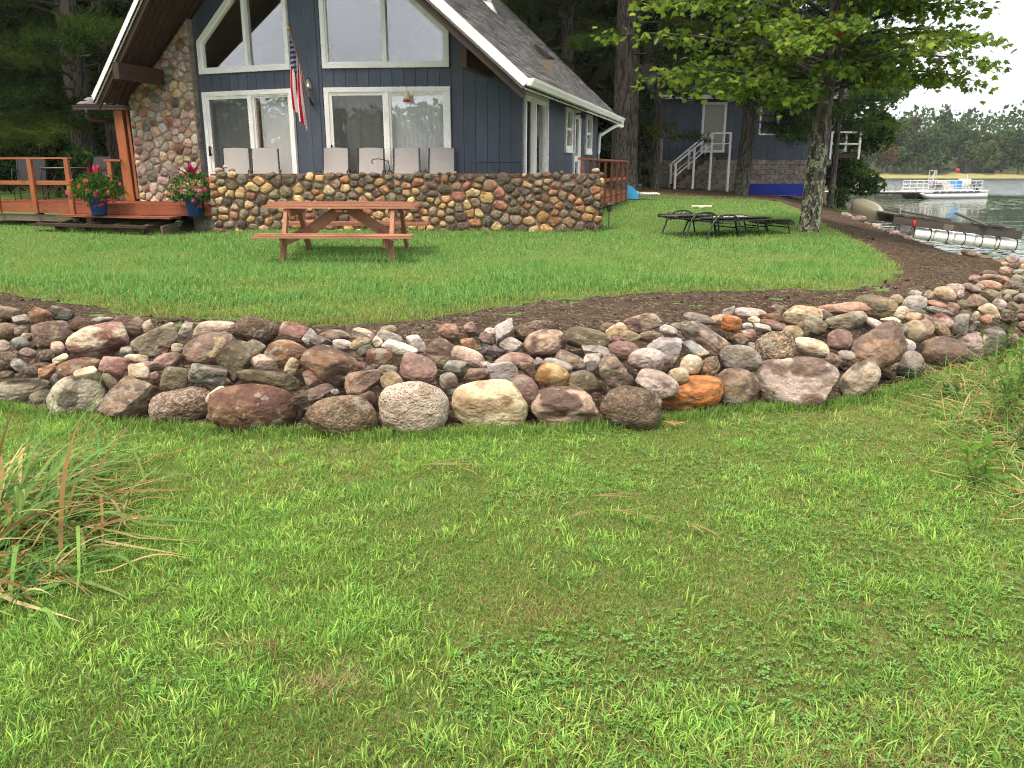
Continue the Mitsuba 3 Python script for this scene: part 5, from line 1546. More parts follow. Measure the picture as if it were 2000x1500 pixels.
# small dark figurine behind the upper right window
k = emit('window_figurine', *(lambda q: (FR(q[0] + np.array([.44, .10, 0])), q[1]))(lathe([(0, 3.60), (.055, 3.60), (.04, 3.70), (.022, 3.78), (.018, 3.84), (.03, 3.87), (.026, 3.91), (0, 3.93)], (0, 0, 0), 12)), 'satin', True, col=(.02, .02, .022))
tag(k, 'small dark figurine on the sill inside the upper right window', 'figurine')

# ------------------------------------------------------------------ planters
rp = np.random.default_rng(55)


def leaf_set(P, N, L, W, col, droop=.25):
    """Pointed leaves (4 triangles each) at P along directions N."""
    n = len(P)
    N = N / (np.linalg.norm(N, axis=1, keepdims=True) + 1e-9)
    S = np.cross(N, rp.normal(size=(n, 3)) * .3 + [0, 0, 1.0])
    S /= np.linalg.norm(S, axis=1, keepdims=True) + 1e-9
    up = np.cross(S, N)
    L, W = np.broadcast_to(L, n)[:, None], np.broadcast_to(W, n)[:, None]
    m = P + N * L * .45
    V = np.stack([P, m + S * W * .5 + up * W * .12, P + N * L - np.array([0, 0, 1.0]) * L * droop, m - S * W * .5 + up * W * .12, m - up * W * .05], 1)
    F = (np.array([[0, 1, 4], [1, 2, 4], [2, 3, 4], [3, 0, 4]])[None] + (np.arange(n) * 5)[:, None, None]).reshape(-1, 3)
    return V.reshape(-1, 3), F, np.repeat(np.broadcast_to(col, (n, 3)), 5, 0)


def sphere_dirs(n, rng, up=0.0):
    d = rng.normal(size=(n, 3))
    d[:, 2] += up
    return d / np.linalg.norm(d, axis=1, keepdims=True)


for o, lab, sd in (((-8.02, 16.05, .81), 'left', 1), ((-5.98, 15.62, .81), 'right', 2)):
    o = np.array(o)
    k = tag(key('flower_pot'), f'cobalt blue pot with bushy pink flowers, {lab} one of two on the deck steps', 'flower pot', 'potted flowers on the deck steps')
    emit(f'{k}__pot', *lathe([(0, 0), (.125, 0), (.135, .02), (.185, .33), (.205, .34), (.205, .39), (.18, .39), (.17, .34), (0, .34)], o, 28), 'satin', True, col=(.006, .035, .13))
    emit(f'{k}__potting_soil', *lathe([(0, .345), (.17, .345)], o, 20), 'matte', col=(.03, .02, .015))
    n = 1500
    D = sphere_dirs(n, rp, .25)
    r = rp.uniform(.35, 1.0, n) ** .6
    P = o + [0, 0, .55] + D * r[:, None] * np.array([.50, .42, .26]) * (1 + .3 * (meshkit.fbm(D * 3 + sd, 2, sd)[:, None] - .5) * 2)
    P[:, 2] -= .10 * (np.hypot(P[:, 0] - o[0], P[:, 1] - o[1]) / .5) ** 2
    g = np.array([(.040, .120, .014), (.060, .165, .020), (.028, .085, .014), (.090, .19, .03)])[rp.integers(0, 4, n)] * rp.uniform(.7, 1.3, (n, 1))
    V, F, C = leaf_set(P, D + rp.normal(0, .5, (n, 3)), rp.uniform(.05, .09, n), rp.uniform(.025, .045, n), g)
    tag(emit(f'{k}__leaves', V, F, 'foliage', col=C), kind='stuff')
    n = 26
    D = sphere_dirs(n, rp, -.15)
    D[:, 1] = -np.abs(D[:, 1])
    D /= np.linalg.norm(D, axis=1, keepdims=True)
    ps = o + [0, 0, .52] + D * np.array([.53, .45, .30])
    ps[:, 2] -= .05
    P, N, C = [], [], []
    for q, dd in zip(ps, D):
        s = sphere_dirs(1, rp)[0] * .5
        a = np.cross(dd, [0, 0, 1.0]); a /= np.linalg.norm(a); b = np.cross(dd, a)
        for t in range(5):
            th = t * 2 * PI / 5 + s[0]
            P.append(q); N.append(a * math.cos(th) + b * math.sin(th) + dd * .5); C.append((np.array([.62, .09, .16]) if rp.random() < .8 else np.array([.66, .22, .26])) * rp.uniform(.8, 1.15))
    V, F, C = leaf_set(np.array(P), np.array(N), .055, .05, np.array(C), .1)
    for t in range(26):
        emit(key(f'{k}__flower'), V[t * 25:t * 25 + 25], F[:20], 'foliage', col=C[t * 25:t * 25 + 25])
    n = 13
    az, el = rp.uniform(0, 2 * PI, n), rp.uniform(.5, 1.35, n)
    N = np.c_[np.cos(az) * np.cos(el), np.sin(az) * np.cos(el), np.sin(el)]
    mg = np.array([(.42, .012, .080), (.30, .012, .06), (.50, .05, .13), (.10, .02, .035)])[rp.integers(0, 4, n)]
    V, F, C = leaf_set(np.tile(o + [.0, .0, .66 + .02 * sd], (n, 1)), N, rp.uniform(.24, .42, n), .075, mg, .05)
    emit(f'{k}__cordyline_leaves', V, F, 'foliage', col=C)

# ------------------------------------------------------------------ solar path lights
for (x, y), lab in (((1.80, 15.30), 'black solar path light standing in the grass right of the patio wall'), ((-8.62, 16.35), 'black solar path light below the deck, left of the left flower pot'), ((-6.20, 15.35), 'black solar path light beside the lower deck step, under the right flower pot'), ((3.72, 24.3), 'thin black solar path light by the blue float')):
    k = tag(key('path_light'), lab, 'path light')
    z = float(height([x], [y])[0])
    s = 1.0 if x > 0 else .62
    emit(f'{k}__stake', *tube([(x, y, z - .05), (x, y, z + .30 * s)], .010, 7), 'satin', col=(.012, .012, .012))
    emit(f'{k}__lantern', *lathe([(0, .28 * s), (.035, .29 * s), (.062, .40 * s), (.058, .41 * s), (0, .41 * s)], (x, y, z), 12), 'satin', col=(.05, .05, .048))
    emit(f'{k}__cap', *lathe([(0, .47 * s), (.03, .46 * s), (.085, .415 * s), (.08, .405 * s), (0, .405 * s)], (x, y, z), 14), 'satin', True, col=(.014, .014, .014))

# ------------------------------------------------------------------ loungers on the lawn
def lounger(o, yaw, lift, label):
    k = tag(key('sun_lounger'), label, 'sun lounger', 'black framed sun loungers nested on the lawn')
    c, s = math.cos(yaw), math.sin(yaw)
    W = lambda P: np.array(o) + np.c_[np.asarray(P, float)[:, 0] * c - np.asarray(P, float)[:, 1] * s, np.asarray(P, float)[:, 0] * s + np.asarray(P, float)[:, 1] * c, np.asarray(P, float)[:, 2] * .78 + lift * (np.asarray(P, float)[:, 2] > .25)]
    hw = .32
    P = []
    for y in (-hw, hw):
        e = emit(key(f'{k}__arm_hoop'), *tube(W(smoothpath([(.0, y * 1.12, -.02), (.09, y * 1.1, .27), (.20, y * 1.08, .42), (.38, y * 1.06, .475), (.56, y * 1.08, .44), (.64, y * 1.1, .30), (.70, y * 1.12, -.02)], 5)), .014, 8), 'satin', True, col=(.020, .020, .019))
        P.append(tube(W(smoothpath([(-.10, y, .36), (.5, y, .35), (1.2, y, .345), (1.62, y, .345), (1.78, y, .32), (1.83, y, .25)], 4)), .013, 7))
        P.append(tube(W([(.08, y, .30), (.62, y, .30)]), .009, 6))
        # the back section lies folded flat, with its ratchet bars standing up
        P.append(tube(W([(-.12, y * .92, .41), (.52, y * .92, .40), (.60, y * .92, .42)]), .012, 7))
        for q in range(4):
            P.append(tube(W([(.05 + q * .13, y * .9, .41), (.11 + q * .13, y * .9, .465)]), .007, 5))
    P.append(tube(W([(-.12, -hw, .38), (-.12, hw, .38)]), .013, 7))
    P.append(tube(W([(.35, -hw, .30), (.35, hw, .30)]), .010, 7))
    V, F = cat(P)
    emit(f'{k}__rail', V, F, 'satin', True, col=(.018, .018, .018))
    for x in (1.70, 1.05):
        V, F = cat([tube(W(smoothpath([(x + .08, y * .95, -.02), (x, y * .95, .30), (x - .04, y * .9, .34)], 4)), .013, 7) for y in (-hw, hw)] + [tube(W([(x + .03, -hw * .95, .17), (x + .03, hw * .95, .17)]), .010, 7)])
        emit(key(f'{k}__leg_frame'), V, F, 'satin', True, col=(.018, .018, .018))
    xs, ys = np.linspace(-.08, 1.84, 22), np.linspace(-hw, hw, 5)
    zt = np.interp(xs, [-.1, .5, 1.2, 1.62, 1.76, 1.84], [.355, .35, .345, .345, .325, .22])
    V = [(x, y, z - .018 * (1 - (y / hw) ** 2)) for x, z in zip(xs, zt) for y in ys]
    F = [(i * 5 + j, i * 5 + j + 1, (i + 1) * 5 + j + 1) for i in range(21) for j in range(4)] + [(i * 5 + j, (i + 1) * 5 + j + 1, (i + 1) * 5 + j) for i in range(21) for j in range(4)]
    emit(f'{k}__sling', W(V), F, 'matte', True, col=lin(150, 146, 140))
    q = W([(-.1, -hw * .9, .40), (.52, -hw * .9, .392), (.52, hw * .9, .392), (-.1, hw * .9, .40)])
    emit(f'{k}__back_sling', q, [(0, 1, 2), (0, 2, 3)], 'matte', col=lin(70, 68, 66))


zg = float(height([3.5], [14.0])[0])
lounger((3.08, 13.85, zg), .40, 0.0, 'black framed grey sun lounger, nearer and lower of two nested on the lawn')
lounger((2.74, 13.95, zg), .40, .035, 'black framed grey sun lounger, rear one of two nested on the lawn')

# ------------------------------------------------------------------ side deck and the float beside it
tag('side_deck', 'narrow red stained wooden walkway with railing along the right side of the house', 'deck')
SF = Frame(at_house(-3.02, 16.6, 0)[:2], AX[:2])
wood('side_deck__top_rail', SF((0, 0, 1.88)), SF((7.2, 0, 1.88)), .13, .045, 1)
wood('side_deck__middle_rail', SF((0, .0, 1.42)), SF((7.2, .0, 1.42)), .04, .085, 1)
wood('side_deck__bottom_rail', SF((0, .0, 1.06)), SF((7.2, .0, 1.06)), .04, .085, 1)
for i in range(8):
    wood(key('side_deck__baluster'), SF((.05 + i * 1.01, -.03, .82)), SF((.05 + i * 1.01, -.03, 1.86)), .075, .06, 1, up=(1, 0, 0))
wood('side_deck__fascia', SF((0, .0, .90)), SF((7.2, .0, .90)), .035, .20, 1)
V, F = SF(cbox(0, 7.2, .02, .92, .92, 1.0)[0]), _CB[1]
emit('side_deck__floor', V, F, 'matte', col=(.075, .028, .016))
wood(key('side_deck__end_rail'), SF((7.2, 0, 1.88)), SF((7.2, .9, 1.88)), .12, .045, 1)
wood(key('side_deck__step'), SF((7.3, -.05, .80)), SF((7.3, .85, .80)), .30, .05, 3)
for x in (.4, 2.5, 4.6, 6.7):
    wood(key('side_deck__support'), SF((x, .1, .4)), SF((x, .1, .85)), .10, .10, 3, up=(1, 0, 0))

fb = np.array([3.55, 24.6, 0])
zf = float(height([3.6], [24.6])[0])
tag('lake_float', 'light blue rounded float with a white board sticking out beside the red side deck', 'float')
hull = smoothpath([(-.22, 0, .0), (-.20, 0, .30), (-.10, 0, .38), (.10, 0, .22), (.16, 0, .04)], 4)
V, F = prism(Polygon([(p[0], p[2]) for p in hull] + [(.16, 0)]), -.30, .30)
emit('lake_float__body', V + fb + [0, 0, zf + .02], F, 'satin', col=lin(66, 168, 224))
V, F = cat([cbox(.10, .80, -.20, .20, .10, .19, .03), cbox(.06, .20, -.10, .10, .13, .23, .02)])
emit('lake_float__board', V + fb + [0, 0, zf], F, 'white_paint')
zt_ = float(height([4.9], [21.0])[0])
V, F = cat([tube(np.array([(4.55, 20.9, zt_ + .06), (4.8, 21.0, zt_ + .05), (5.05, 20.9, zt_ + .06)]), .035, 7), tube(np.array([(4.72, 20.8, zt_ + .04), (4.95, 21.05, zt_ + .05)]), .03, 7)])
tag(emit('bleached_stick', V, F, 'matte', col=lin(196, 186, 168)), 'pale bleached piece of driftwood lying on the lawn beyond the loungers', 'driftwood')

# ------------------------------------------------------------------ boathouse with block foundation and stairs
tag('boathouse', 'dark blue boathouse on a grey block foundation under the trees', 'boathouse')
BH = Frame((6.13, 36.0), (7.4, .0))
BW = 7.42
V, F = cat([BH_ for BH_ in [cbox(0.02, BW - .02, .02, 6, .1, 2.05)]])
emit('boathouse__foundation', BH(V), F, 'stone', uv=(pack(lin(96, 88, 78)), pack(lin(116, 106, 94))))
rb2 = np.random.default_rng(91)
for r in range(8):
    x = -.2 if r % 2 else 0
    while x < BW:
        a, b = max(x, 0), min(x + .395, BW)
        z0 = 2.045 - (r + 1) * .203
        if b - a > .05:
            c = np.array(lin(148, 138, 126)) * rb2.uniform(.82, 1.15)
            V, F = cbox(a + .005, b - .005, -.012 - rb2.uniform(0, .004), .05, z0 + .005, z0 + .198, .006)
            emit(key('boathouse__block'), BH(V), F, 'stone', uv=(pack(c), pack(c * .75)))
        x += .40
dx0, dx1, dz0, dz1 = 1.93, 2.92, 2.36, 4.36
win = sbox(4.35, 3.05, 5.9, 4.25)
for i, x in enumerate(np.arange(0, BW, .30)):
    poly = sbox(x + .006, 2.05, min(x + .294, BW), 4.62).difference(sbox(dx0, dz0, dx1, dz1)).difference(win)
    for g in (poly.geoms if hasattr(poly, 'geoms') else [poly]):
        if g.area > .01:
            V, F = pmesh(BH, g, -.03, 0)
            emit(key('boathouse__siding_board'), V, F, 'siding', uv=(_wr.random(), 0.0))
V, F = cat([cbox(0.01, BW - .01, .0, 6, 2.03, 4.6)])
poly = sbox(0, 2.05, BW, 4.62)
emit('boathouse__wall', BH(V), F, 'siding')
V, F = pmesh(BH, ring_poly(sbox(dx0 - .02, dz0 - .02, dx1 + .02, dz1 + .02), .10), -.05, .02)
emit('boathouse__door_frame', V, F, 'white_paint')
dk = 'boathouse__door'
labels[dk] = {'label': 'pale grey panelled boathouse door at the top of the stairs'}
V, F = cat([cbox(dx0 + .08, dx1 - .08, -.02, .0, dz0 + .08, dz1 - .08)] + [cbox(dx0 + .2 + i * .32, dx0 + .46 + i * .32, -.03, -.018, dz0 + .2 + j * .62, dz0 + .72 + j * .62) for i in range(2) for j in range(3)])
emit(dk, BH(V), F, 'satin', col=lin(150, 146, 138))
emit('boathouse__door__handle', *tube(BH([(dx0 + .16, -.06, 3.3), (dx0 + .16, -.02, 3.3)]), .035, 8), 'metal', col=(.4, .36, .25))
V, F = cat([pmesh(BH, ring_poly(win, .07), -.05, .0), pmesh(BH, sbox(5.09, 3.06, 5.16, 4.24), -.05, 0)])
emit('boathouse__window', V, F, 'white_paint')
emit('boathouse__window__pane', BH([(4.4, -.01, 3.1), (5.85, -.01, 3.1), (5.85, -.01, 4.2), (4.4, -.01, 4.2)]), [(0, 1, 2), (0, 2, 3)], 'satin', col=(.02, .024, .028))
# roof with shingles
V = BH([(-.4, -.6, 4.60), (BW + .4, -.6, 4.60), (BW + .4, 3.2, 6.3), (-.4, 3.2, 6.3), (-.4, 6.6, 4.6), (BW + .4, 6.6, 4.6)])
V = np.vstack([V, V - [0, 0, .12]])
F = [(0, 1, 2), (0, 2, 3), (3, 2, 5), (3, 5, 4), (6, 8, 7), (6, 9, 8), (0, 7, 1), (0, 6, 7), (0, 3, 9), (0, 9, 6), (1, 8, 2), (1, 7, 8)]
emit('boathouse__roof', V, F, 'matte', col=lin(70, 64, 60))
P = []
for i in range(12):
    for j in range(21):
        c = np.array(lin(*SH[rb2.integers(0, 5)])) * rb2.uniform(.7, 1.0)
        b, f = sbox3(-.4 + j * .40, -.01 + j * .40, -.62 + i * .18, -.42 + i * .18, 0, .018)
        b[:, 2] += 4.60 + (b[:, 1] + .6) * .447 + .002
        P.append((BH(b), f, np.tile([pack(c, 1), pack(c * .6)], (len(b), 1))))
V, F, U = cat(P)
emit('boathouse__shingles', V, F, 'stone', uv=U)
tag('boathouse__shingles', kind='stuff')
V, F = BH(cbox(-.42, BW + .42, -.66, -.62, 4.46, 4.62)[0]), _CB[1]
emit('boathouse__fascia', V, F, 'white_paint')
emit('boathouse__meter', *cat([(BH(v), f) for v, f in (tube([(.12, -.16, 3.05), (.12, -.02, 3.05)], .11, 16), cbox(-.05, .3, -.10, 0, 1.9, 2.9, .01))]), 'metal', col=(.20, .20, .21))
# white side balcony on the right
bal = []
for x, y in ((BW + .0, -.1), (BW + 1.22, -.1), (BW + 1.22, 1.4), (BW + 1.22, 2.9)):
    emit(key('boathouse__balcony_post'), BH(cbox(x, x + .09, y, y + .09, 2.06, 3.17)[0]), _CB[1], 'white_paint')
for z in (3.14, 2.66):
    emit(key('boathouse__balcony_rail'), BH(cbox(BW, BW + 1.3, -.12, -.05, z, z + .06)[0]), _CB[1], 'white_paint')
    emit(key('boathouse__balcony_rail'), BH(cbox(BW + 1.24, BW + 1.31, -.05, 3.0, z, z + .06)[0]), _CB[1], 'white_paint')
emit('boathouse__balcony_floor', BH(cbox(BW + .02, BW + 1.28, -.04, 3.0, 2.10, 2.28)[0]), _CB[1], 'matte', col=(.055, .035, .025))
# stairs
tag('boathouse_stairs', 'white railed wooden stairs climbing to the boathouse door', 'stairs')
SY0, SY1 = 34.5, 35.5
gs = float(height([6.9], [34.6])[0])
n = 7
for i in range(n):
    x0 = 6.72 + i * .235
    z1 = gs + (i + 1) * (2.26 - gs) / (n + .2)
    emit(key('boathouse_stairs__tread'), *cbox(x0 - .02, x0 + .27, SY0 + .06, SY1 - .06, z1 - .04, z1, .005), 'matte', col=(.075, .048, .030))
for y in (SY0 + .05, SY1 - .05):
    pts = [(6.62, gs - .05)]
    for i in range(n):
        z1 = gs + (i + 1) * (2.26 - gs) / (n + .2)
        pts += [(6.72 + i * .235, z1 - (2.26 - gs) / (n + .2) - .02), (6.72 + i * .235, z1 - .05)]
    pts += [(6.72 + n * .235, 2.16), (6.72 + n * .235, 1.85)]
    V, F = prism(Polygon(pts).buffer(0), y - .02, y + .02)
    emit(key('boathouse_stairs__stringer'), V, F, 'wood', uv=np.c_[V[:, 0], V[:, 2] + 20])
emit('boathouse_stairs__landing', *cbox(8.14, 9.0, SY0 + .0, 36.0, 2.14, 2.30), 'matte', col=(.055, .038, .026))


def rail_bar(a, b, w=.07):
    V, F, _ = beam(a, b, w, w, .006)
    emit(key('boathouse_stairs__rail'), V, F, 'white_paint')


def rail_post(x, y, z0, z1):
    emit(key('boathouse_stairs__post'), *cbox(x - .045, x + .045, y - .045, y + .045, z0, z1), 'white_paint')


for y in (SY0, SY1):
    rail_post(6.74, y, gs - .05, 1.86)
    rail_post(7.48, y, gs if y == SY0 else 1.3, 2.46)
    rail_post(8.17, y, gs - .05 if y == SY0 else 2.2, 3.06)
    rail_bar((6.66, y, 1.80), (8.17, y, 3.06))
    rail_bar((6.74, y, 1.37), (8.17, y, 2.62), .05)
rail_post(8.92, SY0, gs - .1, 3.08)
rail_bar((8.17, SY0, 3.06), (8.94, SY0, 3.08))
rail_bar((8.17, SY0, 2.66), (8.94, SY0, 2.66), .05)

# ------------------------------------------------------------------ boats


def hull_mesh(L, W, H, n=28, m=13, square_back=True, rocker=.15, flat=1.0):
    """A hull along x: bow at +L/2; open upwards (keel down)."""
    V = []
    for i in range(n):
        t = i / (n - 1)
        wdt = W / 2 * (1 - max(0, (t - .45) / .55) ** 2.4) * (1.0 if square_back else (1 - max(0, (.45 - t) / .45) ** 2.4))
        wdt = max(wdt, .012)
        keel = rocker * (max(0, t - .6) / .4) ** 2 * 1.4 + (0 if square_back else rocker * (max(0, .4 - t) / .4) ** 2 * 1.4)
        top = H * (1 + .22 * max(0, (t - .5) * 2) ** 2 + (0 if square_back else .22 * max(0, (.5 - t) * 2) ** 2))
        for j in range(m):
            a = (j / (m - 1) * 2 - 1)
            y = wdt * math.copysign(min(1, abs(a) ** .75 * 1.02), a)
            z = keel + (top - keel) * abs(a) ** (3.0 * flat)
            V.append((L * (t - .5), y, z))
    F = []
    for i in range(n - 1):
        for j in range(m - 1):
            a = i * m + j
            F += [(a, a + m, a + m + 1), (a, a + m + 1, a + 1)]
    if square_back:
        c = len(V)
        V.append((-L / 2, 0, H * .6))
        F += [(c, j + 1, j) for j in range(m - 1)] + [(c, 0, m - 1)]
    return np.array(V), F


def place(V, o, yaw, roll=0.0, pitch=0.0):
    V = np.asarray(V, float)
    c, s = math.cos(roll), math.sin(roll)
    V = np.c_[V[:, 0], V[:, 1] * c - V[:, 2] * s, V[:, 1] * s + V[:, 2] * c]
    c, s = math.cos(pitch), math.sin(pitch)
    V = np.c_[V[:, 0] * c - V[:, 2] * s, V[:, 1], V[:, 0] * s + V[:, 2] * c]
    c, s = math.cos(yaw), math.sin(yaw)
    return np.c_[V[:, 0] * c - V[:, 1] * s, V[:, 0] * s + V[:, 1] * c, V[:, 2]] + np.array(o)


tag('blue_boat', 'blue flat-bottomed boat lying upside down against the boathouse foundation', 'boat')
V, F = hull_mesh(3.2, 1.15, .46, square_back=True, rocker=.1, flat=1.6)
zb = float(height([10.9], [33.2])[0])
emit('blue_boat__hull', place(V, (10.75, 33.4, zb + .52), .02, PI, 0), F, 'matte', True, col=(.008, .020, .20))
V2 = place([(x, y, .46) for x in np.linspace(-1.6, .5, 8) for y in (-.56, .56)], (10.75, 33.4, zb + .52), .02, PI, 0)
emit('blue_boat__gunwale', *cat([tube(V2[0::2], .03, 7), tube(V2[1::2], .03, 7)]), 'satin', col=(.02, .03, .16))
tag('canoe', 'olive grey canoe lying upside down on the stones of the lake shore', 'canoe')
V, F = hull_mesh(5.2, .88, .38, square_back=False, rocker=.10)
cz = float(height([11.9], [30.0])[0])
emit('canoe__hull', place(V, (12.95, 30.4, .50), 1.36, PI - .25, .05), F, 'satin', True, col=lin(128, 124, 104))
gun = np.array([(5.2 * (t - .5), s * max(.012, .44 * (1 - max(0, (t - .45) / .55) ** 2.4) * (1 - max(0, (.45 - t) / .45) ** 2.4)), .38 * (1 + .22 * (abs(t - .5) * 2) ** 2)) for s in (-1, 1) for t in np.linspace(0, 1, 24)])
gun = place(gun, (12.95, 30.4, .50), 1.36, PI - .25, .05)
emit('canoe__gunwale', *cat([tube(gun[:24], .022, 6), tube(gun[24:], .022, 6)]), 'satin', True, col=lin(104, 98, 84))

# swim raft with white barrels pulled half ashore
tag('swim_raft', 'weathered wooden swim raft on white barrels pulled half out of the lake', 'raft')
ra, rbn = np.array([10.32, 22.3, .34]), np.array([13.55, 21.8, -.03])
rd = (rbn - ra) / np.linalg.norm(rbn - ra)
ry = np.cross([0, 0, 1.0], rd); ry /= np.linalg.norm(ry)
rz = np.cross(rd, ry)
RL = float(np.linalg.norm(rbn - ra))
rp3 = lambda x, y, z: ra + rd * x + ry * y + rz * z
wood('swim_raft__front_beam', rp3(0, 0, 0), rp3(RL, 0, 0), .07, .22, 5)
wood('swim_raft__rear_beam', rp3(0, 1.7, 0), rp3(RL, 1.7, 0), .07, .22, 5)
for i, (x, w, tl) in enumerate([(.12, .24, .02), (.38, .24, .0), (.64, .24, .01), (.9, .24, 0), (1.16, .24, .01), (2.72, .24, .0), (2.98, .24, .01)]):
    wood(key('swim_raft__plank'), rp3(x, -.05, .13 + tl), rp3(x, 1.75, .13 + tl), w, .04, 5)
wood(key('swim_raft__loose_plank'), rp3(.25, .35, .24), rp3(1.5, .15, .16), .22, .05, 5)
wood(key('swim_raft__loose_plank'), rp3(1.72, .5, .36), rp3(2.35, -.12, .14), .20, .05, 5)
wood(key('swim_raft__loose_plank'), rp3(2.30, .1, .17), rp3(2.78, .05, .17), .30, .05, 5)
wood(key('swim_raft__bracket'), rp3(1.28, -.05, -.02), rp3(1.55, -.05, -.02), .02, .16, 2)
for row, y in enumerate((.14, 1.5)):
    for i in range(5):
        a, b = rp3(.62 + i * .53, y, -.28), rp3(.62 + i * .53 + .50, y, -.28)
        dd = (b - a) / np.linalg.norm(b - a)
        V, F = tube([a, a + dd * .02, a + dd * .05, a + dd * .24, a + dd * .25, a + dd * .26, b - dd * .05, b - dd * .02, b], [.12, .145, .155, .155, .162, .155, .155, .145, .12], 18)
        emit(key('swim_raft__barrel'), V, F, 'white_paint', smooth=True)
    for i in range(7):
        x = .60 + i * .44
        c = rp3(x, y, -.28)
        ang = np.linspace(0, 2 * PI, 21)
        pts = [c + ry * .170 * math.cos(t) + rz * .170 * math.sin(t) for t in ang]
        emit(key('swim_raft__strap'), *tube(pts, .012, 5, False), 'matte', col=(.02, .02, .02))
c = rp3(.54, -.05, -.02)
emit('swim_raft__reflector', *cat([sb for sb in [(np.array(trimesh.creation.icosphere(2).vertices) * [.045, .03, .09] + c, np.array(trimesh.creation.icosphere(2).faces))]]), 'satin', True, col=(.50, .012, .02))

# pontoon boat at its dock
tag('pontoon_boat', 'white and grey pontoon boat with a blue seat moored at the dock', 'boat')
PB0 = np.array([30.4, 63.2, WATER])
pyaw = math.atan2(66.0 - 63.2, 37.2 - 30.4)
W = lambda V: place(V, PB0, pyaw)
for y in (-.95, .95):
    xs = np.array([-.25, .0, .3, .7, 6.6, 6.75])
    V, F = tube(np.c_[xs, np.full(6, y), np.array([.42, .34, .24, .18, .18, .18])], [.02, .12, .22, .29, .29, .24], 16)
    emit(key('pontoon_boat__pontoon'), W(V), F, 'metal', True, col=(.68, .67, .65))
V, F = cbox(.1, 6.7, -1.2, 1.2, .46, .60, .02)
emit('pontoon_boat__deck', W(V), F, 'white_paint')
V, F = cat([cbox(.9 + i * .72, 1.45 + i * .72, -1.225, -1.18, .44, .53) for i in range(7)])
emit('pontoon_boat__dark_trim', W(V), F, 'satin', col=(.03, .03, .035))
P = []
for y in (-1.15, 1.15):
    P += [tube([(.3, y, z), (6.0, y, z)], .022, 7) for z in (.78, 1.05, 1.30)]
    P += [tube([(x, y, .6), (x, y, 1.3)], .02, 7) for x in np.linspace(.3, 6.0, 9)]
V, F = cat(P)
emit('pontoon_boat__railing', W(V), F, 'satin', col=lin(206, 206, 204))
V, F = cat([cbox(1.2, 2.0, -1.05, -.4, .6, 1.12, .05)])
emit('pontoon_boat__grey_box', W(V), F, 'satin', col=lin(92, 94, 98))
V, F = cat([cbox(2.05, 2.55, -1.05, -.3, .6, 1.25, .06), cbox(2.6, 3.2, -1.0, .9, .6, 1.0, .06), cbox(4.2, 5.0, -.95, .2, .82, 1.22, .10), cbox(4.9, 5.05, -.95, .2, 1.0, 1.45, .05)])
emit('pontoon_boat__seat', W(V), F, 'satin', col=lin(214, 212, 206))
V, F = cat([cbox(3.45, 4.05, -1.0, -.3, .62, 1.34, .05)])
emit('pontoon_boat__console', W(V), F, 'satin', col=lin(70, 150, 205))
emit('pontoon_boat__pole', W(tube([(3.5, -.9, .6), (3.5, -.9, 2.0)], .035, 7)[0]), tube([(3.5, -.9, .6), (3.5, -.9, 2.0)], .035, 7)[1], 'satin', col=lin(226, 224, 220))
V, F = trimesh.creation.icosphere(2).vertices, np.array(trimesh.creation.icosphere(2).faces)
emit('pontoon_boat__red_buoy', W(np.array(V) * [.19, .08, .15] + [3.45, -.9, 2.08]), F, 'satin', True, col=(.55, .02, .04))
emit(key('pontoon_boat__pole'), W(tube([(4.55, -.9, .6), (4.55, -.9, 1.8)], .025, 7)[0]), tube([(4.55, -.9, .6), (4.55, -.9, 1.8)], .025, 7)[1], 'satin', col=lin(226, 224, 220))
V, F = cat([cbox(6.0, 6.75, -.55, .15, .80, 1.15, .14), cbox(6.45, 6.7, -.35, -.05, -.2, .8, .04)])
emit('pontoon_boat__outboard_motor', W(V), F, 'satin', col=(.016, .017, .022))
P = [tube([(x, -1.15, .6), (x, -1.15, 2.05)], .022, 7) for x in (.25, 1.0)] + [tube([(.25, -1.15, 2.05), (1.0, -1.15, 2.05)], .022, 7), tube([(.25, -1.15, 1.3), (1.0, -1.15, 2.0)], .012, 6), tube([(.62, -1.15, .9), (.8, -1.15, 2.0)], .05, 7)]
V, F = cat(P)
emit('pontoon_boat__ladder_frame', W(V), F, 'satin', col=lin(190, 192, 194))
tag('dock', 'long narrow grey dock reaching from the shore to the pontoon boat', 'dock')
for i in range(12):
    a = np.array([22.0 + i * .76, 63.6 - i * .02, WATER + .52])
    V, F = cbox(a[0], a[0] + .74, a[1] - .7, a[1] + .7, a[2] - .05, a[2] + .03, .01)
    emit(key('dock__plank_section'), V, F, 'matte', col=lin(188, 184, 176))
V, F = cbox(22, 31.0, 62.86, 62.92, WATER + .30, WATER + .50, .01)
emit('dock__side_beam', V, F, 'matte', col=(.07, .06, .05))
for i in range(6):
    for y in (62.95, 64.2):
        emit(key('dock__post'), *tube([(22.6 + i * 1.6, y, WATER - 1), (22.6 + i * 1.6, y, WATER + .75)], .04, 8), 'matte', col=lin(120, 118, 114))

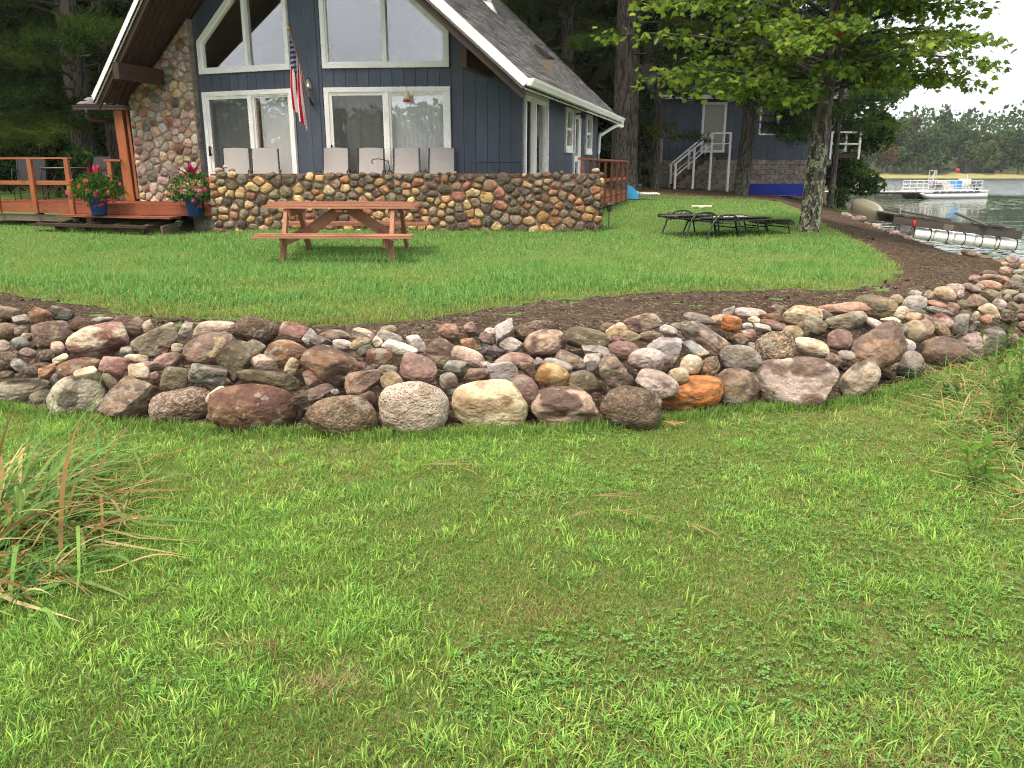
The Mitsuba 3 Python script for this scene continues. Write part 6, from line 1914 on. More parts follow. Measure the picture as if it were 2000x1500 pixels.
# lily pads
rl = np.random.default_rng(12)
n = 2600
Y = rl.uniform(20, 66, n)
X = Y * rl.uniform(.40, .63, n)
P = np.c_[X, Y]
g = meshkit.fbm(np.c_[P * [.16, .10], P[:, :1] * 0], 3, 5)
db, sb = seg_dist(P, BASE)
keep = (g + .10 * np.exp(-((Y - 40) / 14) ** 2) > .52) & (sb < 0) & (db > .8) & ~((Y > 62) & (X > 28))
P = P[keep]
n = len(P)
ang = np.linspace(.25, 2 * PI - .25, 9)
r = rl.uniform(.06, .15, n)
rot = rl.uniform(0, 2 * PI, n)
ring = np.stack([np.cos(ang[None] + rot[:, None]) * r[:, None], np.sin(ang[None] + rot[:, None]) * r[:, None], np.zeros((n, 9))], -1)
V = np.concatenate([np.zeros((n, 1, 3)), ring], 1) + np.c_[P, np.full(n, WATER + .006) + rl.uniform(0, .012, n)][:, None]
F = (np.array([[0, i, i + 1] for i in range(1, 9)])[None] + (np.arange(n) * 10)[:, None, None]).reshape(-1, 3)
C = np.repeat(np.array([(.09, .15, .06), (.14, .20, .09), (.20, .24, .14)])[rl.integers(0, 3, n)] * rl.uniform(.8, 1.3, (n, 1)), 10, 0)
emit('lily_pads', V.reshape(-1, 3), F, 'satin', col=C)
tag('lily_pads', 'green lily pads floating on the near part of the lake', 'lily pads', kind='stuff')

# ------------------------------------------------------------------ trees
rt = np.random.default_rng(301)


def trunk_mesh(pts, radii, kind, sides=22, ridge=.05, seed=0, n=6):
    p = smoothpath(pts, n)
    r = np.interp(np.linspace(0, 1, len(p)), np.linspace(0, 1, len(radii)), radii)
    V, F = tube(p, r, sides, False)
    V = V.reshape(len(p), sides, 3)
    ang = np.arange(sides) * 2 * PI / sides
    q = np.stack([np.cos(ang)[None] * 2.2 + seed + 0 * p[:, :1], np.sin(ang)[None] * 2.2 + 0 * p[:, :1], p[:, 2:3] * .9 + 0 * ang[None]], -1)
    k = 1 + ridge * 4 * (meshkit.fbm(q * 1.6, 3, seed) - .5)
    V = p[:, None] + (V - p[:, None]) * k[..., None]
    U = np.stack([ang[None] * r[:, None] + 100 * kind, np.repeat(p[:, 2:3], sides, 1)], -1)
    return V.reshape(-1, 3), F, U.reshape(-1, 2)


def limb(pts, r0, r1, kind, sides=6, n=5):
    p = smoothpath(pts, n)
    r = np.linspace(r0, r1, len(p))
    V, F = tube(p, r, sides, False)
    ang = np.arange(sides) * 2 * PI / sides
    return V, F, np.stack([ang[None] * r[:, None] * 2 + 100 * kind, np.repeat(p[:, 2:3], sides, 1)], -1).reshape(-1, 2)


LEAF = np.array([(0, 0), (.20, .12), (.46, .02), (.40, .26), (.62, .50), (.36, .52), (.20, .70), (0, 1.0), (-.20, .70), (-.36, .52), (-.62, .50), (-.40, .26), (-.46, .02), (-.20, .12)])


def maple_leaves(P, D, size, col, rng):
    """Five-lobed leaves at P, tips along D, drooping."""
    n = len(P)
    D = D / (np.linalg.norm(D, axis=1, keepdims=True) + 1e-9)
    N = rng.normal(size=(n, 3)) * .45 + [0, 0, 1.0]
    S = np.cross(D, N)
    S /= np.linalg.norm(S, axis=1, keepdims=True) + 1e-9
    N = np.cross(S, D)
    L = np.vstack([LEAF, [(0, .42)]])
    bend = rng.uniform(-.1, .35, n)
    V = P[:, None] + size[:, None, None] * (L[None, :, :1] * S[:, None] + L[None, :, 1:] * D[:, None] - (bend[:, None] * (L[None, :, 0] ** 2 + .5 * L[None, :, 1] ** 2))[..., None] * N[:, None])
    m = len(LEAF)
    F = (np.array([[i, (i + 1) % m, m] for i in range(m)])[None] + (np.arange(n) * (m + 1))[:, None, None]).reshape(-1, 3)
    return V.reshape(-1, 3), F, np.repeat(col, m + 1, 0)


def cards(P, size, col, rng, up=.6):
    """Small pointed leaf sprays: two triangles each, bent along the middle."""
    n = len(P)
    N = rng.normal(size=(n, 3)) + [0, 0, up]
    N /= np.linalg.norm(N, axis=1, keepdims=True)
    A = np.cross(N, rng.normal(size=(n, 3)))
    A /= np.linalg.norm(A, axis=1, keepdims=True) + 1e-9
    Bv = np.cross(N, A)
    s = np.broadcast_to(size, n)[:, None]
    b = N * rng.uniform(-.25, .25, (n, 1)) * s
    V = np.stack([P - A * s, P - Bv * s * .55 + b, P + A * s, P + Bv * s * .55 + b], 1)
    F = (np.array([[0, 1, 2], [0, 2, 3]])[None] + (np.arange(n) * 4)[:, None, None]).reshape(-1, 3)
    return V.reshape(-1, 3), F, np.repeat(col, 4, 0)


def needles(P, A, K, L, w, col, rng, spread=.75):
    """Tufts of needles: K slim triangles each around the axis A."""
    n = len(P)
    d = A[:, None] + rng.normal(size=(n, K, 3)) * spread
    d /= np.linalg.norm(d, axis=2, keepdims=True)
    s = np.cross(d, rng.normal(size=(n, K, 3)))
    s /= np.linalg.norm(s, axis=2, keepdims=True) + 1e-9
    L = np.broadcast_to(L, n)[:, None, None] * rng.uniform(.7, 1.1, (n, K, 1))
    b = P[:, None] + d * L * .05
    V = np.stack([b - s * w * .5, b + s * w * .5, P[:, None] + d * L], 2).reshape(-1, 3)
    return V, np.arange(len(V)).reshape(-1, 3), np.repeat(col, 3 * K, 0)


# the maple by the lake: trunk, limbs, leaves
tag('maple_tree', 'young maple with lichen-spotted trunk and spreading green crown over the upper lawn', 'tree')
MB = np.array([5.36, 14.82, .50])
mt = [MB + [-.02, 0, -.1], MB + [0, 0, .25], MB + [.02, 0, 1.2], MB + [.06, .02, 2.4], MB + [.13, .03, 3.6], MB + [.16, .02, 5.0], MB + [.14, .05, 6.8], MB + [.18, .1, 8.6]]
V, F, U = trunk_mesh(mt, [.235, .182, .165, .152, .135, .105, .07, .03], 0, 26, .035, 3, 9)
# a flare at the root
zz = np.clip((MB[2] + .32 - V[:, 2]) / .4, 0, 1)
axis = np.c_[np.full(len(V), MB[0]), np.full(len(V), MB[1]), V[:, 2]]
an = np.arctan2(V[:, 1] - MB[1], V[:, 0] - MB[0])
V = axis + (V - axis) * (1 + .22 * zz ** 2 * (1 + .8 * np.sin(an * 5 + 1)))[:, None]
V[:, 2] = axis[:, 2]
emit('maple_tree__trunk', V, F, 'bark', smooth=True, uv=U)
tips = [(1.45, 14.0, 3.75), (2.1, 13.7, 3.12), (2.75, 15.4, 3.25), (2.9, 14.2, 2.95), (3.3, 13.6, 3.0), (4.1, 15.6, 2.95), (4.45, 14.0, 2.80), (3.8, 13.1, 3.75), (3.9, 16.0, 4.3), (5.25, 13.7, 3.2), (6.0, 14.5, 3.25), (6.4, 14.0, 3.15), (7.5, 15.0, 3.2), (8.35, 15.2, 3.12), (7.3, 14.0, 3.65),
        (8.1, 15.0, 4.35), (8.9, 15.9, 3.9), (2.2, 14.6, 4.4), (3.0, 13.4, 4.5), (4.6, 13.0, 4.4), (5.6, 13.0, 4.3), (6.6, 13.4, 4.4), (2.4, 15.5, 5.1), (7.6, 14.3, 4.9), (8.8, 14.6, 5.1), (4.9, 16.4, 3.6), (6.3, 16.3, 3.9), (7.3, 16.4, 4.6),
        (3.4, 14.0, 5.6), (4.6, 13.3, 5.7), (6.2, 13.4, 5.6), (7.4, 14.8, 6.0), (5.2, 16.3, 5.6), (3.2, 15.4, 6.6), (6.6, 15.6, 7.2), (4.6, 14.0, 7.4), (5.8, 14.0, 7.8), (5.0, 15.4, 8.6), (6.0, 15.2, 9.2), (1.9, 13.2, 4.0), (4.0, 12.6, 3.5), (5.0, 12.7, 3.7), (6.9, 13.1, 3.6), (1.2, 14.6, 4.6)]
LP, LD_, wood_parts = [], [], []
tp = smoothpath(mt, 9)
for q in range(46):
    a, zz_ = q * 2.4, rt.uniform(3.3, 7.2)
    rr_ = rt.uniform(1.2, 3.4) * (1 - .07 * (zz_ - 3))
    tips.append((5.45 + math.cos(a) * rr_ * 1.05, 14.85 + math.sin(a) * rr_ * .75, zz_))
for q, tip in enumerate(tips):
    tip = np.array(tip)
    reach = np.hypot(*(tip[:2] - MB[:2]))
    z0 = np.clip(tip[2] - .15 * reach + rt.uniform(-.1, .5), 2.75, 8.4)
    base = tp[np.argmin(abs(tp[:, 2] - z0))]
    mid = (base + tip) / 2 + [0, 0, .12 * reach + .1] + rt.normal(0, .08, 3)
    pth = bez(base, mid, tip, 12)
    wood_parts.append(limb(pth[::2], .012 + .012 * reach, .004, 2, 6, 3))
    for t in np.arange(.30, 1.0, .085):
        c = pth[int(t * 11)]
        for sgn in (-1, 1):
            dirv = pth[min(int(t * 11) + 1, 11)] - pth[max(int(t * 11) - 1, 0)]
            dirv = dirv / np.linalg.norm(dirv)
            side = np.cross(dirv, [0, 0, 1.0]) * sgn
            tw = (dirv * .6 + side * rt.uniform(.6, 1.1) + rt.normal(0, .2, 3) + [0, 0, -.05])
            tw /= np.linalg.norm(tw)
            ln = rt.uniform(.25, .62) * (1.15 - .5 * t)
            end = c + tw * ln + [0, 0, -.06]
            wood_parts.append(limb([c, (c + end) / 2 + [0, 0, .03], end], .006, .002, 2, 3, 2))
            m = rt.integers(8, 15)
            u = rt.uniform(.15, 1.08, m)
            LP.append(c + (end - c) * u[:, None] + rt.normal(0, .055, (m, 3)))
            LD_.append(tw * .7 + rt.normal(0, .55, (m, 3)) + [0, 0, -.45])
    m = 12
    LP.append(tip + rt.normal(0, .09, (m, 3)))
    LD_.append((tip - pth[9]) * 2 + rt.normal(0, .5, (m, 3)) + [0, 0, -.4])
V, F, U = cat(wood_parts)
tag(emit('maple_tree__branches', V, F, 'bark', smooth=True, uv=U), kind='stuff')
P, D = np.vstack(LP), np.vstack(LD_)
n = len(P)
g = np.array([(.150, .240, .030), (.190, .275, .035), (.110, .190, .030), (.225, .290, .050), (.085, .155, .028)])[rt.integers(0, 5, n)] * rt.uniform(.75, 1.25, (n, 1))
odd = rt.random(n)
g[odd < .008] = (.30, .33, .22)
g[(odd > .012) & (odd < .0140)] = (.22, .045, .02)
V, F, C = maple_leaves(P, D, rt.uniform(.07, .130, n), g, rt)
emit('maple_tree__crown', V, F, 'foliage', col=C)


def pine(base, hgt, r, lab, nb=38, low=2.5, reach=3.2, kind=1, extra=(), lean=(0, 0), tone=1.0, dens=64, K=9, cat_='tree', flat=1.0, seed=0, group='tall pines behind the house'):
    rng = np.random.default_rng(seed + 900)
    k = tag(key('pine_tree'), lab, cat_, group)
    b = np.array(base)
    top = b + [lean[0], lean[1], hgt]
    pts = [b + [0, 0, -.2], b + (top - b) * .02, b + (top - b) * .25, b + (top - b) * .6, top]
    V, F, U = trunk_mesh(pts, [r * 1.30, r * 1.08, r * .92, r * .6, r * .12], kind, 28 if r > .3 else 16, .05, seed, 10)
    emit(f'{k}__trunk', V, F, 'bark', smooth=True, uv=U)
    WP, TP, TA, TC = [], [], [], []
    jobs, heavy = [], set()
    for i in range(nb):
        z = low + (hgt - low - .8) * (i + rng.uniform(0, .8)) / nb
        a = i * 2.4 + rng.normal(0, .35)
        rl_ = reach * (1 - .75 * (z - low) / (hgt - low)) * rng.uniform(.65, 1.15)
        p0 = b + (top - b) * (z / hgt)
        jobs.append((p0, p0 + np.array([math.cos(a) * rl_, math.sin(a) * rl_, rng.uniform(-.25, .10) * rl_])))
    for e in extra:
        heavy.add(len(jobs))
        z = e[2] - b[2] + .7
        jobs.append((b + (top - b) * np.clip(z / hgt, .1, .9), np.array(e)))
    for ji, (p0, p1) in enumerate(jobs):
        ln = np.linalg.norm(p1 - p0)
        pth = bez(p0, (p0 + p1) / 2 + [0, 0, .10 * ln], p1, 10)
        WP.append(limb(pth[::3], .012 + .010 * ln, .006, 2, 5, 3))
        m = int(dens * ln / 3 * (2.6 if ji in heavy else 1))
        t = rng.uniform(.28 if ji not in heavy else .5, 1.03, m)
        dirv = (p1 - p0) / ln
        side = np.cross(dirv, [0, 0, 1.0])
        side /= np.linalg.norm(side)
        lat = rng.uniform(-1, 1, m) * (.10 + .30 * np.sin(np.clip(t, 0, 1) * PI * .85)) * ln * .55
        ip = np.clip(t, 0, 1) * 9
        i0 = np.minimum(ip.astype(int), 8)
        c = pth[i0] + (pth[i0 + 1] - pth[i0]) * (ip - i0)[:, None]
        q = c + side * lat[:, None] + dirv * (np.abs(lat) * .5)[:, None] + np.c_[np.zeros((m, 2)), rng.normal(.03, .09 * flat, m) - .08 * np.abs(lat)]
        TP.append(q)
        TA.append(dirv * .6 + side * np.sign(lat)[:, None] * .5 + rng.normal(0, .3, (m, 3)) + [0, 0, .25])
        g0 = np.array([(.032, .062, .014), (.045, .080, .016), (.024, .050, .013), (.060, .085, .016)])[rng.integers(0, 4)]
        TC.append(g0 * tone * rng.uniform(.7, 1.35, (m, 1)))
    V, F, U = cat(WP)
    tag(emit(f'{k}__limbs', V, F, 'bark', smooth=True, uv=U), kind='stuff')
    P, A, C = np.vstack(TP), np.vstack(TA), np.vstack(TC)
    hi = P[:, 2] > 7.0
    V, F, C = cat([needles(P[~hi], A[~hi], K, .21, .022, C[~hi], rng), needles(P[hi], A[hi], 5, .42, .07, C[hi], rng)])
    emit(f'{k}__crown', V, F, 'foliage', col=C)
    return k


gz = lambda x, y: float(height([x], [y])[0])
pine((-13.2, 26.0, gz(-13.2, 26)), 19, .34, 'white pine with pale trunk behind the left end of the deck', 44, 2.6, 4.0, seed=1, dens=150, tone=1.0,
     extra=[(-10.2, 22.6, 5.0), (-11.6, 22.2, 4.7), (-13.0, 21.8, 3.3), (-11.0, 22.8, 3.0), (-14.2, 22.0, 5.6), (-12.4, 21.4, 2.4), (-9.6, 23.6, 4.2)])
pine((-16.8, 25.5, gz(-16.8, 25.5)), 18, .28, 'white pine at the left edge of the frame', 40, 2.2, 3.8, seed=2, dens=100, tone=1.0, extra=[(-14.0, 22.2, 4.4), (-14.6, 21.4, 6.0), (-13.6, 22.8, 2.2)])
pine((-9.4, 28.0, gz(-9.4, 28)), 20, .30, 'white pine rising behind the left slope of the roof', 42, 2.4, 3.8, seed=3, dens=95, extra=[(-11.0, 24.6, 3.6), (-9.6, 24.6, 5.4)])
pine((-12.0, 31.5, gz(-12, 31.5)), 21, .30, 'white pine far back between the two left pines', 40, 1.6, 4.0, seed=4, dens=80, tone=1.0)
pine((-20.5, 31, gz(-20, 31)), 20, .30, 'white pine far left behind the frame-edge pine', 38, 1.6, 4.0, seed=5, dens=75, tone=1.0)
pine((-16.0, 34, gz(-16, 34)), 21, .30, 'dark white pine deep in the woods at the left', 40, 1.4, 4.2, seed=6, dens=75, tone=1.0)
pine((-6.0, 35, gz(-6, 35)), 22, .30, 'tall white pine hidden behind the ridge of the house', 36, 4, 4.0, seed=7, dens=60, tone=1.0)
pine((4.22, 31.6, gz(4.22, 31.6)), 23, .47, 'huge old pine trunk with furrowed grey bark behind the right end of the house', 58, 6.4, 7.0, seed=8, dens=120, tone=1.0, extra=[(2.4, 28.5, 5.6), (6.4, 28.6, 6.0), (5.8, 29.0, 5.0)])
pine((8.75, 31.8, gz(8.75, 31.8)), 18, .27, 'dark leaning pine in front of the boathouse', 54, 4.4, 5.6, seed=9, dens=140, tone=1.0, lean=(1.0, 0),
     extra=[(8.3, 29.2, 3.9), (9.3, 29.0, 3.7), (10.1, 29.4, 3.3), (10.6, 29.8, 2.95), (9.8, 29.2, 2.7), (7.4, 29.6, 4.2), (11.2, 30.3, 3.6), (8.9, 28.9, 4.4), (10.7, 29.4, 4.3)])
pine((2.4, 37.5, gz(2.4, 37.5)), 22, .30, 'dark pine behind the big trunk, just right of the roof edge', 44, 1.6, 3.8, seed=10, dens=130, tone=1.0)
pine((6.6, 41.5, gz(6.6, 41.5)), 22, .32, 'dark pine behind the left end of the boathouse', 44, 1.6, 4.0, seed=11, dens=120, tone=1.0)
pine((-1.2, 40, gz(-1.2, 40)), 23, .32, 'dark pine rising behind the roof near the ridge', 38, 5.0, 4.4, seed=12, dens=65, tone=1.0)
pine((11.2, 43.5, gz(11, 43)), 21, .30, 'dark pine behind the middle of the boathouse roof', 38, 4.0, 4.2, seed=13, dens=75, tone=1.0)
pine((5.75, 33.6, gz(5.75, 33.6)), 15, .16, 'slim dark pine between the big trunk and the boathouse', 40, 1.8, 2.4, seed=14, dens=130, tone=1.0)
pine((13.0, 33.8, gz(13, 33.8) - .1), 12, .12, 'yellowish pine at the right corner of the boathouse', 30, 3.4, 2.4, seed=15, dens=95, tone=1.5, extra=[(12.0, 31.4, 3.6), (12.8, 31.2, 4.6), (13.2, 31.6, 3.0), (11.3, 31.8, 4.9)])


def broadleaf(name, lab, base, hgt, blobs, size, cols, dens, seed, trunk_r=.12, group=None, up=.6, kind=2, cat_='tree', lobes=7):
    rng = np.random.default_rng(seed + 4000)
    k = tag(key(name), lab, cat_, group)
    b = np.array(base, float)
    V, F, U = trunk_mesh([b - [0, 0, .2], b + [.02 * hgt, 0, hgt * .3], b + [0, 0, hgt * .8]], [trunk_r * 1.3, trunk_r, trunk_r * .3], kind, 10, .04, seed, 4)
    emit(f'{k}__trunk', V, F, 'bark', smooth=True, uv=U)
    PP, CC = [], []
    for (x, y, z, rx, rz) in blobs:
        c0 = b + [x, y, z]
        tone = rng.uniform(.8, 1.2)
        for q in range(lobes):
            d = sphere_dirs(1, rng, .1)[0] * rng.uniform(.35, .85)
            c = c0 + d * [rx, rx, rz]
            rr2 = rng.uniform(.34, .60)
            m = int(dens * rx * rz * rr2)
            e = sphere_dirs(m, rng, .35) * rng.uniform(.55, 1.0, (m, 1)) ** .5
            PP.append(c + e * [rx * rr2, rx * rr2, rz * rr2])
            CC.append(np.array(cols)[rng.integers(0, len(cols), m)] * tone * rng.uniform(.75, 1.25) * rng.uniform(.8, 1.2, (m, 1)))
    P, C = np.vstack(PP), np.vstack(CC)
    V, F, C = cards(P, size * rng.uniform(.7, 1.3, len(P)), C, rng, up)
    emit(f'{k}__crown', V, F, 'foliage', col=C)
    return k


LG = [(.050, .105, .018), (.075, .130, .022), (.038, .085, .018)]
broadleaf('shore_tree', 'leafy green tree leaning over the water right of the boathouse', (15.2, 38.5, .1), 8.5, [(-.4, 0, 5.8, 1.8, 1.6), (.6, -.4, 4.4, 1.5, 1.2), (.2, -.3, 3.0, 1.3, 1.0), (1.1, -.5, 3.3, .9, .9), (-.2, -.6, 1.6, 1.2, .9), (.6, -.8, .9, 1.0, .7), (-1.2, .3, 7.0, 1.9, 1.4), (.6, 0, 6.3, 1.6, 1.2), (1.3, -.2, 5.2, 1.3, 1.0)], .11, LG, 380, 1, .14)
broadleaf('shore_tree', 'taller green tree behind the boathouse balcony', (13.6, 45, .3), 10, [(0, 0, 6.5, 2.6, 2.2), (-1.4, 0, 4.6, 2.2, 1.8), (1.0, -.5, 4.2, 1.8, 1.6), (-.5, 0, 8.6, 2.2, 1.6), (.4, 0, 2.0, 1.8, 1.5)], .14, LG, 240, 2, .18)
broadleaf('shrub', 'low green shrub at the foot of the boathouse by the shore', (13.35, 34.6, -.05), 1.2, [(0, 0, .5, .6, .5), (.5, .3, .4, .5, .4)], .07, LG, 900, 3, .03, cat_='shrub', lobes=5)
broadleaf('shrub', 'dark undergrowth bush between the big pine and the boathouse', (5.3, 35.2, .95), 2.4, [(0, 0, 1.0, .7, 1.1), (.3, .4, 2.0, .6, .8)], .09, [(.030, .060, .014), (.024, .05, .012)], 420, 4, .03, cat_='shrub', lobes=5)
broadleaf('shrub', 'dark leafy bush behind the left deck railing', (-11.0, 22.0, .7), 2.0, [(0, 0, .7, 1.2, .8), (1.6, .5, .6, 1.1, .7), (-1.8, .3, .8, 1.2, .9)], .10, [(.022, .048, .012), (.018, .040, .012)], 320, 5, .03, cat_='shrub', lobes=5)

# far shore trees, one by one, and the wood behind them
rf = np.random.default_rng(66)
FCOL = {'dark green': [(.050, .092, .036), (.040, .078, .032)], 'green': [(.068, .118, .036), (.056, .102, .034)], 'light green': [(.100, .150, .042), (.086, .134, .042)], 'olive green': [(.096, .118, .040), (.078, .100, .036)], 'orange tinted': [(.170, .092, .034), (.120, .090, .034)]}
x = 72.0
i = 0
seq = ['dark green', 'dark green', 'light green', 'green', 'orange tinted', 'green', 'olive green', 'green', 'dark green', 'green', 'light green', 'green', 'dark green', 'olive green', 'green', 'light green', 'green', 'dark green', 'green', 'olive green', 'green']
fseen = {}
for i, cname in enumerate(seq):
    y = 203 - .10 * x + rf.uniform(2, 9)
    h = rf.uniform(10.5, 14.0) * (.93 if cname == 'light green' else 1) + (1.4 if i == 1 else 0)
    r = rf.uniform(2.5, 3.4)
    fseen[cname] = fseen.get(cname, 0) + 1
    bl = [(0, 0, h - r * 1.0, r * .85, r * .95), (-r * .4, 0, h * .60, r * .95, r * .9), (r * .45, -.5, h * .52, r * .95, r * .9), (0, -1.0, h * .33, r * .9, r * .8)]
    lab = f'{cname} round-crowned tree on the far shore, ' + ['first', 'second', 'third', 'fourth', 'fifth', 'sixth', 'seventh', 'eighth', 'ninth', 'tenth'][fseen[cname] - 1] + ' of its shade from the left'
    if seq.count(cname) == 1:
        lab = f'{cname} tree standing out among the green trees of the far shore'
    broadleaf('far_tree', lab, (x, y, .2), h, bl, .40, FCOL[cname], 26, 50 + i, .16, 'trees on the far shore', lobes=9)
    x += rf.uniform(3.1, 4.5)
def mass(n, xr, yr, zr, size, cols, rng, shape=None):
    P = np.c_[rng.uniform(*xr, n), rng.uniform(*yr, n), zr[0] + (zr[1] - zr[0]) * rng.random(n)]
    if shape is not None:
        P = P[shape(P)]
    C = np.array(cols)[rng.integers(0, len(cols), len(P))] * rng.uniform(.7, 1.3, (len(P), 1))
    return cards(P, size * rng.uniform(.6, 1.3, len(P)), C, rng)


top_ = lambda P, h, f, s: P[:, 2] < h * (.70 + .6 * meshkit.fbm(np.c_[P[:, :1] * f, P[:, 1:2] * f, P[:, :1] * 0], 3, s))
V, F, C = mass(26000, (30, 260), (203, 236), (0, 18), .75, FCOL['green'] + FCOL['dark green'], rf, lambda P: (P[:, 1] > 211 - .10 * P[:, 0]) & top_(P, 15.5, .13, 3))
emit('far_woods', V, F, 'foliage', col=C)
tag('far_woods', 'wooded far shore of the lake behind the first trees', 'woods', kind='stuff')
V, F, C = mass(62000, (-48, 18), (43, 54), (0, 25), .72, [(.032, .062, .014), (.045, .080, .016), (.024, .050, .013)], rf, lambda P: P[:, 0] < 13 + .2 * (P[:, 1] - 43))
V2, F2, C2 = mass(16000, (-48, -20), (22, 44), (0, 20), .55, [(.032, .062, .014), (.045, .080, .016)], rf)
V, F, C = cat([(V, F, C), (V2, F2, C2)])
emit('dark_woods', V, F, 'foliage', col=C)
tag('dark_woods', 'dense dark evergreen woods behind the house and boathouse', 'woods', kind='stuff')
n = 42000
an_ = rf.uniform(-2.95, -1.15, n)
ra_ = rf.uniform(150, 168, n)
zo_ = -.5 + 17 * rf.random(n)
P = np.c_[np.cos(an_) * ra_, np.sin(an_) * ra_, zo_]
P = P[top_(P, 13.5, .06, 9)]
V, F, C = cards(P, .85 * rf.uniform(.6, 1.3, len(P)), np.array(FCOL['green'])[rf.integers(0, 2, len(P))] * rf.uniform(.7, 1.3, (len(P), 1)), rf)
emit('opposite_woods', V, F, 'foliage', col=C)
tag('opposite_woods', 'wooded shore across the lake behind the viewer, mirrored in the windows', 'woods', kind='stuff')

# small things on the far shore
tag('far_cabin', 'small dark cabin with pale window among the far shore trees', 'house')
V, F = cat([cbox(106, 113, 196.0, 199, .2, 3.4), ])
emit('far_cabin__wall', V, F, 'matte', col=(.030, .035, .034))
emit('far_cabin__roof', *prism(Polygon([(105.5, 3.4), (113.5, 3.4), (109.5, 5.6)]), 195.6, 199), 'matte', col=(.045, .042, .04))
for i in range(3):
    emit(key('far_cabin__window'), *cbox(110.2 + i * .75, 110.8 + i * .75, 195.94, 196.0, 1.6, 3.0, .01), 'satin', col=lin(150, 165, 175))
for (x, y, w, c, lab) in ((128.5, 189.5, 3.6, (200, 214, 205), 'pale green covered boat on the far shore, left of the red buoy'), (139, 188.5, 2.6, (228, 226, 222), 'small white boat pulled up on the far shore'), (157, 186.5, 4.2, (206, 208, 210), 'long white boat on the far shore near the right'), (189, 183.5, 3.2, (70, 78, 90), 'dark boat on the far shore at the right edge')):
    k = tag(key('far_boat'), lab, 'boat', 'boats on the far shore')
    V, F = hull_mesh(w, 1.4, .7, 14, 9)
    emit(f'{k}__hull', place(V, (x, y, -.25), .1), F, 'satin', True, col=lin(*c))
    V, F = cbox(-w * .2, w * .12, -.5, .5, .6, 1.15, .08)
    emit(f'{k}__cover', place(V, (x, y, -.25), .1), F, 'satin', col=lin(*[min(255, q + 10) for q in c]))

# ------------------------------------------------------------------ plants of the lower lawn's edges
rw = np.random.default_rng(404)


def ribbons(P, az, el, L, w, droop, col, rng, n=8, tipcol=None):
    """Long arching leaves as tapered strips."""
    m = len(P)
    t = np.linspace(0, 1, n)[None, :, None]
    d = np.stack([np.cos(az) * np.cos(el), np.sin(az) * np.cos(el), np.sin(el)], -1)[:, None]
    kink = rng.normal(0, .05, (m, 1, 3)) * (t ** 2)
    C = P[:, None] + d * t * L[:, None, None] + np.array([0, 0, -1.0]) * (droop * L)[:, None, None] * t ** 2.2 + kink * L[:, None, None] * 3
    C[:, :, 2] = np.maximum(C[:, :, 2], .012)
    s = np.stack([-np.sin(az), np.cos(az), rng.normal(0, .5, m)], -1)
    s /= np.linalg.norm(s, axis=1, keepdims=True)
    wd = (w[:, None, None] / 2) * np.clip(1.15 * np.sin(PI * (.16 + .84 * t) ** .9), 0, 1)
    V = np.concatenate([C - s[:, None] * wd, C + s[:, None] * wd], 2).reshape(m, n, 2, 3).reshape(-1, 3)
    i = np.arange(n - 1)
    f = np.vstack([np.c_[2 * i, 2 * i + 1, 2 * i + 3], np.c_[2 * i, 2 * i + 3, 2 * i + 2]])
    F = (f[None] + (np.arange(m) * 2 * n)[:, None, None]).reshape(-1, 3)
    tipcol = col if tipcol is None else tipcol
    tt = np.repeat(t[0, :, 0], 2)[None, :, None]
    return V, F, (col[:, None] * (1 - tt) + tipcol[:, None] * tt).reshape(-1, 3)


def reeds(lab, base, spread, ng, nd, L, seed, toward=None, name='reed_clump', w=(.008, .018), el=(.25, 1.25)):
    rng = np.random.default_rng(seed)
    k = tag(key(name), lab, 'tall grass')
    b = np.array(base)

    def make(n, cols, ell, droop):
        P = b[:2] + rng.normal(size=(n, 2)) * spread
        P3_ = np.c_[P, height(P[:, 0], P[:, 1]) - .01]
        az = rng.uniform(0, 2 * PI, n) if toward is None else rng.normal(toward, 1.0, n)
        c = np.array(cols)[rng.integers(0, len(cols), n)] * rng.uniform(.75, 1.25, (n, 1))
        return ribbons(P3_, az, rng.uniform(*ell, n), rng.uniform(*L, n), rng.uniform(*w, n), rng.uniform(*droop, n), c, rng)
    V, F, C = make(ng, [(.16, .30, .08), (.21, .35, .09), (.12, .24, .08), (.27, .34, .11)], el, (.25, .95))
    emit(f'{k}__leaves', V, F, 'foliage', col=C)
    if nd:
        V, F, C = make(nd, [(.48, .35, .16), (.40, .26, .11), (.55, .44, .24), (.30, .18, .08)], (el[0], el[1] * .9), (.3, 1.1))
        emit(f'{k}__dry_leaves', V, F, 'foliage', col=C)
    return k


reeds('arching green and tan reed clump at the left edge of the lower lawn', (-2.42, 3.55, 0), (.20, .34), 180, 120, (.4, 1.0), 1, toward=.35, w=(.009, .022))
reeds('smaller green reed tuft in front of the left reed clump', (-2.18, 3.12, 0), (.14, .18), 70, 26, (.25, .6), 2, toward=.1, w=(.008, .019))
reeds('green reed tuft behind the left reed clump, nearer the stones', (-2.75, 4.15, 0), (.20, .25), 110, 40, (.4, .8), 3, toward=.4, w=(.007, .017))
reeds('dry brown and green grass clump at the right end of the stones', (4.15, 6.45, 0), (.40, .34), 420, 200, (.22, .58), 4, w=(.005, .012))
reeds('tangled reddish brown grass at the right edge of the lower lawn', (3.75, 5.65, 0), (.36, .36), 420, 220, (.2, .52), 5, w=(.005, .011))
reeds('sparse tan and green grass tuft at the right edge, nearest the viewer', (2.85, 4.05, 0), (.18, .34), 120, 90, (.14, .4), 6, w=(.004, .010))
reeds('thin grass among the weeds on the right, behind the broad-leaved plant', (3.35, 5.0, 0), (.26, .34), 300, 140, (.18, .5), 7, w=(.005, .010))
reeds('tuft of grass standing on the shore left of the canoe', (13.6, 33.4, 0), (.5, .5), 140, 20, (.4, 1.0), 8, w=(.012, .02))


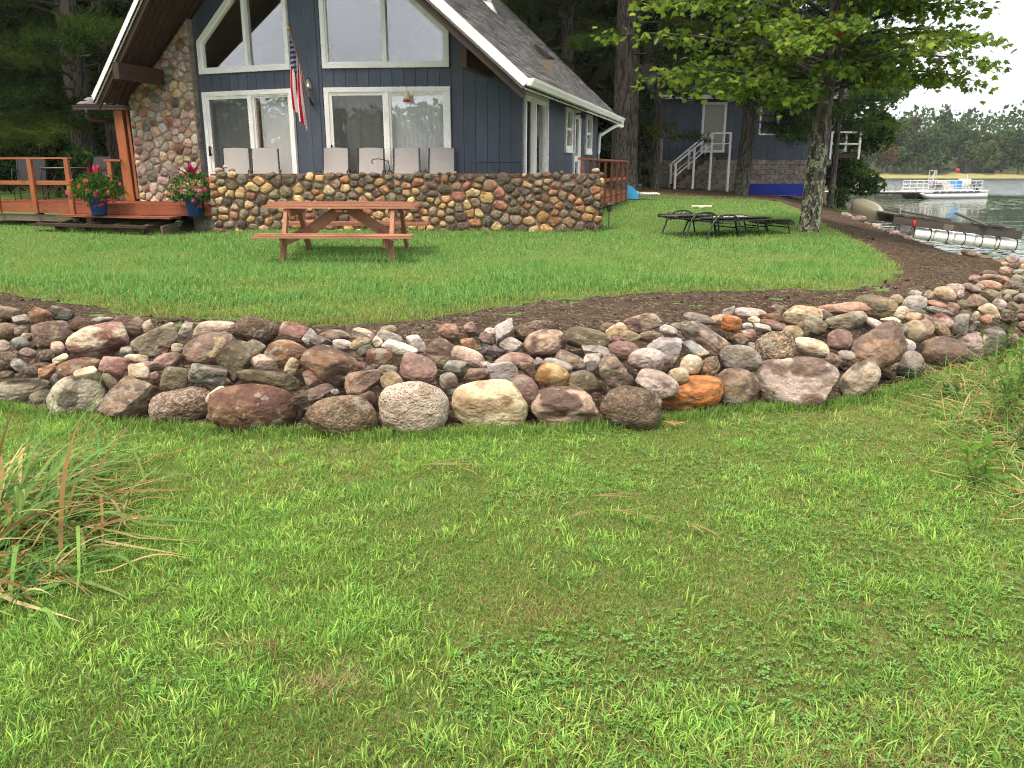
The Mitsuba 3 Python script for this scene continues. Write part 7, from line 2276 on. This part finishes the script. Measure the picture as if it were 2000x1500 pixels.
def weed(lab, base, hgt, nl, L, W, seed, col):
    rng = np.random.default_rng(seed)
    k = tag(key('weed_plant'), lab, 'weed')
    b = np.array([base[0], base[1], gz(*base[:2])])
    P, N, st = [], [], []
    for s in range(3):
        lean = rng.normal(0, .16, 2)
        top = b + np.array([lean[0], lean[1], hgt * rng.uniform(.75, 1.05)])
        st.append(tube([b + rng.normal(0, .012, 3) * [1, 1, 0], (b + top) / 2 + rng.normal(0, .01, 3), top], [.005, .004, .002], 6))
        for i in range(nl):
            t = .25 + .75 * i / nl
            a = i * 2.4 + s
            P.append(b + (top - b) * t)
            N.append((math.cos(a), math.sin(a), .45 + .5 * t))
    V, F = cat(st)
    emit(f'{k}__stem', V, F, 'matte', col=(.10, .13, .04))
    n = len(P)
    V, F, C = leaf_set(np.array(P), np.array(N), rng.uniform(.7, 1.1, n) * L, W, np.array(col) * rng.uniform(.8, 1.25, (n, 1)), .22)
    emit(f'{k}__leaves', V, F, 'foliage', col=C)


weed('bright green lance-leaved weed at the right edge of the lower lawn', (2.62, 4.25), .26, 9, .15, .032, 1, (.10, .21, .035))
weed('leafy green weed reaching over the last stones at the right', (4.15, 6.75), .48, 11, .11, .035, 2, (.085, .165, .040))
weed('pale green weed behind the lance-leaved one at the right frame edge', (3.15, 4.85), .40, 10, .12, .04, 3, (.10, .17, .06))
weed('small dark green weed at the foot of the squarish dark boulder', (3.45, 6.1), .12, 7, .07, .035, 4, (.06, .14, .05))
reeds('tall straw-coloured leafy clump beside the right end of the stones', (4.05, 6.15, 0), (.18, .16), 90, 110, (.35, .75), 9, w=(.006, .014), el=(.5, 1.4))
weed('tall leafy green weed at the right frame edge in front of the last stones', (3.85, 5.9), .55, 12, .12, .04, 5, (.13, .24, .06))
weed('broad-leaved weed half way along the right frame edge', (3.35, 5.25), .42, 10, .13, .045, 6, (.12, .22, .05))
weed('leafy green weed leaning over the dry grass at the right frame edge', (3.62, 5.55), .5, 11, .13, .045, 7, (.14, .25, .06))
reeds('small straw tuft at the foot of the orange boulder', (1.10, 5.30, 0), (.03, .02), 0 + 1, 90, (.05, .14), 12, name='straw_tuft', w=(.0015, .003), el=(.2, 1.4))
for i, (x, y, a, L, lab) in enumerate(((.42, 3.95, .25, .36, 'long straw-coloured grass stalk lying on the lower lawn, right of centre'), (.50, 3.78, -.5, .30, 'bent tan grass stalk lying below the long straw stalk'), (.30, 3.70, .7, .16, 'short reddish dry stalk left of the bent tan stalk'), (-.52, 4.42, .05, .38, 'straw-coloured grass stalk lying nearest the stones'), (-.20, 4.28, 2.4, .16, 'short dry stalk on the lawn just below the one nearest the stones'), (.85, 3.62, -.7, .26, 'grey-green grass stalk lying right of the other stalks'))):
    rng = np.random.default_rng(700 + i)
    k = tag(key('dry_stalk'), lab, 'stalk')
    m = 5
    V, F, C = ribbons(np.c_[np.full(m, x), np.full(m, y), np.full(m, .035)] + rng.normal(0, .008, (m, 3)) * [1, 1, .3], a + rng.normal(0, .13, m), rng.uniform(.02, .10, m), L * rng.uniform(.6, 1.05, m), rng.uniform(.004, .008, m), rng.uniform(.05, .15, m), np.array([(.34, .28, .13)]) * rng.uniform(.8, 1.2, (m, 1)), rng)
    emit(k, V, F, 'foliage', col=C)

# ------------------------------------------------------------------ thin haze over the lake
HAZE = 0.00024
scene['haze_air'] = {'type': 'homogeneous', 'albedo': {'type': 'rgb', 'value': [.93, .955, .97]}, 'sigma_t': HAZE}
scene['haze'] = {'type': 'cube', 'to_world': T().translate([100, 80, 20]).scale([420, 340, 23]), 'bsdf': {'type': 'null'}, 'interior': {'type': 'ref', 'id': 'haze_air'}}
scene['camera']['medium'] = {'type': 'ref', 'id': 'haze_air'}
tag('haze', 'thin pale haze over the lake', kind='stuff')

# small patches of dead thatch in the lower lawn
rd_ = np.random.default_rng(808)
parts = []
for (x, y, r, c, n) in ((1.02, 1.98, .20, (.40, .28, .15), 1500), (.80, 1.86, .10, (.34, .22, .13), 500), (-.95, 2.62, .10, (.30, .17, .10), 500), (-.62, 2.42, .09, (.40, .30, .16), 350), (.22, 2.10, .16, (.26, .19, .09), 600), (1.35, 2.25, .12, (.36, .27, .13), 450), (2.3, 4.6, .28, (.38, .25, .12), 900), (-1.3, 4.1, .18, (.34, .25, .12), 400), (.1, 2.9, .14, (.30, .22, .10), 350)):
    P = np.array([x, y]) + rd_.normal(size=(n, 2)) * r * [1, .55]
    P3_ = np.c_[P, height(P[:, 0], P[:, 1]) + rd_.uniform(.004, .022, n)]
    col = np.array(c) * rd_.uniform(.6, 1.35, (n, 1))
    parts.append(blades(P3_, rd_.uniform(.02, .06, n), rd_.uniform(.0018, .0036, n), rd_.uniform(0, 2 * PI, n), rd_.uniform(.75, 1.0, n), col, False))
V, F, C = cat(parts)
emit('dead_thatch', V, F, 'foliage', col=C)
tag('dead_thatch', 'small patches of dead tan grass in the lower lawn', 'dead grass', kind='stuff')

# a few fallen leaves
n = 90
P = np.c_[rd_.uniform(-4, 6, n), rd_.uniform(6.0, 15, n)]
P = P[(np.abs(P[:, 0]) < P[:, 1] * .62) & ~((P[:, 1] > 4.9) & (P[:, 1] < 8.4))]
n = len(P)
D = np.c_[rd_.normal(size=(n, 2)), rd_.normal(0, .15, n)]
V, F, C = maple_leaves(np.c_[P, height(P[:, 0], P[:, 1]) + .045], D, rd_.uniform(.018, .04, n), np.array([(.36, .24, .10), (.30, .13, .05), (.40, .34, .14)])[rd_.integers(0, 3, n)], rd_)
emit('fallen_leaves', V, F, 'foliage', col=C)
tag('fallen_leaves', 'scattered small dry brown leaves on the lawns and soil', 'leaves', kind='stuff')
